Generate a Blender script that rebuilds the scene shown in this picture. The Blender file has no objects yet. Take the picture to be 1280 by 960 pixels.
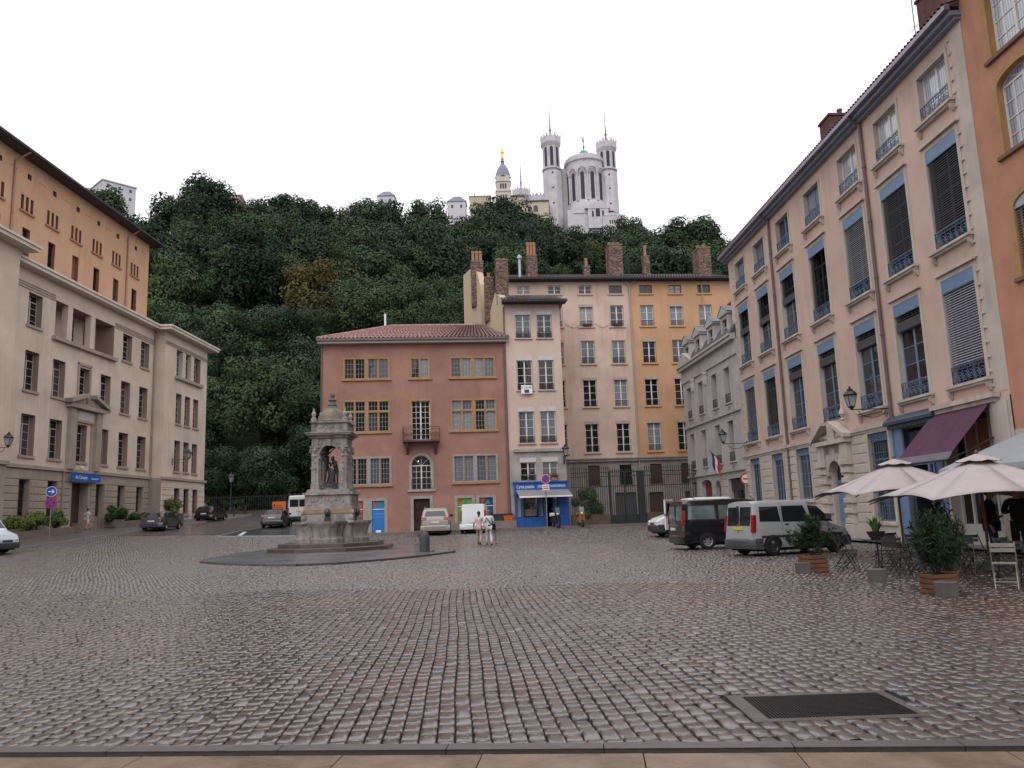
import bpy, bmesh, math, random
import numpy as np
from mathutils import Vector, Matrix, noise as mnoise
PI=math.pi; R_=math.radians
SC=bpy.context.scene; COL=SC.collection
random.seed(7)
# ---------------- camera, sky, sun, exposure ----------------
TH=math.atan(.163); ROLL=.034
fw=Vector((0,math.cos(TH),math.sin(TH))); up0=Vector((0,-math.sin(TH),math.cos(TH))); rt0=Vector((1,0,0))
rt=rt0*math.cos(ROLL)-up0*math.sin(ROLL); up=up0*math.cos(ROLL)+rt0*math.sin(ROLL)
cd=bpy.data.cameras.new('camera'); cam=bpy.data.objects.new('camera',cd); COL.objects.link(cam)
cam.matrix_world=Matrix(((rt.x,up.x,-fw.x,0),(rt.y,up.y,-fw.y,0),(rt.z,up.z,-fw.z,1.65),(0,0,0,1)))
cd.sensor_width=36; cd.lens=28.125; cd.clip_end=6000; cd.clip_start=.1
SC.camera=cam
SC.view_settings.view_transform='Standard'; SC.view_settings.look='None'
SC.view_settings.exposure=0.0; SC.view_settings.gamma=1.0
SC.cycles.use_denoising=True; SC.cycles.max_bounces=5; SC.cycles.diffuse_bounces=3; SC.cycles.glossy_bounces=3
W=bpy.data.worlds.new('World'); SC.world=W; W.use_nodes=True
nt=W.node_tree; nt.nodes.clear()
sky=nt.nodes.new('ShaderNodeTexSky'); sky.sky_type='NISHITA'; sky.sun_disc=False
SUN_EL,SUN_AZ=R_(55),R_(190)
sky.sun_elevation=SUN_EL; sky.sun_rotation=SUN_AZ
hs=nt.nodes.new('ShaderNodeHueSaturation'); hs.inputs['Saturation'].default_value=.15
b1=nt.nodes.new('ShaderNodeBackground'); b1.inputs['Strength'].default_value=.06
b2=nt.nodes.new('ShaderNodeBackground'); b2.inputs['Color'].default_value=(1,.975,1.02,1); b2.inputs['Strength'].default_value=1.05
ad=nt.nodes.new('ShaderNodeAddShader'); ow=nt.nodes.new('ShaderNodeOutputWorld')
nt.links.new(sky.outputs[0],hs.inputs['Color']); nt.links.new(hs.outputs[0],b1.inputs['Color'])
nt.links.new(b1.outputs[0],ad.inputs[0]); nt.links.new(b2.outputs[0],ad.inputs[1]); nt.links.new(ad.outputs[0],ow.inputs[0])
sd=bpy.data.lights.new('sun','SUN'); sd.energy=1.5; sd.angle=R_(60); sd.color=(1,.96,.92)
sun=bpy.data.objects.new('sun',sd); COL.objects.link(sun)
sun.rotation_euler=Vector((math.sin(SUN_AZ)*math.cos(SUN_EL),math.cos(SUN_AZ)*math.cos(SUN_EL),math.sin(SUN_EL))).to_track_quat('Z','Y').to_euler()
# ---------------- terrain height of the square ----------------
def gzn(x,y):
    x=np.maximum(np.asarray(x,float),-60); y=np.minimum(np.asarray(y,float),112)
    s=lambda t: np.where(t>50,t,np.log1p(np.exp(np.minimum(t,50)/3))*3)
    a=.042*s(y-40); w=np.clip((-x-7)/10,0,1); w=w*w*(3-2*w)
    m=np.maximum(0,.6-.08*np.log1p(np.exp(np.minimum(50,(.6-a)/.08))))
    return (1-w)*m+w*a+.022*s(-x-12)
def gz(x,y): return float(gzn(x,y))
# ---------------- object helpers ----------------
def props(o,label=None,cat=None,group=None,kind=None):
    for k,v in (('label',label),('category',cat),('group',group),('kind',kind)):
        if v: o[k]=v
    return o
def link(o,parent=None):
    COL.objects.link(o)
    if parent: o.parent=parent
    return o
def thing(name,label,cat,loc=(0,0,0),rz=0,group=None,kind=None):
    o=bpy.data.objects.new(name,None); o.empty_display_size=.2; COL.objects.link(o)
    o.location=loc; o.rotation_euler=(0,0,rz); return props(o,label,cat,group,kind)
def inst(name,mesh,parent=None,loc=(0,0,0),rot=(0,0,0),scale=(1,1,1)):
    o=bpy.data.objects.new(name,mesh); link(o,parent); o.location=loc; o.rotation_euler=rot; o.scale=scale; return o
class MB:
    def __init__(s): s.v=[]; s.f=[]; s.m=[]; s.T=None
    def add(s,vs,fs,m=0):
        n=len(s.v)
        if s.T is not None: vs=[tuple(s.T@Vector(p)) for p in vs]
        s.v+=[tuple(p) for p in vs]; s.f+=[tuple(i+n for i in f) for f in fs]; s.m+=[m]*len(fs); return s
    def box(s,x0,x1,y0,y1,z0,z1,m=0):
        return s.add([(x0,y0,z0),(x1,y0,z0),(x1,y1,z0),(x0,y1,z0),(x0,y0,z1),(x1,y0,z1),(x1,y1,z1),(x0,y1,z1)],
            [(0,3,2,1),(4,5,6,7),(0,1,5,4),(1,2,6,5),(2,3,7,6),(3,0,4,7)],m)
    def cham(s,x0,x1,y0,y1,z0,z1,c,m=0):   # box with front (y0) edges chamfered
        return s.add([(x0,y0+c,z0),(x1,y0+c,z0),(x1,y0+c,z1),(x0,y0+c,z1),(x0+c,y0,z0+c),(x1-c,y0,z0+c),(x1-c,y0,z1-c),(x0+c,y0,z1-c),(x0,y1,z0),(x1,y1,z0),(x1,y1,z1),(x0,y1,z1)],
            [(4,5,6,7),(0,1,5,4),(1,2,6,5),(2,3,7,6),(3,0,4,7),(0,8,9,1),(1,9,10,2),(2,10,11,3),(3,11,8,0)],m)
    def quad(s,a,b,c,d,m=0): return s.add([a,b,c,d],[(0,1,2,3)],m)
    def prism(s,pts,ax,a,b,m=0):  # 2-D polygon extruded on axis ax
        def P(p,t):
            return {'x':(t,p[0],p[1]),'y':(p[0],t,p[1]),'z':(p[0],p[1],t)}[ax]
        n=len(pts); vs=[P(p,a) for p in pts]+[P(p,b) for p in pts]
        return s.add(vs,[tuple(range(n))[::-1],tuple(range(n,2*n))]+[(i,(i+1)%n,n+(i+1)%n,n+i) for i in range(n)],m)
    def tube(s,p0,p1,r0,r1=None,n=8,m=0,cap=True):
        r1=r0 if r1 is None else r1; p0=Vector(p0);p1=Vector(p1); d=(p1-p0)
        if d.length<1e-6: return s
        q=d.to_track_quat('Z','Y'); vs=[]
        for p,r in((p0,r0),(p1,r1)):
            for i in range(n):
                a=2*PI*i/n; vs.append(p+q@Vector((r*math.cos(a),r*math.sin(a),0)))
        fs=[(i,(i+1)%n,n+(i+1)%n,n+i) for i in range(n)]
        if cap: fs+=[tuple(range(n))[::-1],tuple(range(n,2*n))]
        return s.add(vs,fs,m)
    def path(s,pts,r,n=6,m=0):
        for a,b in zip(pts,pts[1:]): s.tube(a,b,r,r,n,m)
        return s
    def lathe(s,prof,n=16,c=(0,0),m=0,a0=0,a1=2*PI,rot=0,ax='z'):
        full=abs(a1-a0-2*PI)<1e-6; k=n if full else n+1; vs=[]
        for r,z in prof:
            for i in range(k):
                a=a0+(a1-a0)*i/n+rot; vs.append((c[0]+r*math.cos(a),c[1]+r*math.sin(a),z))
        fs=[]
        for j in range(len(prof)-1):
            for i in range(n):
                i2=(i+1)%k; fs.append((j*k+i,j*k+i2,(j+1)*k+i2,(j+1)*k+i))
        return s.add(vs,fs,m)
    def ell(s,c,r,n=10,k=6,m=0):
        return s.add([(c[0]+r[0]*math.cos(2*PI*i/n)*math.sin(PI*(j+.001)/k),c[1]+r[1]*math.sin(2*PI*i/n)*math.sin(PI*(j+.001)/k),c[2]+r[2]*math.cos(PI*(j+.001)/k)) for j in range(k+1) for i in range(n)],
            [(j*n+i,(j+1)*n+i,(j+1)*n+(i+1)%n,j*n+(i+1)%n) for j in range(k) for i in range(n)],m)
    def mesh(s,name,mats,smooth=False):
        me=bpy.data.meshes.new(name); me.from_pydata(s.v,[],s.f)
        if not isinstance(mats,(list,tuple)): mats=[mats]
        for x in mats: me.materials.append(x)
        if len(mats)>1: me.polygons.foreach_set('material_index',s.m)
        if smooth:
            me.polygons.foreach_set('use_smooth',[True]*len(me.polygons))
            try: me.set_sharp_from_angle(angle=R_(38))
            except Exception: pass
        me.update(); return me
    def obj(s,name,mats,parent=None,loc=(0,0,0),rot=(0,0,0),smooth=False,kind=None):
        o=inst(name,s.mesh(name,mats,smooth),parent,loc,rot)
        if kind: o['kind']=kind
        return o
# ---------------- materials ----------------
MC={}
def M(name,col,rough=.6,var=.12,scale=.6,bump=0,bs=25,metal=0,streak=0,spec=.5,fine=.5,coat=0,emit=0,dirt=None):
    if name in MC: return MC[name]
    m=bpy.data.materials.new(name); m.use_nodes=True; n=m.node_tree; N=n.nodes; Lk=n.links.new
    b=N['Principled BSDF']; b.inputs['Roughness'].default_value=rough; b.inputs['Metallic'].default_value=metal
    b.inputs['Specular IOR Level'].default_value=(.22 if (spec==.5 and rough>.5) else spec); b.inputs['Coat Weight'].default_value=coat
    MC[name]=m
    if var==0 and bump==0:
        b.inputs['Base Color'].default_value=(*col,1)
    else:
        tc=N.new('ShaderNodeTexCoord'); no=N.new('ShaderNodeTexNoise'); no.inputs['Scale'].default_value=scale; no.inputs['Detail'].default_value=6; no.inputs['Roughness'].default_value=.65
        Lk(tc.outputs['Object'],no.inputs['Vector'])
        cr=N.new('ShaderNodeValToRGB'); cr.color_ramp.elements[0].position=.3; cr.color_ramp.elements[1].position=.7
        cr.color_ramp.elements[0].color=(*[max(0,c*(1-var)) for c in col],1); cr.color_ramp.elements[1].color=(*[min(1,c*(1+var)) for c in col],1)
        Lk(no.outputs['Fac'],cr.inputs['Fac']); out=cr.outputs['Color']
        if streak:
            mp=N.new('ShaderNodeMapping'); mp.inputs['Scale'].default_value=(2.2,2.2,.16); Lk(tc.outputs['Object'],mp.inputs['Vector'])
            n2=N.new('ShaderNodeTexNoise'); n2.inputs['Scale'].default_value=1.3; n2.inputs['Detail'].default_value=5; Lk(mp.outputs[0],n2.inputs['Vector'])
            r2=N.new('ShaderNodeValToRGB'); r2.color_ramp.elements[0].position=.38; r2.color_ramp.elements[1].position=.68
            r2.color_ramp.elements[0].color=(0,0,0,1); r2.color_ramp.elements[1].color=(streak,)*3+(1,)
            Lk(n2.outputs['Fac'],r2.inputs['Fac'])
            mx=N.new('ShaderNodeMixRGB'); mx.inputs['Color2'].default_value=(*(dirt or [c*.35 for c in col]),1)
            n4=N.new('ShaderNodeTexNoise'); n4.inputs['Scale'].default_value=.33; n4.inputs['Detail'].default_value=3; Lk(tc.outputs['Object'],n4.inputs['Vector'])
            r4=N.new('ShaderNodeMapRange'); r4.inputs['From Min'].default_value=.42; r4.inputs['From Max'].default_value=.62; Lk(n4.outputs['Fac'],r4.inputs['Value'])
            mm=N.new('ShaderNodeMath'); mm.operation='MULTIPLY'; Lk(r2.outputs['Color'],mm.inputs[0]); Lk(r4.outputs[0],mm.inputs[1])
            Lk(mm.outputs[0],mx.inputs['Fac']); Lk(out,mx.inputs['Color1']); out=mx.outputs['Color']
        Lk(out,b.inputs['Base Color'])
        if bump:
            n3=N.new('ShaderNodeTexNoise'); n3.inputs['Scale'].default_value=bs; n3.inputs['Detail'].default_value=4; Lk(tc.outputs['Object'],n3.inputs['Vector'])
            bp=N.new('ShaderNodeBump'); bp.inputs['Strength'].default_value=bump; bp.inputs['Distance'].default_value=.02
            Lk(n3.outputs['Fac'],bp.inputs['Height']); Lk(bp.outputs[0],b.inputs['Normal'])
    if emit:
        b.inputs['Emission Color'].default_value=(*col,1); b.inputs['Emission Strength'].default_value=emit
    return m
def hx(h): # sRGB hex to linear
    h=h.lstrip('#'); return tuple(((c/255/12.92) if c/255<=.04045 else ((c/255+.055)/1.055)**2.4) for c in (int(h[i:i+2],16) for i in(0,2,4)))
wood_w=M('white_painted_wood',(.62,.6,.58),.5,.06,3); iron=M('black_wrought_iron',(.02,.02,.022),.45,.1,4,spec=.5)
zinc=M('zinc_sheet',(.33,.36,.4),.35,.2,1.5,metal=.5); glassd=M('dark_window_glass',(.012,.014,.017),.06,.3,1.2,spec=1.0)
pass
def varglass(name,cols,rough,spec):
    m=bpy.data.materials.new(name); m.use_nodes=True; n=m.node_tree; N=n.nodes; Lk=n.links.new; b=N['Principled BSDF']; b.inputs['Roughness'].default_value=rough; b.inputs['Specular IOR Level'].default_value=spec
    oi=N.new('ShaderNodeObjectInfo'); cr=N.new('ShaderNodeValToRGB'); cr.color_ramp.interpolation='CONSTANT'; e=cr.color_ramp.elements; e[0].color=(*cols[0],1); e[1].position=1/len(cols); e[1].color=(*cols[1],1)
    for i,c in enumerate(cols[2:]): x=e.new((i+2)/len(cols)); x.color=(*c,1)
    Lk(oi.outputs['Random'],cr.inputs['Fac']); tc=N.new('ShaderNodeTexCoord'); no=N.new('ShaderNodeTexNoise'); no.inputs['Scale'].default_value=1.6; Lk(tc.outputs['Object'],no.inputs['Vector'])
    wv=N.new('ShaderNodeTexWave'); wv.inputs['Scale'].default_value=2.6; wv.inputs['Distortion'].default_value=3; Lk(tc.outputs['Object'],wv.inputs['Vector']); mr=N.new('ShaderNodeMapRange'); mr.inputs['To Min'].default_value=.65; mr.inputs['To Max'].default_value=1.25; Lk(wv.outputs['Fac'],mr.inputs['Value'])
    mx=N.new('ShaderNodeVectorMath'); mx.operation='SCALE'; Lk(cr.outputs['Color'],mx.inputs[0]); Lk(mr.outputs[0],mx.inputs['Scale']); Lk(mx.outputs[0],b.inputs['Base Color'])
    bp=N.new('ShaderNodeBump'); bp.inputs['Strength'].default_value=.12; bp.inputs['Distance'].default_value=.05; Lk(no.outputs['Fac'],bp.inputs['Height']); Lk(bp.outputs[0],b.inputs['Normal']); MC[name]=m; return m
glassd=varglass('dark_window_glass',[(.006,.007,.009),(.012,.012,.014),(.008,.008,.01),(.03,.032,.036),(.012,.010,.009),(.055,.055,.06),(.007,.008,.01),(.02,.016,.013)],.05,.6)
glassc=varglass('curtained_window_glass',[(.12,.13,.15),(.20,.21,.23),(.09,.10,.12),(.15,.16,.19),(.24,.24,.25),(.03,.033,.04)],.09,.6)
glasss=varglass('painted_sky_window_glass',[(.34,.37,.41),(.42,.45,.48),(.26,.28,.32),(.38,.41,.46)],.05,1.0)  # pale base colours paint in the sky mirrored by the panes
rubber=M('black_rubber',(.015,.015,.016),.7,0)
lead=M('drainpipe_metal',(.12,.085,.08),.5,.2,2); blackp=M('dark_plastic',(.02,.021,.023),.5,.1,3)
chrome=M('bright_metal',(.6,.6,.62),.2,.05,2,metal=.9); plate=M('white_number_plate',(.6,.6,.55),.4,0)
# ---------------- ground ----------------
def cobble_mat(name,stone,attr):
    m=bpy.data.materials.new(name); m.use_nodes=True; n=m.node_tree; N=n.nodes; Lk=n.links.new; b=N['Principled BSDF']
    geo=N.new('ShaderNodeNewGeometry'); at=N.new('ShaderNodeAttribute'); at.attribute_name='tone'
    big=N.new('ShaderNodeTexNoise'); big.inputs['Scale'].default_value=.22; big.inputs['Detail'].default_value=4; Lk(geo.outputs['Position'],big.inputs['Vector'])
    fi=N.new('ShaderNodeTexNoise'); fi.inputs['Scale'].default_value=38; fi.inputs['Detail'].default_value=5; Lk(geo.outputs['Position'],fi.inputs['Vector'])
    cr=N.new('ShaderNodeValToRGB'); e=cr.color_ramp.elements; e[0].position=0; e[1].position=1
    e[0].color=(.042,.030,.024,1); e[1].color=(.046,.050,.060,1)
    for p,c in((.25,(.056,.040,.031,1)),(.5,(.070,.053,.044,1)),(.75,(.088,.070,.060,1)),(.9,(.060,.036,.027,1))): x=cr.color_ramp.elements.new(p); x.color=c
    if attr: Lk(at.outputs['Fac'],cr.inputs['Fac'])
    else:
        vo=N.new('ShaderNodeTexVoronoi'); vo.inputs['Scale'].default_value=7.2; Lk(geo.outputs['Position'],vo.inputs['Vector'])
        sp=N.new('ShaderNodeSeparateColor'); Lk(vo.outputs['Color'],sp.inputs[0]); Lk(sp.outputs[0],cr.inputs['Fac'])
    mx=N.new('ShaderNodeMixRGB'); mx.blend_type='MULTIPLY'; mx.inputs['Fac'].default_value=.55
    g=N.new('ShaderNodeValToRGB'); g.color_ramp.elements[0].position=.3; g.color_ramp.elements[0].color=(.55,.5,.47,1); g.color_ramp.elements[1].position=.68; g.color_ramp.elements[1].color=(1.2,1.2,1.2,1)
    Lk(fi.outputs['Fac'],g.inputs['Fac']); Lk(cr.outputs['Color'],mx.inputs['Color1']); Lk(g.outputs['Color'],mx.inputs['Color2'])
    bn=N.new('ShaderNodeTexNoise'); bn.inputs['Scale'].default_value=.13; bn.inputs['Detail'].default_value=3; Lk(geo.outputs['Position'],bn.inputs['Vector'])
    br=N.new('ShaderNodeValToRGB'); br.color_ramp.elements[0].position=.36; br.color_ramp.elements[0].color=(1.3,.92,.70,1); br.color_ramp.elements[1].position=.52; br.color_ramp.elements[1].color=(.95,.97,1.04,1); Lk(bn.outputs['Fac'],br.inputs['Fac'])  # broad brown patches in the colour, standing in for mirrored facades
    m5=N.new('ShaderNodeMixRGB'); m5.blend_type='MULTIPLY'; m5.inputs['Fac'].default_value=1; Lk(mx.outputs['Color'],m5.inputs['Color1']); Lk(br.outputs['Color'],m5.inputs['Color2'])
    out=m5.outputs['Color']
    rr=N.new('ShaderNodeMapRange'); rr.inputs['From Min'].default_value=.35; rr.inputs['From Max'].default_value=.65; rr.inputs['To Min'].default_value=.17 if attr else .34; rr.inputs['To Max'].default_value=.33 if attr else .5
    Lk(big.outputs['Fac'],rr.inputs['Value']); Lk(rr.outputs[0],b.inputs['Roughness'])
    b.inputs['Coat Weight'].default_value=.85 if attr else .6; b.inputs['Coat Roughness'].default_value=.19; b.inputs['Specular IOR Level'].default_value=.9
    bp=N.new('ShaderNodeBump'); bp.inputs['Strength'].default_value=.5; bp.inputs['Distance'].default_value=.012
    Lk(fi.outputs['Fac'],bp.inputs['Height'])
    if not attr:
        ve=N.new('ShaderNodeTexVoronoi'); ve.feature='DISTANCE_TO_EDGE'; ve.inputs['Scale'].default_value=7.2; Lk(geo.outputs['Position'],ve.inputs['Vector'])
        jr=N.new('ShaderNodeMapRange'); jr.inputs['From Max'].default_value=.12; Lk(ve.outputs['Distance'],jr.inputs['Value'])
        jm=N.new('ShaderNodeMixRGB'); jm.inputs['Color1'].default_value=(.035,.028,.027,1); Lk(jr.outputs[0],jm.inputs['Fac']); Lk(out,jm.inputs['Color2']); out=jm.outputs['Color']
        b2_=N.new('ShaderNodeBump'); b2_.inputs['Strength'].default_value=.8; b2_.inputs['Distance'].default_value=.03; Lk(jr.outputs[0],b2_.inputs['Height']); Lk(bp.outputs[0],b2_.inputs['Normal']); Lk(b2_.outputs[0],b.inputs['Normal'])
    else: Lk(bp.outputs[0],b.inputs['Normal'])
    Lk(out,b.inputs['Base Color']); return m
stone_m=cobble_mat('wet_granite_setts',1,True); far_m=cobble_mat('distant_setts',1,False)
earth=M('sandy_joint_soil',(.012,.010,.009),.6,.4,8,bump=.5,bs=60)
def ygrid():
    return np.unique(np.concatenate([[-3000,-600,-120,-40,-12],np.arange(-6,112,2.),[112,130,200,400,900,3000]]))
xs=np.unique(np.concatenate([[-3000,-900,-300,-120,-80,-60],np.arange(-44,30,2.),[40,80,200,900,3000]])); ys=ygrid()
X,Y=np.meshgrid(xs,ys); CUT=lambda x,y: np.clip((59-y)/2,0,1)*(y>-2)
Z=gzn(X,Y)-.028*CUT(X,Y)
me=bpy.data.meshes.new('cobbled_square'); nx,ny=len(xs),len(ys)
fs=[(j*nx+i,j*nx+i+1,(j+1)*nx+i+1,(j+1)*nx+i) for j in range(ny-1) for i in range(nx-1)]
me.from_pydata(np.stack([X.ravel(),Y.ravel(),Z.ravel()],1).tolist(),[],fs)
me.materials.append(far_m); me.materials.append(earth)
me.polygons.foreach_set('material_index',[1 if (ys[j]>-3 and ys[j]<56.5 and abs(xs[i]+xs[i+1])/2<.66*max(ys[j],4)+2) else 0 for j in range(ny-1) for i in range(nx-1)])
me.polygons.foreach_set('use_smooth',[True]*len(me.polygons))
ground=inst('ground',me); ground['kind']='structure'
# stones: list of (cx,cy,hw,hd,rot,tone,dz,tiltx,tilty)
rng=np.random.default_rng(3)
def kerb_y(x): return 6.0-.095*x
def line_y(x): return 19.1-.12*x+.25*math.sin(x*.9)
GR=(1.80,3.20,6.57,7.50)
st=[]
cw=.137
for i in range(-135,136):
    t=5.3; off=rng.uniform(0,.2)
    t-=off
    while t<21.5:
        ln=rng.choice([.15,.18,.2,.2,.23,.26])*rng.uniform(.93,1.07); c=t+ln/2; t+=ln
        wob=.005*math.sin(c*2.3+i*.4)+.016*math.sin(c*.7+i*.06)
        x=i*cw-.073*(c-6)+wob
        if abs(x)>.70*c+4 or c>line_y(x): continue
        lo,hi=c-ln/2,c+ln/2; lo=max(lo,kerb_y(x)+.158)
        if GR[0]-.02<x<GR[1]+.02:
            if lo<GR[3]+.005<hi and hi>GR[3]+.04: lo=GR[3]+.005
            elif hi>GR[2]-.005>lo: hi=GR[2]-.005
            elif GR[2]-.005<=lo and hi<=GR[3]+.04: continue
        if hi-lo<.045: continue
        c,ln=(lo+hi)/2,hi-lo
        st.append((x,c,cw/2-rng.uniform(.0035,.0075),ln/2-rng.uniform(.002,.007),rng.normal(.073,.014),rng.random(),rng.normal(0,.004),rng.normal(0,.028),rng.normal(0,.042)))
near=np.array(st); st=[]
for j in range(0,185):
    yy=17.0+j*.128
    for i in range(-225,226):
        x=i*.132+(.066 if j%2 else 0)+rng.normal(0,.008)
        c=yy+.12*math.sin(x*.9+.4)+rng.normal(0,.016)
        if abs(x)>.68*c+3 or c<line_y(x)+.05 or c>40.4: continue
        st.append((x,c,.066-rng.uniform(.003,.013),.064-rng.uniform(.003,.012),rng.normal(.25*math.cos(x*1.05+.4),.12),rng.random(),rng.normal(0,.006),rng.normal(0,.05),rng.normal(0,.06)))
q=.158
for j in range(0,112):
    for i in range(-260,261):
        x=i*q+(q/2 if j%2 else 0)+rng.normal(0,.01); c=40.35+j*q+.12*math.sin(x*.9+.4)+rng.normal(0,.012)
        if x<-30-.0*c or x>14.2 or abs(x)>.66*c+1.2 or c>57.2: continue
        st.append((x,c,q/2-rng.uniform(.004,.016),q/2-rng.uniform(.004,.015),rng.normal(.08*math.cos(x*.9+.4),.16),rng.random(),rng.normal(0,.006),rng.normal(0,.07),rng.normal(0,.085)))
farst=np.array(st)
def stones_mesh(name,A,ins=.014,rnd=True):
    n=len(A); cx,cy,hw,hd,ro,tone,dz,tx,ty=A.T; z0=gzn(cx,cy)
    rings=[(1.0,-.04),(1.0,-.010),(.0,0)] if not rnd else [(1,-.04,0),(1,-.016,0),(1,-.005,.003),(1,0,.010),(1,.003,.030)]
    sg=[(-1,-1),(1,-1),(1,1),(-1,1)]; V=[]
    for r in rings:
        i_=0 if len(r)<3 else r[2]
        for a,b in sg:
            lx=a*(hw-(i_ if rnd else (ins if r[1]==0 else 0))); ly=b*(hd-(i_ if rnd else (ins if r[1]==0 else 0)))
            V.append(np.stack([cx+lx*np.cos(ro)-ly*np.sin(ro),cy+lx*np.sin(ro)+ly*np.cos(ro),z0+dz+r[1]+tx*lx+ty*ly],1))
    k=len(V); V=np.stack(V,1).reshape(-1,3)
    base=[]
    for q in range(k//4-1):
        for s_ in range(4): base.append((q*4+s_,q*4+(s_+1)%4,q*4+4+(s_+1)%4,q*4+4+s_))
    base.append((k-4,k-3,k-2,k-1)); base=np.array(base)
    F=(base[None]+ (np.arange(n)*k)[:,None,None]).reshape(-1,4)
    me=bpy.data.meshes.new(name); me.vertices.add(len(V)); me.vertices.foreach_set('co',V.ravel())
    me.loops.add(F.size); me.loops.foreach_set('vertex_index',F.ravel()); me.polygons.add(len(F)); me.polygons.foreach_set('loop_start',np.arange(len(F))*4)
    me.update(calc_edges=True)
    if rnd: me.polygons.foreach_set('use_smooth',[True]*len(F))
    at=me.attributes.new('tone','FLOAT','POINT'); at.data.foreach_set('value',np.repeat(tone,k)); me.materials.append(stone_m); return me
d=near[:,1]+np.abs(near[:,0])*.0; vis=np.abs(near[:,0])<.66*near[:,1]
order=np.argsort(np.where(vis,d,99)); ind=order[:300]; rest=order[300:]
for k in ind:
    a=near[k:k+1].copy(); cx,cy=a[0,0],a[0,1]; me=stones_mesh('cobblestone',a)
    me.transform(Matrix.Translation((-cx,-cy,0))); inst('cobblestone',me,ground,(cx,cy,0))
o=inst('cobblestones',stones_mesh('cobblestones',near[rest]),ground); o['kind']='stuff'
o=inst('small_cobblestones',stones_mesh('small_cobblestones',farst,rnd=False),ground); o['kind']='stuff'
# kerb and pale pavement where the photographer stands
granite=M('grey_granite',(.10,.085,.085),.3,.2,6,bump=.3,bs=40); tan=M('wet_sandstone_paving',(.20,.14,.10),.2,.5,1.6,bump=.15,bs=50,streak=.0)
kp=thing('kerb_line',None,None,(0,6.0,0),-math.atan(.095),kind='structure'); x=-8.
while x<8:
    l=random.uniform(1.1,1.5); MB().cham(-.0,l-.008,0,.15,-.001,.012,.0,0).box(0,l-.008,0,.15,-.2,.006).obj('kerb_stone',granite,kp,(x,-.0,0)); x+=l
pv=thing('pavement',None,None,(0,6.0,0),-math.atan(.095),kind='structure')
MB().box(-9,9,-.075,0,-.2,-.035).obj('gutter',M('dark_wet_gutter',(.022,.014,.016),.35,.3,4),pv)
for j in range(3):
    x=-8.+j*.4
    while x<8:
        l=random.uniform(.9,1.6); MB().box(0,l-.01,-.01,.75,-.2,0.0).obj('paving_slab',tan,pv,(x,-.835-j*.76,random.uniform(-.002,.002))); x+=l
# drain grate in its concrete surround
gr=thing('drain_grate','large dark steel mesh drain cover set among the cobbles at the lower right','drain cover',(0,0,0))
conc=M('wet_concrete',(.085,.075,.072),.3,.3,3,bump=.3)
g0,g1,g2,g3=GR; a0,a1,a2,a3=1.93,3.12,6.66,7.42
mb=MB(); mb.box(g0,g1,g2,a2,-.1,-.006).box(g0,g1,a3,g3,-.1,-.006).box(g0,a0,a2,a3,-.1,-.006).box(a1,g1,a2,a3,-.1,-.006); mb.obj('concrete_surround',conc,gr)
gm=M('rusty_grate_steel',(.035,.03,.035),.35,.4,9,metal=.6)
mb=MB(); mb.box(a0,a1,a2,a3,-.1,-.03,1)
k=0
for i in range(42): x=a0+.008+i*(a1-a0-.016)/41; mb.box(x-.0045,x+.0045,a2,a3,-.03,-.004)
for i in range(20): y=a2+.008+i*(a3-a2-.016)/19; mb.box(a0,a1,y-.004,y+.004,-.03,-.006)
mb.obj('grate',[gm,M('grate_pit',(.008,.008,.008),.9,0)],gr,kind='stuff')
# ---------------- facade toolkit: local x along the facade, y into the building, z up ----------------
def wallf(mb,u0,u1,z0,z1,holes=(),rev=.25,m=0,mr=None,y=0):
    mr=m if mr is None else mr
    us=sorted({u0,u1,*[h[0] for h in holes],*[h[1] for h in holes]}); zs=sorted({z0,z1,*[h[2] for h in holes],*[h[3] for h in holes]})
    us=[u for u in us if u0<=u<=u1]; zs=[z for z in zs if z0<=z<=z1]
    for j in range(len(zs)-1):
        run=None
        for i in range(len(us)-1):
            cu=(us[i]+us[i+1])/2; cz=(zs[j]+zs[j+1])/2
            solid=not any(h[0]<cu<h[1] and h[2]<cz<h[3] for h in holes)
            if solid and run is None: run=us[i]
            if not solid and run is not None: mb.quad((run,y,zs[j]),(us[i],y,zs[j]),(us[i],y,zs[j+1]),(run,y,zs[j+1]),m); run=None
        if run is not None: mb.quad((run,y,zs[j]),(us[-1],y,zs[j]),(us[-1],y,zs[j+1]),(run,y,zs[j+1]),m)
    for h in holes:
        a,b,c,d=h[:4]; r=h[5] if len(h)>5 else rev; Y=y+r
        if len(h)>4 and h[4]:
            k=(b-a)/2; rise=h[4]; cx=(a+b)/2; zc=d-rise; n=12
            P=[(cx-k*math.cos(PI*i/n),zc+rise*math.sin(PI*i/n)) for i in range(n+1)]
            for i in range(n):
                p,q=P[i],P[i+1]; mb.quad((p[0],y,p[1]),(q[0],y,q[1]),(q[0],y,d),(p[0],y,d),m)
                mb.quad((p[0],y,p[1]),(p[0],Y,p[1]),(q[0],Y,q[1]),(q[0],y,q[1]),mr)
            top=zc
        else:
            mb.quad((a,y,d),(b,y,d),(b,Y,d),(a,Y,d),mr); top=d
        mb.quad((a,y,c),(a,y,top),(a,Y,top),(a,Y,c),mr); mb.quad((b,y,c),(b,Y,c),(b,Y,top),(b,y,top),mr); mb.quad((a,y,c),(a,Y,c),(b,Y,c),(b,y,c),mr)
    return mb
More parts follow.
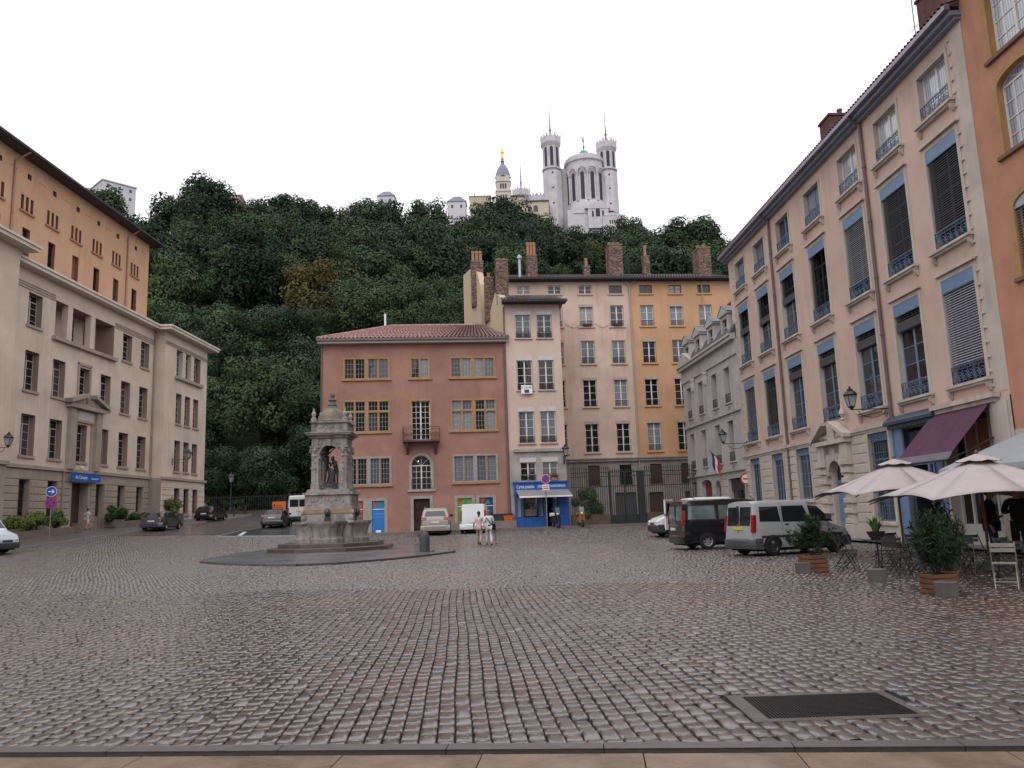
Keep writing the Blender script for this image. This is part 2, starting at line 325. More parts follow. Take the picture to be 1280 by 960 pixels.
def hull(mb,u0,u1,dep,z0,z1,m=0,y=0):  # sides, back, top
    mb.quad((u0,y,z0),(u0,y,z1),(u0,dep,z1),(u0,dep,z0),m); mb.quad((u1,y,z0),(u1,dep,z0),(u1,dep,z1),(u1,y,z1),m)
    mb.quad((u0,dep,z0),(u0,dep,z1),(u1,dep,z1),(u1,dep,z0),m); mb.quad((u0,y,z1),(u1,y,z1),(u1,dep,z1),(u0,dep,z1),m); return mb
WC={}
def frame_mesh(w,h,cols,rows,mat,fr=.055,bar=.028,tr=None,leaf=True,d=.05,arch=0):
    k=('f',round(w,2),round(h,2),cols,rows,mat.name,tr,leaf,arch)
    if k in WC: return WC[k]
    mb=MB(); Hs=h-(arch or 0)
    mb.box(0,fr,0,d,0,Hs).box(w-fr,w,0,d,0,Hs).box(fr,w-fr,0,d,0,fr*1.4)
    if not arch: mb.box(fr,w-fr,0,d,h-fr,h)
    else:
        n=12; A=[(w/2-(w/2)*math.cos(PI*i/n),Hs+arch*math.sin(PI*i/n)) for i in range(n+1)]; s_=1-2*fr/w
        B=[(w/2+(p[0]-w/2)*s_,Hs+(p[1]-Hs)*s_) for p in A]
        for i in range(n): mb.prism([A[i],A[i+1],B[i+1],B[i]],'y',0,d)
        mb.box(fr,w-fr,.002,d,Hs-.03,Hs+.04)
        for q in (1,2,3): a=PI*q/4; mb.tube((w/2,.03,Hs),(w/2-math.cos(a)*w*.46,.03,Hs+math.sin(a)*arch*.92),.016,n=4)
    zt=h if not arch else Hs
    if tr: zt=h*tr; mb.box(fr,w-fr,-.006,d,zt-.03,zt+.03)
    if leaf: mb.box(w/2-.05,w/2+.05,-.012,d,fr,zt-.03)
    for i in range(1,cols):
        x=w*i/cols
        if leaf and abs(x-w/2)<.02:
            if tr and not arch: mb.box(x-bar/2,x+bar/2,.004,d,zt+.03,h-fr)
            continue
        mb.box(x-bar/2,x+bar/2,.004,d,fr,zt-.03)
        if tr and not arch: mb.box(x-bar/2,x+bar/2,.004,d,zt+.03,h-fr)
    for j in range(1,rows):
        z=zt*j/rows; mb.box(fr,w-fr,.008,d,z-bar/2,z+bar/2)
    WC[k]=mb.mesh('window',mat); return WC[k]
def pane_mesh(w,h,mat,arch=0):
    k=('p',round(w,3),round(h,3),mat.name,arch)
    if k not in WC:
        mb=MB()
        if arch:
            Hs=h-arch; mb.prism([(0,0),(w,0)]+[(w/2+(w/2)*math.cos(PI*i/12),Hs+arch*math.sin(PI*i/12)) for i in range(13)],'y',0,.012)
        else: mb.box(0,w,0,.012,0,h)
        WC[k]=mb.mesh('pane',mat)
    return WC[k]
def rail_mesh(w,h,mat,style):
    k=('r',round(w,2),round(h,2),mat.name,style)
    if k in WC: return WC[k]
    mb=MB(); mb.box(0,w,-.02,.02,h-.035,h).box(0,w,-.015,.015,.03,.06)
    if style=='bar':
        n=max(4,int(w/.11))
        for i in range(n+1): x=.01+(w-.02)*i/n; mb.box(x-.009,x+.009,-.009,.009,.05,h-.03)
    else:
        n=max(4,round(w/.30)); mb.box(0,w,-.014,.014,h*.78,h*.78+.02)
        for i in range(n+1): x=.01+(w-.02)*i/n; mb.box(x-.01,x+.01,-.01,.01,.05,h-.03)
        for i in range(n):
            cx=w*(i+.5)/n; r=min(w/n,h*.7)*.42; cz=h*.42
            P=[(cx+r*math.cos(a),0,cz+r*1.15*math.sin(a)) for a in [2*PI*q/10 for q in range(11)]]; mb.path(P,.013,4)
            for sx in(-1,1):
                P=[(cx+sx*r*.55*math.cos(a)*(.4+.6*q/8)*1.2,0,cz+r*.6*math.sin(a)*(.4+.6*q/8)) for q,a in enumerate([PI*1.6*q/8 for q in range(9)])]; mb.path(P,.011,4)
            mb.ell((cx,0,h*.87),(.035,.02,.035),6,4)
    WC[k]=mb.mesh('railing',mat); return WC[k]
def box_mesh(name,a,mat,c=0):
    k=('b',name,tuple(round(v,3) for v in a),mat.name,c)
    if k not in WC: WC[k]=(MB().cham(*a,c) if c else MB().box(*a)).mesh(name,mat)
    return WC[k]
def window(P,u,z,w,h,cols=2,rows=3,mat=wood_w,glass=None,rec=.16,tr=None,leaf=True,arch=0,panes=False,sill=None,sur=None,rail=None,railh=.6,label=None,surw=.12,sillh=.1,sillo=.12,surp=.035,hood=None):
    """sill/sur: material; rail: (material,style)"""
    f=inst('window',frame_mesh(w,h,cols,rows,mat,tr=tr,leaf=leaf,arch=arch),P,(u,rec,z))
    glass=glass or glassd
    if panes:
        zt=h*(tr or 1); cwid=w/cols
        for i in range(cols):
            for j in range(rows): inst('pane',pane_mesh(cwid-.004,zt/rows-.004,glass),f,(i*cwid+.002,.03,j*zt/rows+.002))
            if tr: inst('pane',pane_mesh(cwid-.004,h-zt-.004,glass),f,(i*cwid+.002,.03,zt+.002))
    else: inst('pane',pane_mesh(w,h,glass,arch),f,(0,.03,0))
    if sill: inst('window_sill',box_mesh('window_sill',(-sillo,w+sillo,-.13,.05-.0,-sillh,0),sill,.015),f,(0,-rec+.02,0))
    if sur:
        mb=MB()
        if arch:
            n=14; R1=w/2; 
            for i in range(n):
                a,b=PI*i/n,PI*(i+1)/n; q=lambda r,rz,t:(w/2-r*math.cos(t),h-arch+rz*math.sin(t))
                mb.prism([q(R1,arch,a),q(R1,arch,b),q(R1+surw,arch+surw,b),q(R1+surw,arch+surw,a)],'y',-surp,.01)
            mb.box(-surw,0,-surp,.01,0,h-arch).box(w,w+surw,-surp,.01,0,h-arch)
        else:
            mb.box(-surw,0,-surp,.01,0,h+surw).box(w,w+surw,-surp,.01,0,h+surw).box(0,w,-surp+.003,.01,h,h+surw)
        inst('surround',mb.mesh('surround',sur),f,(0,-rec,0))
    if hood:
        mb=MB(); mb.box(-surw-.06,w+surw+.06,-.14,.01,h+surw+.02,h+surw+.1); mb.obj('hood_mould',hood,f,(0,-rec,0))
    if rail: inst('railing',rail_mesh(w-.02,railh,rail[0],rail[1]),f,(.01,-rec-.03,.0))
    if label: f['label']=label
    return f
def gutter_pipe(mb,u,z0,z1,y=-.1,r=.055,m=0):
    mb.tube((u,y,z0),(u,y,z1),r,r,8,m)
    z=z0+1
    while z<z1: mb.tube((u,y,z),(u,y,z+.06),r*1.35,r*1.35,8,m); z+=2.4
def tiles(mb,a,b,c,d,pitch=.22,amp=.06,rows=12,m=0):
    """canal tile rows on the quad a-b (eave) c-d (ridge, over b and a): half-round ridges running up-slope"""
    a,b,c,d=map(Vector,(a,b,c,d)); n=max(2,int((b-a).length/pitch)); nrm=(b-a).cross(d-a).normalized()
    if nrm.z<0: nrm=-nrm
    for i in range(n):
        for k in range(rows):
            s0,s1=i/n,(i+1)/n; t0,t1=k/rows,(k+1)/rows
            def P(s,t,l): return (a*(1-s)+b*s)*(1-t)+(d*(1-s)+c*s)*t+nrm*l
            L=[P(s0+(s1-s0)*(.14+.72*q),t0,.03+amp*math.sin(PI*q)) for q in(0,.2,.5,.8,1)]; H=[P(s0+(s1-s0)*(.22+.6*q),t1,amp*.8*math.sin(PI*q)) for q in(0,.2,.5,.8,1)]
            mb.add(L+H,[(q,q+1,6+q,5+q) for q in range(4)],m)
def text(P,s,size,loc,rot,mat,name='lettering',ext=.004,sx=1.0):
    c=bpy.data.curves.new(name,'FONT'); c.body=s; c.size=size; c.extrude=ext; c.align_x='CENTER'; c.materials.append(mat)
    o=bpy.data.objects.new(name,c); COL.objects.link(o); bpy.context.view_layer.update(); me=bpy.data.meshes.new_from_object(o.evaluated_get(bpy.context.evaluated_depsgraph_get())); bpy.data.objects.remove(o)
    if not me.materials: me.materials.append(mat)
    return inst(name,me,P,loc,rot,(sx,1,1))
def facade_root(name,label,P0,dr,cat='building',group=None):
    return thing(name,label,cat,(P0[0],P0[1],0),math.atan2(dr[1],dr[0]),group)
# =============== RIGHT: salmon building with blue ironwork ===============
RP=(14.4515,52.0); RD=(.03497858,-.99938806)
R=facade_root('town_house','long salmon pink house with blue blinds and blue balcony railings on the right',RP,RD)
salmon=M('salmon_render',(.51,.375,.31),.8,.15,.35,bump=.25,bs=30,streak=.45,dirt=(.38,.28,.24)); cream=M('cream_limestone',(.47,.41,.36),.75,.14,.9,bump=.3,bs=18,streak=.55,dirt=(.25,.20,.17))
blue=M('slate_blue_paint',(.125,.20,.32),.45,.12,3,bump=.1); blued=M('dark_blue_ironwork',(.07,.11,.18),.45,.15,4); slatm=M('weathered_blue_slat',(.27,.28,.31),.45,.3,6)
slatd=M('dark_slat',(.07,.072,.082),.5,.3,6)
cc=[3.4,6.95,10.75,14.7,18.65,22.1,25.5]; gfu=[(2.55,4.35),(6.3,8.15),(9.95,11.8),None,(17.95,19.75)]
H=[]
for c in cc: H+=[(c-.9,c+.9,15.15,16.95),(c-.95,c+.95,10.35,14.1),(c-.95,c+.95,5.5,9.25)]
for g in gfu:
    if g: H.append((g[0],g[1],.85 if g[0]>17 else 1.9,4.5,0,.22))
H.append((14.05,15.45,-.1,3.6,.7,.32)); H.append((20.45,23.3,.1,4.45,0,.5)); H.append((23.6,26.4,.1,4.6,0,.5))
mb=MB(); wallf(mb,1.2,27.45,4.8,17.5,[h for h in H if h[2]>4.8],.28,0,1); wallf(mb,1.2,27.45,-.8,4.8,[h for h in H if h[2]<4.8],.28,1,1,y=-.04)
hull(mb,1.2,27.45,12,-.8,17.5,0); mb.quad((1.2,-.04,4.8),(27.45,-.04,4.8),(27.45,0,4.8),(1.2,0,4.8),1)
mb.obj('wall',[salmon,cream],R)
MB().box(1.2,19.9,-.16,-.0405,4.68,4.84).box(1.2,19.9,-.10,-.0405,4.58,4.68).obj('string_course',cream,R)
bdk=M('dark_blue_shop_paint',(.035,.05,.085),.45,.12,3)
MB().box(1.2,13.1,-.10,-.0405,-.8,.75).box(16.4,20.1,-.10,-.0405,-.8,.72).obj('plinth',cream,R)
# rusticated ground-floor courses, one stone block at a time
def blocks(P,mat,spans,z0,z1,ch,y=-.04,pr=.03,bw=(1.0,1.7),holes=()):
    z=z0; row=0
    while z<z1-.05:
        z2=min(z+ch,z1)
        for a,b in spans:
            x=a+(0 if row%2 else (.35 if b-a>1.2 else 0)); cuts=[a]
            if x>a: cuts.append(x)
            while True:
                x+=random.uniform(*bw)
                if x>b-.4: break
                cuts.append(x)
            cuts.append(b)
            for p,q in zip(cuts,cuts[1:]):
                inst('stone_block',box_mesh('stone_block',(0,round(q-p-.03,2),-pr,.002,0,round(z2-z-.055,3)),mat,.02),P,(p+.015,y,z+.015))
        z=z2; row+=1
blocks(R,cream,[(1.35,2.4),(4.5,6.15),(8.3,9.8),(11.95,13.1),(16.4,17.8)],.8,4.55,.42,bw=(1.6,2.2))
# quoin notches at both ends
MB().box(26.72,27.45,-.012,.002,4.97,17.5).obj('corner_strip',cream,R); MB().box(1.2,1.95,-.012,.002,4.97,17.5).obj('corner_strip',cream,R)
for u0 in(1.88,26.62):
    for k in range(26): inst('quoin',box_mesh('quoin',(0,.16,-.06,.002,0,.09),cream,.02),R,(u0,0,5.15+k*.48))
def bracket_sill(f,w):
    mb=MB(); mb.box(-.28,w+.28,-.2,.0,-.09,0).box(-.22,w+.22,-.12,.0,-.17,-.09)
    for x in(-.2,w+.08): mb.prism([(0,-.17),(-.16,-.17),(-.13,-.3),(-.05,-.42),(0,-.45)],'x',x,x+.12)
    k='bs%.2f'%w
    if k not in WC: WC[k]=mb.mesh('bracketed_sill',cream)
    inst('bracketed_sill',WC[k],f,(0,-.19-.012,0))
def valance(f,w,h,mat=blue):
    k='val%.2f'%w
    if k not in WC:
        mb=MB(); mb.box(0,w,-.02,0,-.42,0); n=14
        for i in range(n): x=w*i/n; q=w/n; mb.prism([(x,-.42),(x+q,-.42),(x+q*.75,-.47),(x+q*.25,-.47)],'y',-.02,0)
        WC[k]=mb.mesh('blind_valance',mat)
    inst('blind_valance',WC[k],f,(0,-.19,h))
slat_me=MB().add([(0,-.04,-.03),(1.84,-.04,-.03),(1.84,.02,.035),(0,.02,.035),(0,-.04,-.04),(1.84,-.04,-.04),(1.84,.02,.025),(0,.02,.025)],[(0,1,2,3),(7,6,5,4),(0,4,5,1)]).mesh('slat',slatm)
slat_dk=slat_me.copy(); slat_dk.materials.clear(); slat_dk.materials.append(slatd)
def blind(f,w,ztop,zbot,single,dark=False):
    n=int((ztop-zbot)/.088); me=slat_dk if dark else slat_me
    if single:
        for i in range(n): inst('slat',me,f,(.03,-.13,ztop-i*.088))
    else:
        mb=MB()
        for i in range(n): mb.add([(.03,-.165,ztop-i*.088-.018),(w-.03,-.165,ztop-i*.088-.018),(w-.03,-.10,ztop-i*.088+.03),(.03,-.10,ztop-i*.088+.03)],[(0,1,2,3)])
        mb.obj('blind_slats',slatd if dark else slatm,f,kind='stuff')
def roll(f,w,z):
    mb=MB()
    for i in range(5): mb.box(.02,w-.02,-.17,-.05,z+i*.055,z+i*.055+.04)
    mb.tube((.02,-.11,z-.03),(w-.02,-.11,z-.03),.06); mb.obj('rolled_blind',slatd,f)
for i,c in enumerate(cc):
    f=window(R,c-.9,15.15,1.8,1.8,2,2,mat=blue if i<4 else wood_w,glass=glasss if i>2 else glassc,rec=.19,leaf=True,sur=cream,panes=i>3,rail=(blued,'orn'),railh=.62,surw=.14); bracket_sill(f,1.8)
    f=window(R,c-.95,10.35,1.9,3.75,4 if 0 else 2,4,mat=blue,rec=.19,tr=.72,sur=cream,panes=i>3,rail=(blued,'orn'),railh=.66,surw=.16,hood=cream); bracket_sill(f,1.9); valance(f,1.9,3.75)
    if i>=3: blind(f,1.9,3.3,.62,i>=4,dark=i in(3,5,6))
    else: blind(f,1.9,3.3,2.1 if i!=1 else 1.9,False,True); roll(f,1.9,2.0 if i!=1 else 1.8)
    f=window(R,c-.95,5.5,1.9,3.75,2,4,mat=blue,rec=.19,tr=.72,sur=cream,panes=i>2,rail=(blued,'orn'),railh=.66,surw=.16,hood=cream); bracket_sill(f,1.9) if i!=3 else None; valance(f,1.9,3.75)
    if i in(0,1,6): blind(f,1.9,3.3,.6,i==6,dark=i==1)
    else: blind(f,1.9,3.3,2.9,False,True); roll(f,1.9,2.75)
for i,g in enumerate(gfu):
    if not g: continue
    z=.85 if i==4 else 1.9; w=g[1]-g[0]
    f=window(R,g[0]+.05,z,w-.1,4.5-z,4,4,mat=blue,rec=.14,tr=.7 if i==4 else None,sur=None,panes=i==4)
    MB().box(-.05,w-.05,-.02,.02,4.5-z-.35,4.5-z).obj('blue_header',blue,f,(0,-.02,0))
    if i==4:
        mb=MB()
        for q in range(9): x=.08+q*(w-.3)/8; mb.tube((x,-.09,.02),(x,-.09,4.4-z),.012,n=5)
        for q in range(7): mb.box(.0,w-.1,-.10,-.08,.3+q*.5,.33+q*.5)
        mb.obj('window_bars',blued,f)
    MB().cham(-.2,w+.1,-.14,0,-.16,0,.02).obj('window_sill',cream,f,(0,-.18,0))
    mb=MB(); mb.box(-.18,0,-.04,.0,-.0,4.62-z).box(w-.1+.0,w+.08,-.04,.0,0,4.62-z).box(0,w-.1,-.038,.0,4.5-z,4.62-z); mb.obj('surround',cream,f,(0,-.18,0))
# portal
pt=MB()
for s_ in(13.1,15.55):
    pt.cham(s_,s_+.85,-.32,-.04,-.3,.72,.03)
    z=.74
    while z<3.3:
        pt.cham(s_+.04,s_+.81,-.30,-.04,z,z+.24,.03); pt.cham(s_+.12,s_+.73,-.22,-.04,z+.24,z+.44,.02); z+=.45
    pt.cham(s_,s_+.85,-.36,-.04,3.35,3.6,.02); pt.cham(s_+.08,s_+.77,-.28,-.04,3.6,4.35,.03)
for q in range(9):
    a=PI*(q+.5)/9; a1,a2=PI*q/9+.02,PI*(q+1)/9-.02; cx,cz=14.75,2.9
    P_=lambda r,t:(cx-r*math.cos(t),cz+r*math.sin(t)); r2=1.25 if q%2==0 else 1.08
    pt.prism([P_(.71,a1),P_(.71,a2),P_(r2,a2),P_(r2,a1)],'y',-.2,-.04)
pt.box(13.0,16.5,-.42,-.04,4.35,4.55)
for s_,e in((13.0,14.35),(16.5,15.15)):
    d=1 if e>s_ else -1
    pt.prism([(s_,4.56),(e,5.28),(e,5.42),(s_-d*.12,4.72),(s_-d*.12,4.56)],'y',-.5,-.0405)
pt.cham(14.4,15.1,-.25,-.04,4.56,5.3,.03)
pt.obj('door_case',cream,R)
MB().lathe([(.06,5.3),(.14,5.36),(.05,5.44),(.15,5.6),(.13,5.74),(.05,5.85),(.03,6.0),(0,6.02)],10,(16.25,-.25)).obj('urn',cream,R,smooth=True)
dr=MB(); dr.box(14.07,15.43,.2,.26,0,2.55); 
for x in(14.15,14.82):
    for z0,z1 in((.15,.75),(.9,1.6),(1.75,2.4)): dr.cham(x,x+.52,.17,.2,z0,z1,.03)
dr.box(14.07,15.43,.16,.22,2.55,2.7); dr.obj('door',blue,R)
MB().ell((14.78,.15,1.15),(.04,.05,.04),8,5).obj('door_handle',chrome,R)
MB().prism([(14.07,2.7),(15.43,2.7)]+[(14.75+.68*math.cos(PI*i/12),2.9+.68*math.sin(PI*i/12)) for i in range(13)],'y',.22,.24).obj('fanlight',glassd,R)
# shopfronts
mb=MB(); mb.box(20.05,23.45,-.22,-.045,4.46,4.62,1).box(19.95,23.5,-.34,-.045,4.62,4.74,1).prism([(-.34,4.74),(-.045,4.74),(-.045,4.98),(-.30,4.80)],'x',19.95,23.5,1)
for x in(20.1,20.78,22.85): mb.box(x,x+.12,-.12,-.045,.1,4.46)
mb.box(20.22,20.78,-.08,-.045,.1,4.46); mb.box(22.97,23.45,-.08,-.045,.1,4.46)
mb.box(20.45,23.3,.3,.36,.1,.75).box(20.45,20.6,.3,.36,.75,4.4).box(21.8,21.95,.28,.36,.75,4.4).box(23.1,23.3,.3,.36,.75,4.4).box(20.45,23.3,.29,.36,3.0,3.12)
mb.obj('blue_shopfront',[blue,bdk],R)
MB().box(20.45,23.3,.37,.39,.1,4.45).obj('shop_glass',glassd,R)
MB().box(20.9,22.9,.2,.22,3.9,4.3).obj('folded_shop_blind',M('faded_navy_cloth',(.05,.055,.08),.8,.2,5),R)
wf=M('off_white_joinery',(.5,.48,.45),.5,.1,3)
mb=MB(); 
for x in(23.6,24.25,24.95,25.65,26.3): mb.box(x,x+.1,.3,.38,.1,4.6)
mb.box(23.6,26.4,.29,.38,2.7,2.82).box(23.6,26.4,.31,.37,.1,.8); mb.box(23.6,26.4,.3,.38,4.5,4.6); mb.obj('white_shopfront',wf,R)
MB().box(23.6,26.4,.39,.41,.1,4.6).obj('shop_glass',glassd,R)
MB().box(24.3,25.6,.33,.35,2.9,4.3).obj('amber_fascia_panel',M('amber_wood_panel',(.30,.11,.03),.5,.3,2),R)
mb=MB(); mb.box(23.4,26.9,-.2,-.045,4.66,4.8).box(23.4,27.0,-.32,-.045,4.8,4.96); mb.cham(26.45,27.3,-.12,-.045,-.3,4.66,.02); mb.obj('shop_cornice',cream,R)
# eave, gutter, roof, pipes
mb=MB(); mb.box(.95,27.5,-.22,0,17.5,17.62).box(.9,27.55,-.40,0,17.62,17.78); mb.obj('eave_cornice',M('grey_blue_eave',(.19,.215,.27),.5,.12,2),R)
MB().prism([(-.6,17.78),(-.40,17.78),(-.40,17.98),(-.55,18.0),(-.6,17.93)],'x',.9,27.6).obj('gutter',M('violet_grey_gutter',(.22,.21,.26),.35,.1,2,metal=.4),R)
rt_m=M('brown_roman_tiles',(.12,.065,.055),.75,.4,5,bump=.4,bs=20)
mb=MB(); tiles(mb,(.9,-.57,17.98),(27.6,-.57,17.98),(27.6,6,20.4),(.9,6,20.4),rows=6); tiles(mb,(27.6,12,18),(.9,12,18),(.9,6,20.4),(27.6,6,20.4),rows=2)
mb.prism([(-.52,17.96),(6,20.35),(12,17.98)],'x',1.0,27.5); o=mb.obj('roof',rt_m,R)
for u in(9.0,20.25): mb=MB(); gutter_pipe(mb,u,4.9 if u>15 else .1,17.5,r=.07); mb.tube((u,-.1,17.45),(u,-.6,17.75),.07); mb.obj('drainpipe',lead,R)
def chimney(P,u0,u1,y0,y1,z0,z1,mat,pots=2,label=None,pm=None,cap=None,ph=.5):
    mb=MB(); mb.box(u0,u1,y0,y1,z0,z1-.12); mb.box(u0-.06,u1+.06,y0-.06,y1+.06,z1-.12,z1); o=mb.obj('chimney',mat,P)
    for i in range(pots):
        x=u0+(u1-u0)*(i+.5)/pots; yy=(y0+y1)/2
        MB().lathe([(.13,z1),(.12,z1+ph*.8),(.15,z1+ph*.8),(.14,z1+ph),(.02,z1+ph)],8,(x,yy)).obj('chimney_pot',pm or pot_m,o)
    if label: o['label']=label
    return o
pot_m=M('terracotta_pot',(.32,.16,.10),.7,.25,4)
rub=M('rubble_chimney_stone',(.19,.13,.105),.85,.1,3)
def rubble(P,u0,u1,y0,y1,z0,z1,n,m2=None,cs=(.17,.10)):   # individual rough stones bedded on the chimney faces
    mb=MB(); z=z0; 
    while z<z1-.14:
        h=random.uniform(cs[1]*.7,cs[1]*1.2)
        for face in(0,1,2):
            a,b=(u0,u1) if face==0 else (y0,y1); x=a
            while x<b-.05:
                w=random.uniform(cs[0]*.6,cs[0]*1.4); w=min(w,b-x)
                if random.random()<.93:
                    if face==0: mb.cham(x+.01,x+w-.01,y0-random.uniform(.02,.05),y0,z+.01,z+h-.01,.01,random.choice((0,0,1,2)))
                    elif face==1: mb.T=Matrix.Translation((u0,0,0))@Matrix.Rotation(-PI/2,4,'Z'); mb.cham(-x-w+.01,-x-.01,-random.uniform(.02,.05),0,z+.01,z+h-.01,.01,random.choice((0,0,1,2))); mb.T=None
                    else: mb.T=Matrix.Translation((u1,0,0))@Matrix.Rotation(PI/2,4,'Z'); mb.cham(x+.01,x+w-.01,-random.uniform(.02,.05),0,z+.01,z+h-.01,.01,random.choice((0,0,1,2))); mb.T=None
                x+=w
        z+=h
    return mb
rubm=[M('chimney_stone_brown',(.19,.125,.10),.85,.3,5),M('chimney_stone_pale',(.27,.20,.165),.85,.2,5),M('chimney_stone_dark',(.10,.068,.058),.85,.3,5)]
bch=M('dark_brick_chimney',(.10,.05,.045),.85,.3,3,bump=.5,bs=12)
c_=chimney(R,12.9,14.1,1.6,3.0,18.2,21.2,bch,2,pm=bch,ph=.35); c_=chimney(R,21.9,23.2,2.0,3.4,18.0,22.0,bch,2,pm=bch,ph=.4)
MB().tube((21.6,2,18.4),(21.6,2,23.4),.02).tube((21.3,2,20.6),(21.9,2,20.6),.012).tube((21.35,2,21.0),(21.85,2,21.0),.012).obj('aerial',iron,R)
# awning over the terrace shop
aw=thing('awning','plum purple shop awning sloping out over the cafe umbrellas','awning',(RP[0],RP[1],0),math.atan2(RD[1],RD[0]))
pur=M('plum_canvas',(.085,.035,.065),.75,.12,1.5,bump=.1,bs=80); purg=M('greyed_canvas_valance',(.15,.13,.17),.75,.12,2)
mb=MB()
for k in range(3):
    a,b=23.25+k*1.12,23.25+(k+1)*1.12-.012
    mb.add([(a,-.12,4.72),(b,-.12,4.72),(b,-1.55,3.16),(a,-1.55,3.16),(a,-.12,4.70),(b,-.12,4.70),(b,-1.55,3.14),(a,-1.55,3.14)],[(0,1,2,3),(7,6,5,4),(0,4,5,1),(3,2,6,7),(0,3,7,4),(1,5,6,2)])
mb.obj('canopy',pur,aw); MB().add([(23.25,-1.55,3.16),(26.6,-1.55,3.16),(26.6,-1.72,2.9),(23.25,-1.72,2.9),(23.25,-1.54,3.15),(26.6,-1.54,3.15),(26.6,-1.71,2.89),(23.25,-1.71,2.89)],[(0,1,2,3),(7,6,5,4)]).obj('valance',purg,aw)
mb=MB(); mb.tube((23.25,-1.7,2.9),(26.6,-1.7,2.9),.035)
for u in(23.3,26.55): mb.tube((u,-.05,3.6),(u,-.9,3.2),.025).tube((u,-.9,3.2),(u,-1.68,2.9),.025)
mb.tube((23.2,-.1,4.74),(26.65,-.1,4.74),.06); mb.obj('frame',iron,aw)
# =============== far right: orange-brown house ===============
O=facade_root('old_house','orange brown old house at the right edge with stone arched windows',RP,RD)
terr=M('terracotta_render',(.42,.215,.135),.8,.18,.5,bump=.3,streak=.4,dirt=(.24,.11,.07)); ochre=M('ochre_sandstone',(.36,.21,.10),.8,.2,1.6,bump=.5,bs=9)
ho=[(28.75,30.75,15.3,17.6,.0),(28.75,30.75,12.1,14.6,.35),(28.75,30.75,8.2,10.7,.35),(32.2,34.2,15.3,17.6,0),(32.2,34.2,12.1,14.6,.35),(32.2,34.2,8.2,10.7,.35)]
mb=MB(); wallf(mb,27.46,38,3.7,19.2,ho,.3,0,1); wallf(mb,27.46,38,-.5,3.7,[(28.6,37,-.4,3.2,0,.6)],.5,2,2,y=-.03); hull(mb,27.46,38,12,-.5,19.2,0); mb.quad((27.46,-.03,3.7),(38,-.03,3.7),(38,0,3.7),(27.46,0,3.7),2)
mb.obj('wall',[terr,ochre,cream],O)
for h in ho:
    f=window(O,h[0],h[2],2.0,h[3]-h[2],4,4,glass=glasss if h[2]>11 else glassd,rec=.18,arch=h[4],sur=ochre,surw=.2,sill=M('brown_sill_stone',(.17,.11,.08),.8,.2,4),panes=False,sillo=.3,sillh=.14,rail=(iron,'bar') if 0 else None)
    if h[2]<9: MB().box(0,2,-.17,-.15,2.1,2.5).obj('blind_valance',zinc,f); blind(f,2.0,2.1,.2,False)
mb=MB(); mb.box(27.4,38,-.7,0,19.2,19.4).box(27.4,38,-.95,-.6,19.38,19.52); 
for k in range(14): mb.box(27.6+k*.75,27.75+k*.75,-.85,0,19.0,19.2)
mb.obj('eave',M('brown_eave_boards',(.16,.09,.07),.7,.2,3),O)
mb=MB(); tiles(mb,(27.4,-.95,19.5),(38,-.95,19.5),(38,6,22),(27.4,6,22),rows=5); mb.prism([(-.9,19.45),(6,21.95),(12,19.45)],'x',27.45,38); mb.obj('roof',rt_m,O)
MB().box(28.6,37,.5,.54,-.4,3.2).obj('shop_glass',glassd,O)
mb=MB(); 
for x in(28.6,30.2,31.8,33.4,35): mb.box(x,x+.12,.4,.5,-.4,3.2)
mb.box(28.6,37,.39,.5,-.4,.55).box(28.6,37,.39,.5,2.3,2.42); mb.obj('shopfront_frame',wf,O)
ga=thing('awning','pale grey canvas awning at the right edge beside the brown house','awning',(RP[0],RP[1],0),math.atan2(RD[1],RD[0]))
grc=M('pale_grey_canvas',(.30,.32,.34),.7,.08,2,bump=.08)
mb=MB(); mb.add([(27.75,-.1,3.55),(36,-.1,3.55),(36,-2.7,2.55),(27.75,-2.7,2.55),(27.75,-.1,3.53),(36,-.1,3.53),(36,-2.7,2.53),(27.75,-2.7,2.53)],[(0,1,2,3),(7,6,5,4),(0,4,5,1),(3,2,6,7),(0,3,7,4)]); mb.box(27.75,36,-2.72,-2.69,2.38,2.54); mb.obj('canopy',grc,ga)
MB().tube((27.8,-2.68,2.5),(36,-2.68,2.5),.03).tube((27.8,-.05,2.9),(27.8,-2.6,2.5),.02).obj('frame',iron,ga)
# =============== grey stone house with dormers ===============
G=facade_root('stone_house','grey stone house with carved dormers and a slate mansard roof behind the vans',(13.35,65.7),(.06982913,-.99755897))
gst=M('grey_limestone',(.40,.385,.37),.8,.12,.8,bump=.3,streak=.45,dirt=(.19,.175,.17)); slate=M('dark_slate',(.05,.05,.058),.5,.25,4,bump=.3,bs=14)
gu=[4.55,7.45,10.65,13.35]; hw=.55
H=[]
for u in gu: H+=[(u-hw,u+hw,8.45,10.8),(u-hw,u+hw,4.6,7.25)]
gd=[(3.8,4.8,1.2,3.6,0),(6.0,8.4,-.2,3.65,.35),(9.2,10.4,-.2,3.5,.6),(12.0,15.0,-.2,3.5,0)]
mb=MB(); wallf(mb,2.9,15.45,-.5,12.3,H+gd,.45); hull(mb,2.9,15.45,9,-.5,12.3); mb.obj('wall',gst,G)
mb=MB(); mb.box(2.75,15.45,-.35,0,12.3,12.55).box(2.7,15.45,-.45,0,12.55,12.7).box(2.85,15.45,-.1,0,11.35,11.5).box(2.85,15.45,-.14,0,7.72,7.92).box(2.85,15.45,-.14,0,3.95,4.12)
mb.box(2.85,15.45,-.06,-.0005,11.5,12.3); mb.obj('cornice',gst,G)
blocks(G,gst,[(2.95,3.7),(4.9,5.9),(8.5,9.1),(10.5,11.9)],.5,3.6,.5,y=0,pr=.025,bw=(2,3))
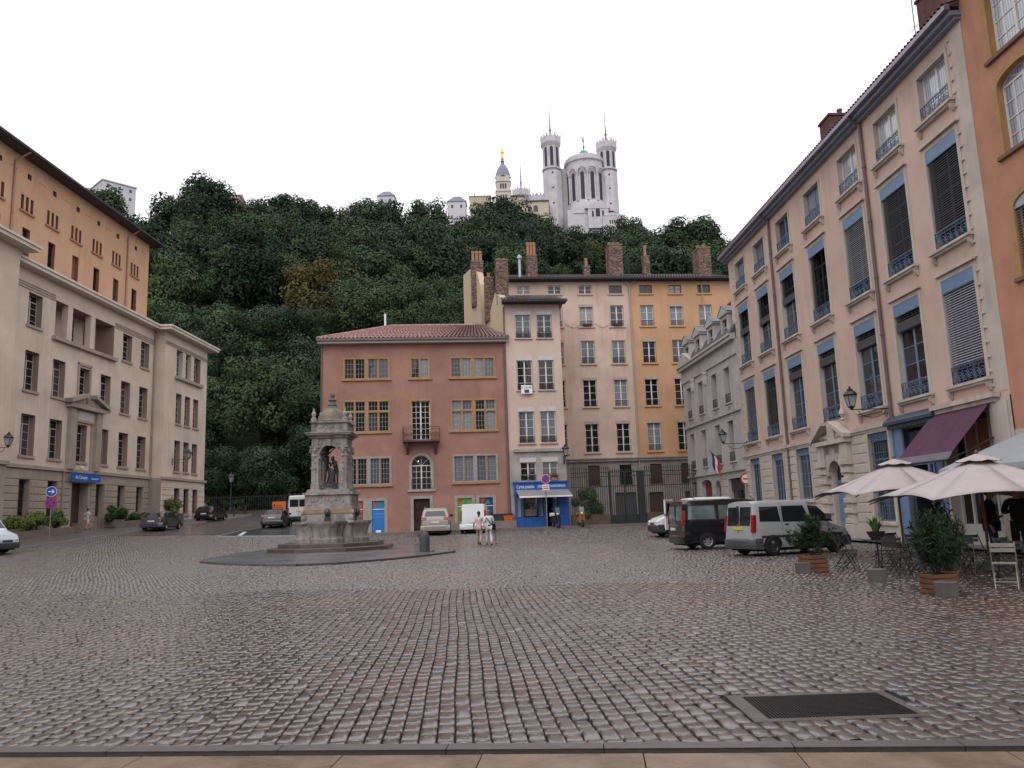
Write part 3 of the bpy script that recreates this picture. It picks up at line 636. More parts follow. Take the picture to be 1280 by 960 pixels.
for j,u in enumerate(gu):
    for z,h in((8.45,2.35),(4.6,2.65)):
        window(G,u-hw,z,1.1,h,2,4,mat=M('grey_joinery',(.30,.32,.35),.5,.1,3),glass=glassc if (j+int(z))%2 else glassd,rec=.36,sur=gst,sill=gst,rail=(iron,'bar'),railh=.6,surp=.05)
mb=MB(); 
for u in(6.0,9.05):
    mb.box(u-.18,u+.18,-.1,0,8.0,11.3); mb.lathe([(.05,10.2),(.2,10.35),(.24,10.7),(.2,11.0),(.26,11.1),(.26,11.3)],8,(u,-.08))
for u in gu:
    for z in(8.2,4.35): mb.prism([(u-.2,z),(u+.2,z),(u+.1,z-.22),(u-.1,z-.22)],'y',-.18,0)
mb.obj('carved_pilaster',gst,G,smooth=False)
redd=M('rust_red_door_paint',(.17,.035,.02),.5,.2,2)
MB().box(6.0,8.4,.3,.36,-.2,3.65).box(7.17,7.23,.28,.3,-.2,3.5).obj('garage_door',redd,G); MB().box(9.2,10.4,.3,.36,-.2,3.5).obj('door',redd,G)
MB().box(3.8,4.8,.3,.33,1.2,3.6).box(12,15,.3,.33,-.2,3.5).obj('shop_glass',glassd,G); MB().box(13.4,13.55,.2,.3,-.2,3.5).box(14.3,14.4,.2,.3,-.2,3.5).box(12,15,.2,.3,2.7,3.5).obj('shopfront_frame',M('dark_shop_paint',(.04,.035,.035),.5,.1,3),G)
mb=MB(); mb.prism([(-.35,12.7),(1.1,14.9),(4.5,15.8),(9,12.7)],'x',2.8,15.45); mb.obj('roof',slate,G)
def dormer(u,w=1.5,round_=False):
    mb=MB(); a,b=u-w/2,u+w/2
    mb.box(a,a+.28,-.1,.9,12.72,14.2).box(b-.28,b,-.1,.9,12.72,14.2).box(a+.28,b-.28,-.08,.9,12.72,12.95).box(a+.28,b-.28,-.08,.9,13.95,14.2)
    mb.prism([(a-.2,12.72),(a,12.72),(a,13.5)],'y',-.09,.05).prism([(b,12.72),(b+.2,12.72),(b,13.5)],'y',-.09,.05)
    mb.box(a-.12,b+.12,-.22,1.6,14.2,14.32)
    if round_:
        mb.prism([(u+(w/2+.1)*math.cos(PI*i/10),14.32+.45*math.sin(PI*i/10)) for i in range(11)],'y',-.2,1.7)
    else: mb.prism([(a-.14,14.32),(b+.14,14.32),(u,14.85)],'y',-.22,1.9)
    o=mb.obj('dormer',gst,G)
    MB().box(a+.28,b-.28,.1,.13,12.95,13.95).obj('pane',glassd,o)
    mb=MB(); mb.box(u-.03,u+.03,.05,.1,12.95,13.95).box(a+.28,b-.28,.05,.1,13.42,13.47); mb.obj('window_frame',wood_w,o)
    MB().add([(a-.2,-.26,14.34),(u,-.26,14.9),(b+.2,-.26,14.34),(a-.2,1.9,14.34),(u,1.9,14.9),(b+.2,1.9,14.34)],[(0,1,4,3),(1,2,5,4),(0,3,4,1),(1,4,5,2)]).obj('dormer_roof',zinc,o)
for u,q in((4.9,False),(7.8,False),(10.9,False),(13.9,False)): dormer(u,1.55)
MB().prism([(3.0,12.7),(6.6,12.7),(4.8,13.55)],'y',-.45,.8).obj('pediment',gst,G)
brick_r=M('red_brick_chimney',(.34,.09,.05),.85,.2,5,bump=.4,bs=16)
c_=chimney(G,5.7,6.4,3.2,4.2,13.5,17.2,brick_r,1,ph=.4); chimney(G,9.6,11.2,3.0,3.9,14.0,17.3,rubm[0],2); rubble(G,9.6,11.2,3.0,3.9,15,17.2,0).obj('chimney_stones',rubm,G,kind='stuff')
# flag on the stone house
fl=thing('flag','small blue white and red flag hanging from the grey stone house','flag',(14.0,54.6,4.6))
MB().tube((.25,0,0),(-.75,0,.9),.02).obj('flag_pole',iron,fl)
for k,c in enumerate(((.02,.04,.2),(.6,.6,.6),(.5,.02,.02))):
    mb=MB(); n=6
    for i in range(n):
        a=lambda t,z:(-.62+k*.16+.05*math.sin(t*7)+t*.12+.16*0,.05*math.sin(t*9+k),.78-k*.15-t*1.25+z)
        mb.add([a(i/n,0),a((i+1)/n,0),(a((i+1)/n,0)[0]+.17,a((i+1)/n,0)[1]+.01,a((i+1)/n,0)[2]-.15),(a(i/n,0)[0]+.17,a(i/n,0)[1]+.01,a(i/n,0)[2]-.15)],[(0,1,2,3)])
    mb.obj('flag_stripe',M('flag_cloth_%s'%('blue','white','red')[k],c,.8,.05,3),fl)
# =============== back: pink and orange apartment house ===============
def fr_(ax,ay,k=.1,x0=-20): return (x0,ay+k*(x0-ax)),(.99503719,.09950372)
BP,BDv=fr_(6,67); B=facade_root('apartment_house','tall apartment house half pink half orange behind the iron railings',BP,BDv)
pink=M('pink_render',(.52,.395,.32),.8,.16,.3,bump=.2,streak=.45,dirt=(.3,.2,.165)); orng=M('orange_render',(.46,.275,.165),.8,.16,.3,bump=.2,streak=.45,dirt=(.33,.19,.09)); greyp=M('stained_grey_render',(.25,.225,.21),.85,.2,.8,bump=.3,streak=.6,dirt=(.12,.1,.09))
yel=M('pale_yellow_render',(.46,.38,.26),.8,.08,.4,bump=.2,streak=.35,dirt=(.36,.28,.18))
bu=[21.35,24.05,26.72,29.4,32.08,34.7,37.3]; DV=30.6
rows=[(20.25,.75,'s'),(17.35,1.85,'w'),(14.1,2.0,'w'),(10.4,2.4,'w'),(6.55,2.5,'w')]
H=[]
for u in bu:
    for z,h,t in rows: H.append((u-.57,u+.57,z,z+h))
H2=[(u-.5,u+.5,3.8,5.45) for u in(26.72,29.4,32.0,34.7)]+[(28.4,30.2,-.3,3.15),(31.3,32.5,1.4,3.1),(34.4,35.4,1.4,3.1)]
mb=MB(); wallf(mb,19.5,DV,5.95,21.35,[h for h in H if h[1]<DV],.2,0); wallf(mb,DV,39.8,5.95,21.35,[h for h in H if h[0]>DV],.2,1); wallf(mb,23.5,39.8,-.3,5.95,H2,.3,2,y=-.02)
hull(mb,19.5,39.8,11,-.3,21.35,3); mb.obj('wall',[pink,orng,greyp,yel],B)
mb=MB(); mb.box(23.5,39.8,-.2,-.0205,5.75,5.95).box(23.5,39.8,-.28,0,5.95,6.03); mb.obj('ledge',greyp,B)
pale=M('pale_sill_stone',(.42,.33,.27),.8,.12,3); palo=M('orange_sill_stone',(.45,.26,.11),.8,.12,3)
for i,u in enumerate(bu):
    for j,(z,h,t) in enumerate(rows):
        if i<1 and j>0: continue
        sl=pale if u<DV else palo; gl=glassc if (j in(1,2) or (i*7+j*3)%5==0) else glassd
        if t=='s': window(B,u-.57,z,1.14,h,2,2,mat=wood_w if i in(0,1,2) else M('dark_joinery',(.07,.06,.055),.5,.1,3),glass=gl,rec=.12,sill=sl,sillh=.14,sur=sl,surw=.06,surp=.015)
        else:
            f=window(B,u-.57,z,1.14,h,2,3 if j<3 else 4,glass=gl,rec=.14,sill=sl,sillh=.14,sillo=.16,rail=(iron,'bar'),railh=.5,sur=sl if j<3 else None,surw=.06,surp=.015)
            if j>=3 or (i+j)%3==0: MB().box(-.06,1.2,-.06,.04,h-.14,h+.1).obj('shutter_box',M('dusty_shutter_box',(.33,.29,.27),.8,.15,5),f,(0,-.12,0))
            if j==1 and i in(2,3):
                mb=MB(); mb.box(.2,.95,-.2,-.02,.02,.2); mb.obj('flower_box',M('black_planter',(.03,.03,.03),.7,.1),f,(0,-.16,0))
dkb=M('dark_brown_shutter',(.075,.04,.03),.6,.2,4,bump=.3)
for i,u in enumerate((26.72,29.4,32.0,34.7)):
    mb=MB(); mb.box(u-.5,u+.5,.1,.13,3.8,5.45)
    for k in range(14): mb.box(u-.46,u+.46,.085,.1,3.85+k*.11,3.92+k*.11)
    o=mb.obj('shutter',glassd if i==1 else dkb,B); inst('railing',rail_mesh(1.2,.5,iron,'bar'),B,(u-.6,-.1,3.75))
mb=MB(); mb.box(28.4,30.2,.15,.2,-.3,3.15); 
for k in range(9): mb.box(28.42+k*.2,28.58+k*.2,.13,.15,-.3,2.8)
mb.obj('garage_door',M('blue_grey_garage_door',(.06,.065,.075),.5,.15,3),B)
MB().box(31.3,32.5,.15,.2,1.4,3.1).obj('shutter',dkb,B); MB().box(34.4,35.4,.15,.2,1.4,3.1).obj('shutter',dkb,B)
mb=MB(); gutter_pipe(mb,DV,.2,20.9,r=.06); mb.tube((DV,-.1,20.9),(DV-.5,-.25,21.3),.05).tube((DV,-.1,20.9),(DV+.5,-.25,21.3),.05); mb.tube((37.1,-.1,19),(37.1,-.1,21.3),.05); mb.obj('drainpipe',M('grey_drainpipe',(.3,.26,.25),.5,.1,2),B)
MB().path([(24.8,-.05,17.6),(25.6,-.05,17.2),(26.2,-.05,17.55)],.012,4).path([(27.4,-.05,17.6),(28.1,-.05,17.2),(28.8,-.05,17.55)],.012,4).obj('cable',iron,B)
gtile=M('grey_brown_tiles',(.085,.075,.072),.8,.45,4,bump=.4,bs=10)
mb=MB(); tiles(mb,(19.3,-.6,21.5),(39.9,-.6,21.5),(39.9,5,23.5),(19.3,5,23.5),pitch=.25,rows=7); mb.prism([(-.55,21.47),(5,23.45),(11.4,21.47)],'x',19.45,39.8); mb.obj('roof',gtile,B)
mb=MB(); mb.box(19.3,39.9,-.62,.0,21.35,21.47).box(19.3,39.9,-.72,-.58,21.4,21.56); mb.obj('eave_gutter',M('dark_eave',(.035,.03,.035),.6,.2,3),B)
def rchim(P,u0,u1,y0,y1,z0,z1,pots,ph=.9,label=None):
    c=chimney(P,u0,u1,y0,y1,z0,z1,rub,pots,ph=ph,label=label); rubble(P,u0,u1,y0,y1,z0+.1,z1-.12,0).obj('chimney_stones',rubm,c,kind='stuff'); return c
rchim(B,29.4,30.55,1.5,3.0,21.9,25.3,3,.35); rchim(B,32.5,33.0,1.5,2.2,21.9,24.2,1,1.0); rchim(B,37.6,38.7,1.5,3.2,21.9,25.0,2,.4); rchim(B,27.15,27.65,2.0,2.6,22,23.4,1,.8); rchim(B,21.9,22.7,.6,1.8,21.6,24.0,3,1.3)
MB().lathe([(.12,21.8),(.12,23.6),(.2,23.7),(.2,23.9),(0,24.1)],8,(21.2,.8)).obj('flue_pipe',zinc,B)
MB().tube((31.2,2,22),(31.2,2,24.6),.025).box(30.8,31.6,1.98,2.02,24.2,24.24).box(30.9,31.5,1.98,2.02,23.9,23.94).obj('aerial',iron,B)
# =============== narrow house with the blue shop ===============
NP,ND=fr_(1.5,59.6); N_=facade_root('narrow_house','narrow pale pink house with the blue shop between the red house and the railings',NP,ND)
pinkn=M('pale_pink_render',(.53,.41,.345),.8,.09,.4,bump=.2,streak=.35,dirt=(.3,.22,.19)); stn=M('blotched_grey_stone',(.34,.31,.285),.85,.25,1.1,bump=.4,streak=.6,dirt=(.16,.13,.11))
nr=[(14.85,2.15),(10.85,2.6),(6.85,2.7),(4.05,1.7)]; nu=[(20.52,21.66),(22.16,23.3)]
H=[(a,b,z,z+h) for a,b in nu for z,h in nr]
mb=MB(); wallf(mb,19.7,23.95,6.3,17.5,[h for h in H if h[2]>6.3],.2,0); wallf(mb,19.7,23.95,-.2,6.3,[h for h in H if h[2]<6.3]+[(20.2,23.75,-.1,3.5,0,1.2)],.2,1,y=-.01)
mb.quad((23.95,0,-.2),(23.95,9,-.2),(23.95,9,17.5),(23.95,0,17.5),0); mb.quad((19.7,0,17.5),(23.95,0,17.5),(23.95,9,17.5),(19.7,9,17.5),0)
mb.obj('wall',[pinkn,stn],N_)
# yellow side wall receding behind the red roof
mb=MB(); A=(19.69,0.02); Q=(17.0,9.0)
def side(t,z): return (A[0]+(Q[0]-A[0])*t,A[1]+(Q[1]-A[1])*t,z)
prof=[(0,17.6),(.12,18.6),(.2,18.9),(.52,15.6),(.55,20.6),(.62,21.8),(.72,22.6),(1,22.6)]
for (t0,z0),(t1,z1) in zip(prof,prof[1:]): mb.quad(side(t0,0),side(t1,0),side(t1,z1),side(t0,z0))
for (t0,z0),(t1,z1) in zip(prof,prof[1:]):
    a,b=side(t0,z0),side(t1,z1); mb.quad(a,b,(b[0]+.5,b[1]+.15,b[2]),(a[0]+.5,a[1]+.15,a[2]))
    mb.quad((a[0]+.5,a[1]+.15,0),(a[0]+.5,a[1]+.15,a[2]),(b[0]+.5,b[1]+.15,b[2]),(b[0]+.5,b[1]+.15,0))
mb.obj('gable_wall',yel,N_)
for i,(a,b) in enumerate(nu):
    for j,(z,h) in enumerate(nr):
        w=b-a; f=window(N_,a,z,w,h-.32 if 1 else h,2,4 if j<3 else 3,glass=glassc if j in(0,2) else glassd,rec=.14,rail=(iron,'orn'),railh=.5,sill=stn if j==3 else pale,sur=pale if j<3 else None,surw=.05,surp=.012)
        MB().box(-.05,w+.05,-.06,.04,h-.32,h+.02).obj('shutter_box',M('pale_shutter_box',(.5,.48,.46),.7,.1,5),f,(0,-.1,0))
mb=MB(); mb.box(20.05,23.98,-.18,-.0105,6.2,6.42); mb.obj('ledge',stn,N_)
mb=MB(); tiles(mb,(19.45,-.75,17.75),(24.35,-.75,17.6),(24.35,5,19.6),(19.45,5,19.6),pitch=.24,rows=6); mb.prism([(-.7,17.62),(5,19.5),(9,17.55)],'x',19.6,24.3); mb.obj('roof',gtile,N_)
MB().box(19.5,24.4,-.8,0,17.5,17.62).box(19.45,24.45,-.92,-.78,17.5,17.7).obj('eave_gutter',M('dark_eave'),(N_)) if False else MB().box(19.5,24.4,-.8,0,17.5,17.62).box(19.45,24.45,-.92,-.78,17.5,17.7).obj('eave_gutter',MC['dark_eave'],N_)
rchim(N_,19.3,20.2,1.3,2.4,17.7,21.55,2,.22); rchim(N_,18.5,19.15,2.9,4.0,17,20.6,1,.45); rchim(N_,17.6,18.55,5.8,7.0,19,22.9,3,1.0)
mb=MB(); gutter_pipe(mb,19.62,.8,17.3,r=.055); mb.obj('drainpipe',lead,N_)
sg=thing('house_sign','small white letting notice tied to a window railing of the narrow house','sign',(NP[0],NP[1],0),math.atan2(ND[1],ND[0]))
MB().box(20.75,21.6,-.24,-.22,10.55,11.2).obj('board',M('white_sign_board',(.7,.7,.7),.5,0),sg); text(sg,'A LOUER',.19,(21.17,-.245,10.95),(PI/2,0,0),M('dark_blue_print',(.02,.03,.12),.5,0)); MB().box(21.0,21.35,-.243,-.24,10.6,10.85).obj('lettering_block',MC['dark_blue_print'],sg)
# blue shop
bs=M('bright_blue_shop_paint',(.012,.085,.33),.4,.1,2)
mb=MB(); mb.box(19.95,24.0,-.3,-.015,3.05,3.95).box(19.9,24.05,-.38,-.015,3.9,4.0); mb.box(20.0,20.12,-.25,-.015,.3,3.05).box(20.45,20.62,-.22,-.015,.3,3.05).box(21.72,21.88,-.22,-.015,.3,3.05).box(22.12,22.24,-.22,-.015,.3,3.05).box(23.2,24.0,-.22,-.015,.3,3.05).box(20.0,22.2,-.2,-.015,.3,1.4).box(22.84,23.3,-.2,-.015,.5,1.45).box(22.8,22.92,-.22,-.015,.5,3.05)
for x in(20.1,20.75,21.4): mb.cham(x,x+.55,-.23,-.2,.5,1.3,.02)
mb.cham(23.3,23.6,-.25,-.22,1.6,2.9,.02).cham(23.3,23.6,-.25,-.22,.6,1.4,.02)
o=mb.obj('shopfront',bs,N_); MB().box(20.1,22.2,.1,.12,1.4,3.05).box(22.84,23.25,.1,.12,1.4,3.05).obj('shop_glass',glassd,o)
goods=M('window_display',(.2,.17,.14),.7,.8,7); MB().box(20.7,21.6,.02,.05,1.5,2.0).box(20.75,21.5,.03,.06,2.5,2.75).obj('window_display',goods,o)
MB().box(20.13,20.44,.0,.02,1.45,3.0).box(21.9,22.08,.0,.02,1.45,3.0).obj('paper_blind',M('pale_paper_blind',(.35,.36,.37),.8,.1,4),o)
MB().box(22.3,22.8,.5,.55,.5,3.0).obj('doorway',M('dark_interior',(.02,.008,.006),.9,0),o)
for x,z in((22.95,2.4),(22.95,1.9),(23.0,1.55)): MB().box(x,x+.22,.07,.09,z,z+.3).obj('poster',M('paper_notice',(.4,.36,.3),.8,.2,9),o)
lw=M('white_lettering',(.75,.75,.75),.5,0)
text(N_,'Cartes postales',.34,(20.8,-.305,3.52),(PI/2,0,0),lw,sx=.62); text(N_,'philatélie',.32,(22.05,-.305,3.54),(PI/2,0,0),lw,sx=.6); text(N_,'numismatique',.32,(23.2,-.305,3.56),(PI/2,0,0),lw,sx=.62)
ba=thing('awning','grey striped canvas awning above the blue shop window','awning',(NP[0],NP[1],0),math.atan2(ND[1],ND[0]))
MB().add([(20.1,-.3,3.4),(23.95,-.3,3.36),(24.05,-1.5,2.95),(20.2,-1.5,2.88),(20.1,-.3,3.38),(23.95,-.3,3.34),(24.05,-1.5,2.93),(20.2,-1.5,2.86)],[(0,1,2,3),(7,6,5,4),(0,3,7,4),(1,5,6,2)]).obj('canopy',M('grey_canvas',(.2,.2,.21),.8,.2,9),ba)
MB().box(20.2,24.05,-1.54,-1.5,2.8,2.92).obj('front_bar',lw,ba)
fb=thing('flower_box','red flower box on the right first floor window of the narrow house','flower box',(NP[0],NP[1],0),math.atan2(ND[1],ND[0]))
MB().box(22.75,23.25,-.3,-.16,4.05,4.25).obj('trough',pot_m,fb)
mb=MB()
for k in range(60):
    c=Vector((random.uniform(22.72,23.28),random.uniform(-.36,-.12),random.uniform(4.22,4.5))); r=.05
    mb.add([c+Vector((random.gauss(0,r),random.gauss(0,r),random.gauss(0,r))) for _ in range(3)],[(0,1,2)],k%2)
mb.obj('flowers',[M('red_petal',(.4,.03,.04),.6,0),M('flower_leaf',(.03,.06,.02),.7,0)],fb)
# =============== red house ===============
DP,DD=fr_(-5,59); D=facade_root('red_house','brick red rendered house with ochre framed windows behind the fountain',DP,DD)
red=M('brick_red_render',(.30,.165,.128),.8,.2,.45,bump=.25,streak=.3,dirt=(.22,.1,.08)); och=M('ochre_window_frame',(.33,.19,.085),.65,.2,3,bump=.2); wood_g=M('greyed_white_joinery',(.36,.355,.35),.5,.1,3); gsurr=M('grey_stone_surround',(.30,.27,.25),.8,.2,3,bump=.3)
U3=[(7.55,11.0),(12.45,13.98),(15.42,18.9)]
Hd=[(U3[0][0],U3[0][1],11.95,13.55),(U3[1][0],U3[1][1],11.95,13.5),(U3[2][0],U3[2][1],11.95,13.5),(U3[0][0],U3[0][1],8.0,10.35),(12.55,13.9,7.3,10.2),(U3[2][0],U3[2][1],7.95,10.3),
 (7.75,11.05,4.15,6.15),(12.48,13.95,3.65,6.15,.74),(15.5,18.85,4.15,6.15),(12.62,13.8,.5,3.0),(9.62,10.52,.3,2.95),(8.1,9.0,.3,2.98),(15.8,16.85,.3,2.95),(17.4,18.4,.3,2.95)]
mb=MB(); wallf(mb,6.05,19.66,-.3,14.6,Hd,.3,0,1); hull(mb,6.05,19.66,10,-.3,14.6,0); mb.obj('wall',[red,gsurr],D)
def mullioned(u0,u1,z0,h,sm,lights,two=None,gl=None,mid=True):
    """stone-framed group window: frame bars are one mesh, each light its own child"""
    mb=MB(); w=u1-u0; f_=.13; mb.box(0,f_,-.06,.14,0,h).box(w-f_,w,-.06,.14,0,h).box(f_,w-f_,-.06,.14,h-f_,h).box(-.1,w+.1,-.12,.14,-.16,.0)
    xs_=[f_]; n=lights; cell=(w-2*f_-(n-1)*.1-(.16 if mid and n==4 else 0))/n; x=f_; spans=[]
    for i in range(n):
        spans.append((x,x+cell)); x+=cell
        if i<n-1:
            bw=.1+(.16 if (mid and n==4 and i==1) else 0); mb.box(x,x+bw,-.05,.14,0,h-f_); x+=bw
    if two: 
        zt=h*two
        for a,b in spans: mb.box(a,b,-.045,.14,zt-.06,zt+.06)
    o=mb.obj('window',sm,D,(u0,0,z0))
    for i,(a,b) in enumerate(spans):
        g=gl[i] if gl else glassd; w_=b-a
        zz=[(.0,zt-.06,4),(zt+.06,h-f_,2)] if two else [(0,h-f_,5 if h>1.7 else 4)]
        for p,q,r in zz:
            inst('casement',frame_mesh(w_,q-p,3 if w_>.62 else 2,r,wood_g,fr=.03,bar=.016,leaf=False),o,(a,.06,p)); inst('pane',pane_mesh(w_,q-p,g),o,(a,.09,p))
    return o
gq=glassc
mullioned(*U3[0],11.95,1.6,och,4); mullioned(*U3[1],11.95,1.55,och,2,gl=[glassd,gq]); mullioned(*U3[2],11.95,1.55,och,4,gl=[glassd,gq,gq,gq])
mullioned(*U3[0],8.0,2.35,och,4,two=.62); mullioned(*U3[2],7.95,2.35,och,4,two=.62,gl=[gq,gq,glassd,gq])
o=mullioned(7.75,11.05,4.15,2.0,gsurr,4,gl=[glassd,glassd,gq,gq]); mullioned(15.5,18.85,4.15,2.0,gsurr,4,gl=[gq]*4)
for u0,u1 in((7.75,11.05),(15.5,18.85)):
    mb=MB(); w=u1-u0; mb.box(u0-.1,u1+.1,-.135,-.0,3.96,4.02+.12); c=(u1-u0)/4
    mb.box(u0+c-.03,u0+c+.03,-.07,-.02,4.16,6.0).box(u0+3*c-.03,u0+3*c+.03,-.07,-.02,4.16,6.0); mb.obj('ochre_sill',och,D)
window(D,12.55,7.3,1.35,2.9,4,7,rec=.2,sur=och,surw=.14)
f=window(D,12.48,3.65,1.47,2.5,4,4,rec=.2,sur=gsurr,surw=.16,arch=.74,sill=gsurr,sillo=.3,sillh=.14,rail=(iron,'bar'),railh=.75)
MB().ell((13.0,.28,5.75),(.06,.06,.1),8,6).obj('lit_lamp',M('lamp_glow',(1,.55,.25),.5,0,emit=6),D)
mb=MB(); mb.box(11.9,14.6,-.85,0,7.1,7.2); 
for x in(12.15,14.2): mb.prism([(0,7.1),(-.75,7.1),(-.6,6.85),(-.15,6.35),(0,6.2)],'x',x,x+.16)
bk=mb.obj('balcony',M('dark_balcony_stone',(.09,.06,.055),.8,.2,3),D)
inst('balcony_railing',rail_mesh(2.66,1.0,iron,'orn'),D,(11.92,-.82,7.2))
for x in(11.92,14.58): inst('balcony_railing',rail_mesh(.8,1.0,iron,'orn'),D,(x,-.02,7.2),(0,0,-PI/2))
dko=M('dark_brown_oak',(.035,.016,.013),.6,.2,4)
mb=MB(); mb.box(12.62,13.8,.2,.26,.4,3.0); 
for x in(12.68,13.25):
    for z0,z1 in((.6,1.3),(1.45,2.1),(2.2,2.8)): mb.cham(x,x+.48,.17,.2,z0,z1,.02)
mb.obj('door',dko,D)
mb=MB()
for a,b,z1 in((12.62,13.8,3.0),(9.62,10.52,2.95),(8.1,9.0,2.98),(15.8,16.85,2.95),(17.4,18.4,2.95)): mb.box(a-.22,a,-.04,.02,-.2,z1+.2).box(b,b+.22,-.04,.02,-.2,z1+.2).box(a,b,-.037,.02,z1,z1+.2)
mb.box(9.22,9.4,-.03,.02,-.2,3.1); mb.obj('door_surround',gsurr,D)
def shutterdoor(u0,u1,z1,mat,txt=None):
    o=MB().box(u0,u1,.08,.13,.3,z1).obj('panel_door',mat,D); 
    mb=MB(); mb.add([(u0+.05,.075,z1-.05),(u0+.45,.075,z1-.05),(u0+.2,.075,z1-.5)],[(0,1,2)]); mb.add([(u0+.35,.074,z1-.5),(u0+.62,.074,z1-.1),(u0+.8,.074,z1-.45)],[(0,1,2)],1); mb.obj('painted_motif',[M('orange_red_paint',(.45,.05,.02),.5,0),M('green_paint',(.05,.2,.05),.5,0)],o)
    MB().box(u0,u1,.07,.08,z1-.62,z1-.58).obj('painted_line',lw,o); return o
o=shutterdoor(9.62,10.52,2.95,M('azure_painted_door',(.01,.15,.45),.45,.08,2)); MB().box(9.9,10.25,.07,.08,.55,.85).obj('white_label',lw,o)
text(D,'LA MAISON',.16,(10.07,.07,1.95),(PI/2,0,0),M('pale_blue_print',(.15,.4,.75),.5,0)); text(D,'DE LA MUSIQUE',.12,(10.07,.07,1.75),(PI/2,0,0),MC['pale_blue_print'])
shutterdoor(8.1,9.0,2.98,M('crimson_painted_door',(.4,.01,.02),.45,.08,2)); shutterdoor(15.8,16.85,2.95,M('lime_painted_panel',(.12,.30,.03),.45,.1,2)); shutterdoor(17.4,18.4,2.95,M('navy_painted_panel',(.01,.035,.14),.4,.1,2))
pls=M('worn_plinth_stone',(.2,.17,.16),.8,.25,1.5,bump=.4)
for b_ in((15.1,16.2,-.55,-.05,-.2,1.2),(18.3,20.05,-.55,-.05,-.2,1.22),(6.05,8,-.12,0,-.2,.9)): MB().box(*b_).obj('plinth',pls,D)
for u in(6.0,19.55): mb=MB(); gutter_pipe(mb,u,.3 if u<9 else .8,14.4,y=-.1,r=.05); mb.obj('drainpipe',lead,D)
wood_z=0
dt=M('red_brown_canal_tiles',(.30,.18,.165),.75,.5,5,bump=.4,bs=8)
mb=MB(); tiles(mb,(5.7,-.55,14.85),(19.85,-.55,14.85),(18.9,4.2,16.9),(11.0,4.2,16.9),pitch=.31,amp=.13,rows=8)
tiles(mb,(19.85,-.55,14.85),(19.85,10.3,14.85),(18.9,6,16.9),(18.9,4.2,16.9),pitch=.31,amp=.12,rows=6); tiles(mb,(5.7,10.3,14.85),(5.7,-.55,14.85),(11,4.2,16.9),(11,6,16.9),rows=6); tiles(mb,(19.85,10.3,14.85),(5.7,10.3,14.85),(11,6,16.9),(18.9,6,16.9),rows=4)
ub=MB(); ub.add([(5.75,-.5,14.83),(19.8,-.5,14.83),(19.8,10.2,14.83),(5.75,10.2,14.83),(11,4.2,16.86),(18.9,4.2,16.86),(18.9,6,16.86),(11,6,16.86)],[(0,1,5,4),(1,2,6,5),(2,3,7,6),(3,0,4,7),(4,5,6,7)])
ub.obj('roof_underlay',M('painted_channel_shade',(.045,.028,.028),.8,.3,4),D)  # slab coloured dark to paint the shade between the tile ribs
mb.tube((11,4.2,16.95),(18.9,4.2,16.95),.12); mb.tube((5.7,-.55,14.95),(11,4.2,16.97),.1); mb.tube((19.85,-.55,14.95),(18.9,4.2,16.97),.1)
mb.obj('roof',dt,D); MB().box(5.75,19.8,-.5,0,14.55,14.78).obj('eave_board',M('pale_eave_board',(.42,.38,.36),.7,.1,3),D)
mb=MB(); mb.box(5.7,19.85,-.66,-.5,14.72,14.88); mb.obj('gutter',lead,D); MB().tube((10.45,4,15.8),(10.45,4,17.9),.08).obj('flue_pipe',M('white_flue',(.7,.72,.75),.4,0),D)
# bins on the plinth
for u,c,l in((18.75,(.03,.035,.04),'dark grey litter bin standing on the stone plinth of the red house'),(19.45,(.55,.09,.02),'orange crate bin on the stone plinth beside the blue shop')):
    p=Vector((DP[0],DP[1],0))+Vector((DD[0],DD[1],0))*u+Vector((DD[1],-DD[0],0))*.3
    t=thing('litter_bin',l,'bin',(p.x,p.y,1.22),.1); mt=M('bin_plastic_%d'%int(u),c,.5,.1,3)
    MB().add([(-.3,-.2,0),(.3,-.2,0),(.3,.2,0),(-.3,.2,0),(-.36,-.24,.4),(.36,-.24,.4),(.36,.24,.4),(-.36,.24,.4)],[(0,3,2,1),(0,1,5,4),(1,2,6,5),(2,3,7,6),(3,0,4,7),(4,5,6,7)]).obj('tub',mt,t); MB().box(-.38,.38,-.26,.26,.4,.46).prism([(-.38,.46),(.38,.46),(.3,.52),(-.3,.52)],'y',-.22,.22).obj('lid',blackp,t)
# =============== iron railings and forecourt ===============
FE=thing('iron_railings','tall black iron railings and gate on a low wall before the pink and orange house','fence',(2,59.6,0),math.atan2(.1,1))
fs_=M('mossy_low_wall',(.09,.07,.05),.9,.3,1.5,bump=.5); dg=M('black_green_ironwork',(.018,.022,.022),.5,.2,3)
MB().box(2.1,5.0,0,.35,-.2,1.45).obj('low_wall',fs_,FE); MB().box(7.75,12,0,.35,-.2,1.45).obj('low_wall',fs_,FE)
bar_me=MB().box(-.02,.02,-.02,.02,0,3.35).lathe([(.03,3.35),(.045,3.42),(0,3.6)],4).mesh('bar',dg); bar_lo=MB().box(-.02,.02,-.02,.02,0,4.2).lathe([(.03,4.2),(.045,4.27),(0,4.45)],4).mesh('bar',dg)
u=2.2
while u<12:
    g=5.15<u<7.15
    if not(7.15<=u<=7.75): inst('bar',bar_lo if g else bar_me,FE,(u,.15,.35 if g else 1.4))
    u+=.165
MB().box(2.1,12,.11,.19,4.5,4.56).box(2.1,12,.11,.19,4.2,4.25).box(2.1,12,.11,.19,3.45,3.5).box(5.15,7.2,.11,.19,.5,.6).box(5.15,7.2,.11,.19,1.3,1.36).obj('rail',dg,FE)
for a,b in((7.2,7.7),(5.02,5.16)): MB().box(a,b,-.02,.34,-.2,4.6).obj('gate_post',dg,FE)
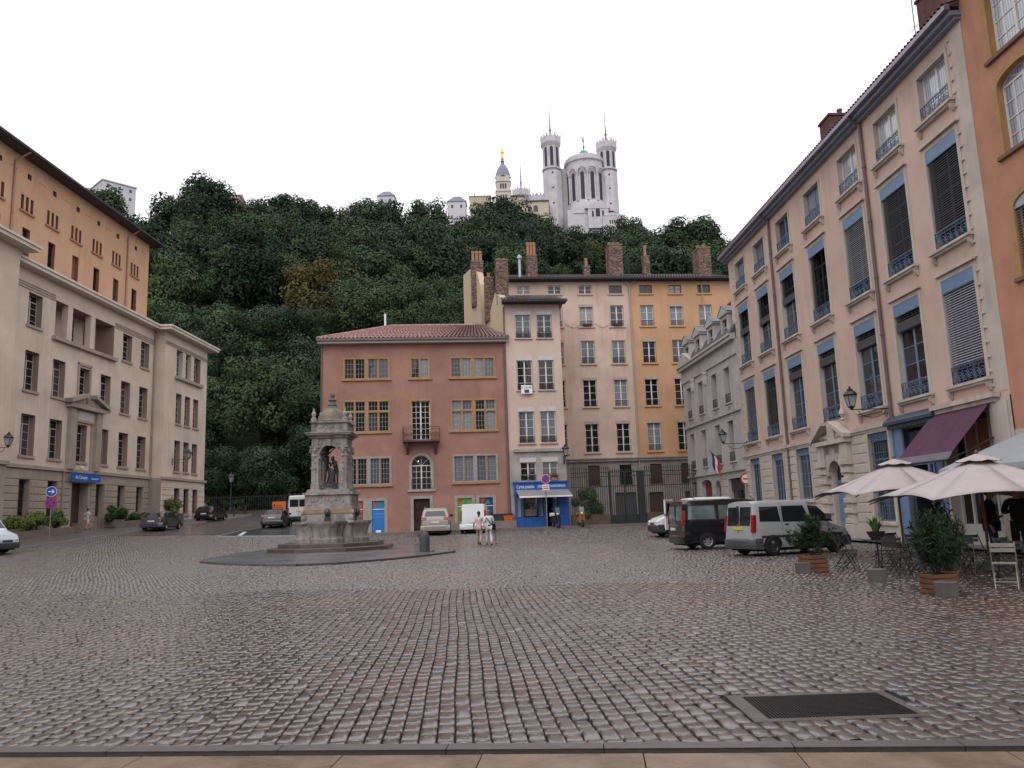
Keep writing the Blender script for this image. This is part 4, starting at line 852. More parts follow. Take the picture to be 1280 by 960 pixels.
MB().box(6.15,6.25,.06,.24,.4,4.5).box(5.2,6.12,.12,.17,.5,1.3).box(6.28,7.18,.12,.17,.5,1.3).obj('gate_leaf',dg,FE)
fc=M('forecourt_pavement',(.14,.12,.11),.5,.25,1.2,bump=.2)
o=MB().box(-3.5,13,-4.0,6,.3,.64).obj('forecourt_slab',fc,None,(2,60.6,0),(0,0,math.atan2(.1,1))); o['kind']='structure'
o=MB().box(-22,10,-.95,2,.2,.70).obj('pavement',fc,None,(3.2,58.1+.15,0),(0,0,math.atan2(.1,1))); o['kind']='structure'
# =============== left: cream institution with pavilions ===============
LD=(.019996,.99980006)
L=facade_root('institute_building','long cream institute building on the left with blue sign over its door',(-34.4,40),LD)
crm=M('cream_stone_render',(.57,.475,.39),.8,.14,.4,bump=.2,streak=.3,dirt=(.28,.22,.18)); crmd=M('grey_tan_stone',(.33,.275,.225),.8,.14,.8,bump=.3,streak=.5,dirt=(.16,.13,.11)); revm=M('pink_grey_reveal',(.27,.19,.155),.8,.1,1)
joy=M('grey_white_joinery',(.42,.41,.38),.5,.08,3)
cu=[12.3,15.75,19.05,22.45,25.7,29.0,32.25]; GB=6.08
rows=[(6.85,2.9),(11.45,2.8),(16.1,2.35)]
H=[]
for c in [2.5,5.7,9.0]+cu:
    for j,(z,h) in enumerate(rows):
        if j==2 and 18<c<27: continue
        H.append((c-.8,c+.8,z,z+h,0,.55))
H.append((18.2,26.7,15.95,18.7,0,1.6))
HG=[(c-.6,c+.6,2.6 if c<30 else 3.0,5.2,0,.45) for c in (2.5,5.7,9.0,15.75,19.05,25.6,29.0,32.25)]+[(21.6,23.9,1.0,5.2,0,1.0)]
NPu=(-6,13.6)   # near pavilion range (projects)
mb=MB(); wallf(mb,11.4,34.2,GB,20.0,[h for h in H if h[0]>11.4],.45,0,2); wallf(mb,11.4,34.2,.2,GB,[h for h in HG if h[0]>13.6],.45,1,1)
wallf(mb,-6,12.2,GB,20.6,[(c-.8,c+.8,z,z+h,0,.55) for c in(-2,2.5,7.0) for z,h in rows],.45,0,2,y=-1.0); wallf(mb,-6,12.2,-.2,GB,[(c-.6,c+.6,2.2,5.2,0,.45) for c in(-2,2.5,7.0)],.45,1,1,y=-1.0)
for z0,z1,m_ in((-.2,GB,1),(GB,20.6,0)):
    mb.quad((12.2,-1,z0),(12.2,0,z0),(12.2,0,z1),(12.2,-1,z1),m_)
hull(mb,-6,34.2,14,-.2,20.0,0); mb.quad((-6,-1,20.6),(12.2,-1,20.6),(12.2,0,20.6),(-6,0,20.6),0)
# far pavilion
P0,P1=34.2,44.0; hp=[]
for c in(37.4,39.4,41.4):
    hp+=[(c-.62,c+.62,6.85,9.8,0,.4),(c-.62,c+.62,11.45,14.4,0,.4)]
hp.append((36.6,42.3,16.1,18.7,0,.4))
wallf(mb,P0,P1,GB,20.0,hp,.4,0,2,y=-1.0); wallf(mb,P0,P1,.5,GB,[(c-.6,c+.6,2.8,5.2,0,.4) for c in(37.5,39.6,41.7)],.4,0,2,y=-1.04)
for z0,z1,m_,o_ in((.5,GB,1,-1.04),(GB,20,0,-1)):
    mb.quad((P0,0,z0),(P0,o_,z0),(P0,o_,z1),(P0,0,z1),m_); mb.quad((P1,o_,z0),(P1,14,z0),(P1,14,z1),(P1,o_,z1),0)
mb.quad((P0,-1,20),(P1,-1,20),(P1,14,20),(P0,14,20),0)
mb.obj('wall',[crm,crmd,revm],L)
MB().box(18.2,26.7,1.6,1.66,15.95,18.7).obj('loggia_wall',crm,L)
# loggia back wall has windows and columns
for c in(19.6,22.6,25.4): window(L,c-.6,16.2,1.2,2.2,2,3,mat=joy,rec=1.45)
for c in(20.15,23.4): MB().box(c-.33,c+.33,.02,.5,15.95,18.7).obj('loggia_pillar',crm,L)
MB().box(17.9,27.0,-.3,.1,15.65,15.93).obj('ledge',crmd,L)
for c in cu:
    for j,(z,h) in enumerate(rows):
        if j==2 and 18<c<27: continue
        f=window(L,c-.8,z,1.6,h,2,4,mat=joy,rec=.42,tr=.78,sill=crmd,sillh=.2,sillo=.14,glass=glassd,panes=False)
for c in(-2,2.5,7.0):
    for z,h in rows:
        f=window(L,c-.8,z,1.6,h,2,4,mat=joy,rec=.42,tr=.78); f.location.y-=1.0; MB().box(-.14,1.74,-.6,-.35,-.2,0).obj('window_sill',crmd,f)
for c in(37.4,39.4,41.4):
    for z in(6.85,11.45): f=window(L,c-.62,z,1.24,2.95,2,4,mat=joy,rec=.36,tr=.78,sill=crmd,sillh=.2,sillo=.14); f.location.y-=1.0
    f=window(L,c-.62,16.1,1.24,2.6,2,4,mat=joy,rec=.36,tr=.78); f.location.y-=1.0
for c in(38.4,40.4): MB().box(c-.36,c+.36,-.98,-.62,16.1,18.7).obj('window_pier',crm,L)
MB().box(36.3,42.6,-1.3,-.98,15.75,16.05).obj('ledge',crmd,L)
for h in HG[:]:
    if h[0]<13.6 or h[1]-h[0]>2: continue
    f=window(L,h[0],h[2],1.2,h[3]-h[2],2,4,mat=M('brown_joinery',(.13,.075,.055),.55,.15,3),rec=.38)
for c in(37.5,39.6,41.7): f=window(L,c-.6,2.8,1.2,2.4,2,3,mat=MC['brown_joinery'],rec=.3); f.location.y-=1.04; MB().box(-.12,1.32,-.48,-.3,-.22,0).obj('window_sill',crmd,f)
# rusticated courses
blocks(L,crmd,[(12.3,15.1),(16.4,18.4),(19.7,21.3),(24.2,24.95),(26.25,28.35),(29.65,31.6),(32.9,34.1)],1.2,5.2,.5,y=0,pr=.06,bw=(8,9))
blocks(L,crmd,[(12.3,34.1)],5.2,6.0,.78,y=0,pr=.04,bw=(30,31))
blocks(L,crm,[(34.25,36.85),(38.15,38.95),(40.25,41.05),(42.35,43.98)],2.0,5.2,.5,y=-1.04,pr=.06,bw=(8,9)); blocks(L,crm,[(34.25,43.98)],5.2,6.0,.78,y=-1.04,pr=.04,bw=(30,31))
for a_,b_,y0_,y1_ in((12.2,34.2,-.18,-.0005),(-6,12.3,-1.18,-1.0005),(34.1,44.1,-1.25,-1.0405)): MB().box(a_,b_,y0_,y1_,GB-.12,GB+.12).obj('string_course',crmd,L)
mb=MB()
mb.box(12.2,18.1,-.05,-.0005,18.6,18.72).box(12.2,18.1,-.05,-.0005,18.8,18.9).box(12.2,18.1,-.05,-.0005,18.98,19.06)
mb.box(26.8,34.2,-.05,-.0005,18.6,18.72).box(26.8,34.2,-.05,-.0005,18.8,18.9).box(26.8,34.2,-.05,-.0005,18.98,19.06)
for z in(18.78,18.92,19.04): mb.box(34.15,44.05,-1.05,-1.0005,z,z+.07)
mb.obj('frieze_bands',crmd,L,kind='stuff')
mb=MB(); mb.box(12.2,33.5,-.75,0,20.0,20.25).box(12.2,33.4,-.85,0,20.25,20.42).box(33.4,45.0,-1.85,.5,20.0,20.25).box(33.3,45.1,-1.95,.5,20.25,20.42).box(-6,13.0,-1.85,.5,20.6,20.85).box(-6,13.1,-1.95,.5,20.85,21.02)
mb.box(33.4,45.0,.5,14,20.0,20.3); mb.obj('cornice',M('pale_cornice',(.60,.52,.44),.7,.1,1,streak=.3),L)
for u,z in((33.95,20),(20.2,6.0)): mb=MB(); gutter_pipe(mb,u,1.4,z,y=-.12,r=.065); mb.obj('drainpipe',M('stone_coloured_pipe',(.27,.2,.17),.5,.1,2),L)
# door frame with broken pediment
mb=MB(); mb.box(20.5,21.3,-.3,0,6.2,10.9).box(24.2,25.0,-.3,0,6.2,10.9).box(21.3,24.2,-.15,-.0005,9.9,10.9).box(21.3,21.7,-.12,0,6.2,9.9).box(23.8,24.2,-.12,0,6.2,9.9).box(20.2,25.3,-.5,0,10.9,11.2)
for a,b in((20.0,22.3),(25.5,23.4)):
    d=1 if b>a else -1; mb.prism([(a,11.22),(b,11.9),(b+.05*d,12.2),(a-.1*d,11.5)],'y',-.65,-.02).prism([(a+.2*d,11.22),(b,11.22),(b,11.8)],'y',-.3,-.01)
mb.box(21.5,21.7,-.1,0,11.4,14.6).box(23.2,23.4,-.1,0,11.4,14.6).box(21.5,23.4,-.1,0,14.4,14.6); mb.obj('door_case',crmd,L)
MB().box(21.7,23.9,-.17,-.15,10.05,10.75).obj('carved_panel',M('pale_carved_panel',(.45,.42,.38),.8,.1,4),L)
MB().box(22.55,22.75,-.2,0,6.35,6.5).obj('door_lamp',M('globe_lamp',(.8,.8,.75),.3,0),L)
o=MB().box(21.6,23.9,.7,.8,1.0,5.2).box(22.72,22.78,.66,.7,1.0,5.2).obj('door',M('dark_maroon_door',(.06,.025,.02),.5,.2,2),L)
s=thing('shop_sign','long blue sign board with white lettering over the institute entrance','sign',(-34.4,40,0),math.atan2(LD[1],LD[0]))
MB().box(20.8,24.9,-.42,-.34,5.28,5.88).obj('board',M('sign_blue',(.015,.10,.38),.4,.05,2),s); text(s,'du Campey',.36,(22.1,-.425,5.48),(PI/2,0,0),lw); text(s,'restaurant bar',.19,(24.0,-.425,5.5),(PI/2,0,0),lw)
# orange upper block set back
U=facade_root('upper_block','tall orange rendered block rising behind the cream institute building',(-39.4,40),LD)
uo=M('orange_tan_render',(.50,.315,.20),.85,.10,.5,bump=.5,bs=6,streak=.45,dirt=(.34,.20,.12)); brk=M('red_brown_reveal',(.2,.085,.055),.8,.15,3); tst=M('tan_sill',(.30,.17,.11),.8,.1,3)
us=[4.3,7.8,11.3,14.6,18.1,21.8,25.3,28.9,32.4,35.95,39.6]
H=[]
for u in us: H+=[(u-.22,u+.28,30.03,30.5)]+[(u-.85+k*.62,u-.85+k*.62+.36,27.2,28.5) for k in range(3)]+[(u-.45,u+.55,23.25,25.85)]
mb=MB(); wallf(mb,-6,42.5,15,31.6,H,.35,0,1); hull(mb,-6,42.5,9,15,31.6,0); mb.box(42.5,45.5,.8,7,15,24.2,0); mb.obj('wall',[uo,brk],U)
for i,u in enumerate(us):
    f=inst('window',box_mesh('window',(0,1.0,.3,.33,0,2.6),glassd if i!=7 else brk),U,(u-.45,0,23.25)); MB().box(-.12,1.12,-.12,.02,-.16,0).obj('window_sill',tst,f)
    f=inst('slit_window',box_mesh('slit_window',(0,1.7,.3,.33,0,1.3),glassd),U,(u-.9,0,27.2)); MB().box(-.12,1.8,-.14,.02,-.16,0).obj('window_sill',tst,f)
    inst('vent',box_mesh('vent',(0,.5,.3,.33,0,.47),dkb),U,(u-.22,0,30.03))
    mb=MB()
    for k in range(3): mb.tube((u+1.4+k*.35,-.02,30.3-.0),(u+1.4+k*.35,.05,30.3),.05,n=6)
    mb.obj('vent_hole',dkb,U)
mb=MB(); tiles(mb,(-6,-1.1,31.75),(43.6,-1.1,31.75),(43.6,4.5,33.6),(-6,4.5,33.6),pitch=.3,rows=4); mb.prism([(-1.05,31.72),(4.5,33.55),(9.8,31.72)],'x',-6,43.5); mb.prism([(.5,24.2),(3.9,25.4),(7.3,24.2)],'x',42.5,46.0); mb.obj('roof',M('dark_violet_tiles',(.075,.05,.06),.8,.4,4,bump=.3),U)
mb=MB(); mb.box(-6,43.5,-1.05,0,31.6,31.72).box(-6,43.5,-1.25,-1.05,31.62,31.82); mb.obj('eave_gutter',MC['dark_eave'],U)
for u in(19.85,37.9): mb=MB(); gutter_pipe(mb,u,20.6,30.8,r=.09); mb.tube((u,-.1,30.8),(u+.3,-1.1,31.65),.08); mb.obj('drainpipe',M('tan_pipe',(.3,.17,.11),.5,.1,2),U)
# =============== hill ===============
def profile(az):   # skyline elevation (tan) and ridge distance by azimuth tangent
    t=np.array([-.9,-.6,-.50,-.44,-.34,-.24,-.16,-.08,-.02,.04,.09,.12,.15,.21,.28,.5,.9]); e=np.array([.42,.43,.418,.418,.424,.424,.405,.402,.392,.378,.36,.335,.352,.352,.345,.34,.33])
    d=np.array([230,235,240,245,260,290,315,335,350,358,362,362,350,340,335,330,330.])
    return np.interp(az,t,e),np.interp(az,t,d)
def hillz(x,y):
    x=np.asarray(x,float); y=np.asarray(y,float); t=x/np.maximum(y,1); e,dr=profile(t)
    foot=np.interp(t,[-.9,-.42,-.25,.0,.2,.9],[100,108,100,95,95,95]); top=e*dr+1.65-np.interp(t,[-.42,-.36,-.28,-.2,-.1,.0,.06,.1,.125,.15,.2],[15,18,22.5,24,22.5,21.5,22.5,23.5,22,18.5,18])
    s=np.clip((y-foot)/(dr-foot),0,1); z=2.2+(top-2.2)*(s**.93)
    z=np.where(y>dr,top+(y-dr)*.05,z); return np.where(y<foot,gzn(x,y)-1.5,z)+np.where(y>foot+8,1.2*np.sin(x*.09)*np.sin(y*.07),0)
xs=np.linspace(-420,330,130); ys=np.concatenate([np.arange(90,440,5.),[480,560]])
X,Y=np.meshgrid(xs,ys); Z=hillz(X,Y); Z[-2:]-=np.array([[30],[90]]); nx=len(xs)
me=bpy.data.meshes.new('hillside'); me.from_pydata(np.stack([X.ravel(),Y.ravel(),Z.ravel()],1).tolist(),[],[(j*nx+i,j*nx+i+1,(j+1)*nx+i+1,(j+1)*nx+i) for j in range(len(ys)-1) for i in range(nx-1)])
me.materials.append(M('dark_woodland_floor',(.018,.026,.012),.95,.5,.15,bump=1,bs=1.5)); me.polygons.foreach_set('use_smooth',[True]*len(me.polygons)); inst('hillside',me)['kind']='structure'
# foliage material: per tree hue by object random, per clump tone by attribute
def leaf_mat(name,cols,rough=.65):
    m=bpy.data.materials.new(name); m.use_nodes=True; n=m.node_tree; N=n.nodes; Lk=n.links.new; b=N['Principled BSDF']
    oi=N.new('ShaderNodeObjectInfo'); cr=N.new('ShaderNodeValToRGB'); cr.color_ramp.interpolation='LINEAR'; e=cr.color_ramp.elements
    e[0].position=0; e[0].color=(*cols[0],1); e[1].position=1; e[1].color=(*cols[-1],1)
    for i,c in enumerate(cols[1:-1]): x=e.new((i+1)/(len(cols)-1)); x.color=(*c,1)
    Lk(oi.outputs['Random'],cr.inputs['Fac'])
    at=N.new('ShaderNodeAttribute'); at.attribute_name='tone'; mr=N.new('ShaderNodeMapRange'); mr.inputs['To Min'].default_value=.5; mr.inputs['To Max'].default_value=1.5; Lk(at.outputs['Fac'],mr.inputs['Value'])
    mx=N.new('ShaderNodeVectorMath'); mx.operation='SCALE'; Lk(cr.outputs['Color'],mx.inputs[0]); Lk(mr.outputs[0],mx.inputs['Scale']); Lk(mx.outputs[0],b.inputs['Base Color'])
    b.inputs['Roughness'].default_value=rough; b.inputs['Specular IOR Level'].default_value=.08; return m
g_dark=leaf_mat('woodland_leaves',[(.018,.034,.020),(.034,.060,.030),(.050,.078,.036),(.024,.046,.030),(.058,.078,.034),(.036,.062,.036),(.044,.070,.034),(.021,.038,.022)])
g_lime=leaf_mat('light_green_leaves',[(.042,.076,.030),(.054,.084,.034),(.042,.074,.034)])
g_gold=leaf_mat('turning_leaves',[(.066,.066,.022),(.078,.062,.022),(.055,.070,.024)]); g_rust=leaf_mat('russet_leaves',[(.05,.028,.015),(.06,.04,.02)])
bark=M('dark_bark',(.035,.028,.022),.9,.3,4,bump=.5,bs=8)
def crown_mesh(name,seed,n,size,mat,rx=1,rz=.8,lobes=26,up=.3,conic=0):
    r=np.random.default_rng(seed); 
    th=r.uniform(0,2*PI,lobes); u=r.uniform(-.6,.85,lobes); rr=r.uniform(.35,.72,lobes)
    C=np.stack([rx*rr*np.cos(th)*np.sqrt(1-np.minimum(u*u,.95)*.8),rx*rr*np.sin(th)*np.sqrt(1-np.minimum(u*u,.95)*.8),rz*rr*u*1.25+rz],1)
    if conic: C[:,0]*=1-.35*(C[:,2]/(2*rz)); C[:,1]*=1-.35*(C[:,2]/(2*rz))
    Rl=r.uniform(.24,.40,lobes); C=np.vstack([C,[0,0,rz]]); Rl=np.append(Rl,.5)
    k=r.integers(0,lobes+1,n); d=r.normal(size=(n,3)); d/=np.linalg.norm(d,axis=1)[:,None]
    rad=Rl[k]*(.70+.44*r.random(n)**1.3); P=C[k]+d*rad[:,None]*np.array([1,1,.85])
    lt=r.normal(0,.16,lobes+1)
    tone=np.clip(.42+.22*d[:,2]*0+lt[k]+r.normal(0,.08,n),0,1)
    nrm=d*1.0+r.normal(size=(n,3))*.34+[0,0,up]; nrm/=np.linalg.norm(nrm,axis=1)[:,None]
    a=np.cross(nrm,r.normal(size=(n,3))); a/=np.linalg.norm(a,axis=1)[:,None]; b=np.cross(nrm,a); s=size*r.uniform(.55,1.35,n)[:,None]
    V=np.stack([P-a*s-b*s*.55,P+a*s*.2-b*s*.75,P+a*s+b*s*.1,P+a*s*.1+b*s*.8,P-a*s*.75+b*s*.45],1).reshape(-1,3)
    me=bpy.data.meshes.new(name); me.vertices.add(len(V)); me.vertices.foreach_set('co',V.ravel()); me.loops.add(n*5); me.loops.foreach_set('vertex_index',np.arange(n*5)); me.polygons.add(n); me.polygons.foreach_set('loop_start',np.arange(n)*5); me.update(calc_edges=True)
    at=me.attributes.new('tone','FLOAT','POINT'); at.data.foreach_set('value',np.repeat(tone,5)); me.materials.append(mat); return me
def trunk_mesh(seed,h=1.0,r=.035):
    random.seed(seed); mb=MB(); mb.tube((0,0,-.25),(0,0,h*.5),r,r*.75,7); mb.tube((0,0,h*.5),(.03,.02,h*1.1),r*.75,r*.35,6)
    for k in range(6):
        a=random.uniform(0,2*PI); z=h*random.uniform(.35,.9); l=random.uniform(.35,.7); mb.tube((0,0,z),(l*math.cos(a),l*math.sin(a),z+.35*l+.2),r*.4,r*.12,5)
    return mb.mesh('trunk',bark)
crn=[crown_mesh('crown',s,7000,.036,g_dark,rz=rz,conic=c) for s,rz,c in((1,.8,0),(2,.95,0),(3,.72,0),(4,1.05,1),(5,.85,0),(6,.9,1))]
crnn=[crown_mesh('crown',s,14000,.024,g_dark,rz=.9) for s in(11,12,13)]
crg=[crown_mesh('crown',s,7000,.035,g_gold,rz=.8) for s in(21,22)]; crl=[crown_mesh('crown',s,7000,.035,g_lime,rz=.85) for s in(31,32)]; crr=crown_mesh('crown',41,3000,.058,g_rust,rz=.8)
cfn=crown_mesh('crown',51,7000,.036,g_dark,rx=.8,rz=1.0,conic=1)
trk=[trunk_mesh(s) for s in(1,2,3)]
random.seed(21); tr_n=0; pts=[]
def px_of(x,y,z):
    v=Vector((x,y,z))-Vector((0,0,1.65)); d=v.dot(fw); return 640+1000*v.dot(rt)/d,480-1000*v.dot(up)/d
cand=[]
y=104.
while y<362:
    sp=8.0+ (y-100)*.024; x=-.62*y
    while x<.32*y:
        xx=x+random.uniform(-.33,.33)*sp; yy=y+random.uniform(-.4,.4)*sp; cand.append((xx,yy,sp)); x+=sp*1.02
    y+=sp*.92
def place_tree(xx,yy,r,kind,label,group,sink=0,zs=1.0):
    global tr_n
    z=float(hillz(xx,yy)); pool={'d':crn,'n':crnn,'g':crg,'l':crl,'r':[crr],'c':[cfn]}[kind]; me=random.choice(pool)
    t=thing('hill_tree',label,'tree',(xx,yy,z-.3),random.uniform(0,2*PI),group)
    inst('trunk',random.choice(trk),t,(0,0,0),(0,0,0),(r,r,r*1.3)); inst('crown',me,t,(0,0,r*.45-sink),(random.uniform(-.06,.06),random.uniform(-.06,.06),0),(r*random.uniform(.95,1.15),r*random.uniform(.95,1.15),r*random.uniform(.95,1.2)*zs)); tr_n+=1
rest_t=[]; placed=[]
for xx,yy,sp in cand:
    zt=float(hillz(xx,yy)); e,drr=profile(xx/yy)
    if yy>drr+4: continue
    px,py=px_of(xx,yy,zt+sp*.9)
    if px<120 or px>960: continue
    if px<185 and py>300: continue
    if px>400 and py>425: continue
    if px>600 and py>345: continue
    if px>915 and py>290: continue
    placed.append((yy,xx,sp,px,py))
placed.sort()
for yy,xx,sp,px,py in placed:
    r=sp*random.choice((.54,.6,.68,.76,.86))*random.uniform(.95,1.05)
    h=random.random(); kind='d'; lab=None
    if 330<px<450 and 355<py<425 and h<.3: kind='g'
    elif 230<px<420 and py<300 and h<.05: kind='r'
    elif 100<px<300 and 340<py<460 and h<.35: kind='l'
    elif h<.05: kind='l'
    elif h<.07: kind='g'
    elif h<.08: kind='r'
    elif h<.15: kind='c'
    elif yy<150: kind='n'
    ht='low on' if py>430 else 'halfway up' if py>320 else 'high on'
    wh='left' if px<330 else 'middle' if px<600 else 'right'
    kn={'d':'dark green broadleaf tree','n':'large dense green tree near the foot','g':'yellowing autumn tree','l':'bright light green tree','r':'brownish red leaved tree','c':'tall narrow dark conifer'}[kind]
    lab=f'{kn} {ht} the {wh} part of the wooded hillside'
    if tr_n<298: place_tree(xx,yy,r,kind,lab,f'{kn}s {ht} the {wh} part of the hill')
    else: rest_t.append((xx,yy,r))
print('TREES',tr_n,'rest',len(rest_t))
# remaining far crowns and undergrowth as one mass
def mass(name,L_,n,size,mat,zoff=.45,kk=1.0):
    r=np.random.default_rng(5); Vs=[];T=[]
    for xx,yy,rr in L_:
        z=float(hillz(xx,yy)); c=np.array([xx,yy,z+rr*zoff+rr*.5]); d=r.normal(size=(n,3)); d/=np.linalg.norm(d,axis=1)[:,None]; lump=1+.22*np.sin(d[:,0]*5+xx)*np.sin(d[:,1]*5+yy)*np.sin(d[:,2]*4)
        P=c+d*rr*kk*(lump*r.uniform(.8,1.05,n))[:,None]*[1,1,.85]; nr=d+r.normal(size=(n,3))*.5; nr/=np.linalg.norm(nr,axis=1)[:,None]
        a=np.cross(nr,r.normal(size=(n,3))); a/=np.linalg.norm(a,axis=1)[:,None]; b=np.cross(nr,a); s=size*r.uniform(.6,1.3,n)[:,None]
        Vs.append(np.stack([P-a*s-b*s*.6,P+a*s*.3-b*s*.8,P+a*s,P+b*s*.8-a*s*.2],1).reshape(-1,3)); T.append(np.repeat(np.clip(r.uniform(.2,.6)+r.normal(0,.12,n),0,1),4))
    V=np.concatenate(Vs); T=np.concatenate(T); m=len(V)//4; me=bpy.data.meshes.new(name); me.vertices.add(len(V)); me.vertices.foreach_set('co',V.ravel()); me.loops.add(m*4); me.loops.foreach_set('vertex_index',np.arange(m*4)); me.polygons.add(m); me.polygons.foreach_set('loop_start',np.arange(m)*4); me.update(calc_edges=True)
    at=me.attributes.new('tone','FLOAT','POINT'); at.data.foreach_set('value',T); me.materials.append(mat); o=inst(name,me); o['kind']='stuff'; props(o,'dense dark green undergrowth filling the gaps between the hillside trees','undergrowth'); return o
ug=[(xx+random.uniform(-3,3),yy+3,2.6) for yy,xx,sp,px,py in placed if yy<230]+rest_t
ug+=[(-.62*100+k*2.2+random.uniform(-.5,.5),104+random.uniform(-1.5,1.5)-max(0,(-62+k*2.2+25)*.2),2.2) for k in range(26)]
for t_ in np.linspace(-.46,.32,170):
    dr_=float(profile(t_)[1]); ug.append((t_*dr_,dr_-random.uniform(1,9),random.uniform(2.4,4.2)))
mass('undergrowth',ug,520,.30,g_dark,zoff=.1)
# a few rampart-top houses
def hz(x,y): return float(hillz(x,y))
farw=M('far_white_render',(.48,.48,.50),.8,.05,.3); fart=M('far_tan_stone',(.44,.36,.27),.8,.1,.4); farr=M('far_grey_roof',(.16,.18,.22),.7,.15,.5); fard=M('far_window',(.03,.035,.045),.2,0); farp=M('far_pink_wall',(.40,.31,.25),.8,.1,.3)
def farhouse(name,label,x,y,w,d,z0,zt,wm,wins,rz=0,roof='flat',rm=None,rh=3,cols=4,extra=None):
    t=thing(name,label,'building',(x,y,0),rz); MB().box(-w/2,w/2,0,d,z0,zt).obj('wall',wm,t)
    if roof=='flat': MB().box(-w/2-.5,w/2+.5,-.5,d+.5,zt,zt+.5).obj('roof',rm or wm,t)
    elif roof=='hip': MB().add([(-w/2-.4,-.4,zt),(w/2+.4,-.4,zt),(w/2+.4,d+.4,zt),(-w/2-.4,d+.4,zt),(-w*.18,d/2,zt+rh),(w*.18,d/2,zt+rh)],[(0,1,5,4),(1,2,5),(2,3,4,5),(3,0,4),(0,3,2,1)]).obj('roof',rm or farr,t)
    elif roof=='gable': MB().prism([(-.5,zt),(d/2,zt+rh),(d+.5,zt)],'x',-w/2-.4,w/2+.4).obj('roof',rm or farr,t)
    me=MB().box(-.55,.55,-.06,.1,0,1.7).mesh('window',fard)
    for zz in wins:
        for i in range(cols): inst('window',me,t,(-w/2+w*(i+.5)/cols,0,zz))
    for zz in wins:
        for i in range(3): inst('window',me,t,(w/2,d*(i+.5)/3,zz),(0,0,PI/2))
    return t
farhouse('white_block','white flat roofed hospital block on the far left hilltop',-204.5,378,17,16,150,171.3,farw,(168.2,163.8),rz=-.75,cols=4)
farhouse('grey_block','grey pitched roof block behind the white hilltop block',-212,392,18,18,150,175,M('far_grey_render',(.42,.41,.42),.8,.05,.3),(172,),rz=.35,roof='hip',rh=4.5,cols=3)
farhouse('long_house','long low pink walled roof just showing above the hilltop trees',-146,380,24,10,150,164.3,farp,(),roof='gable',rh=2.4,rm=M('far_pink_tiles',(.30,.22,.2),.8,.1,.5))
farhouse('mansard_house','small grey slate roofed house among trees on the hilltop left of the chapel',-60,380,8.5,8,148,161.2,farw,(158,),roof='hip',rh=4,cols=2)
farhouse('villa','grey roofed villa with round dormer at the ridge beside the tan tower house',-24.6,380,9,8,145,157.0,farw,(153.6,),roof='hip',rh=4.2,cols=2)
t=farhouse('tower_house','square tan stone house with low roof left of the chapel spire',-12.9,380,10.3,9,145,159.4,fart,(154.5,),roof='hip',rh=1.4,rm=M('far_brown_roof',(.2,.14,.12),.8,.1,.5),cols=2); MB().box(-3,-2.4,3,3.6,159,162.5).obj('chimney',fart,t)
# =============== basilica ===============
BY=380; bst=M('white_basilica_stone',(.47,.46,.48),.75,.05,.3,bump=.1,bs=3,streak=.7,dirt=(.27,.26,.28)); bsd=M('grey_basilica_stone',(.33,.32,.325),.8,.08,.4); bld=M('violet_lead_spire',(.10,.07,.12),.5,.1,.6); bgl=M('basilica_window',(.035,.035,.05),.6,.2,.5)
BA=thing('basilica','white hilltop basilica with four crowned octagonal towers and a round apse','church',(0,BY,0))
def octo(mb,cx,cy,r,z0,z1,m=0,r1=None,n=8): mb.lathe([(0,z0),(r,z0),(r1 or r,z1),(0,z1)],n,(cx,cy),m,rot=PI/8)
def arch_poly(w,h): return [(-w/2,0),(w/2,0),(w/2,h-w/2)]+[(w/2*math.cos(a),h-w/2+w/2*math.sin(a)) for a in (PI*k/8 for k in range(1,8))]+[(-w/2,h-w/2)]
def around(mb,cx,cy,r,ang,w,h,z,dep=.3,m=0,rise=.0,poly=None):
    mb.T=Matrix.Translation((cx,cy,z))@Matrix.Rotation(ang+PI/2,4,'Z')@Matrix.Translation((0,-r,0)); mb.prism(poly or arch_poly(w,h),'y',-rise,dep,m); mb.T=None
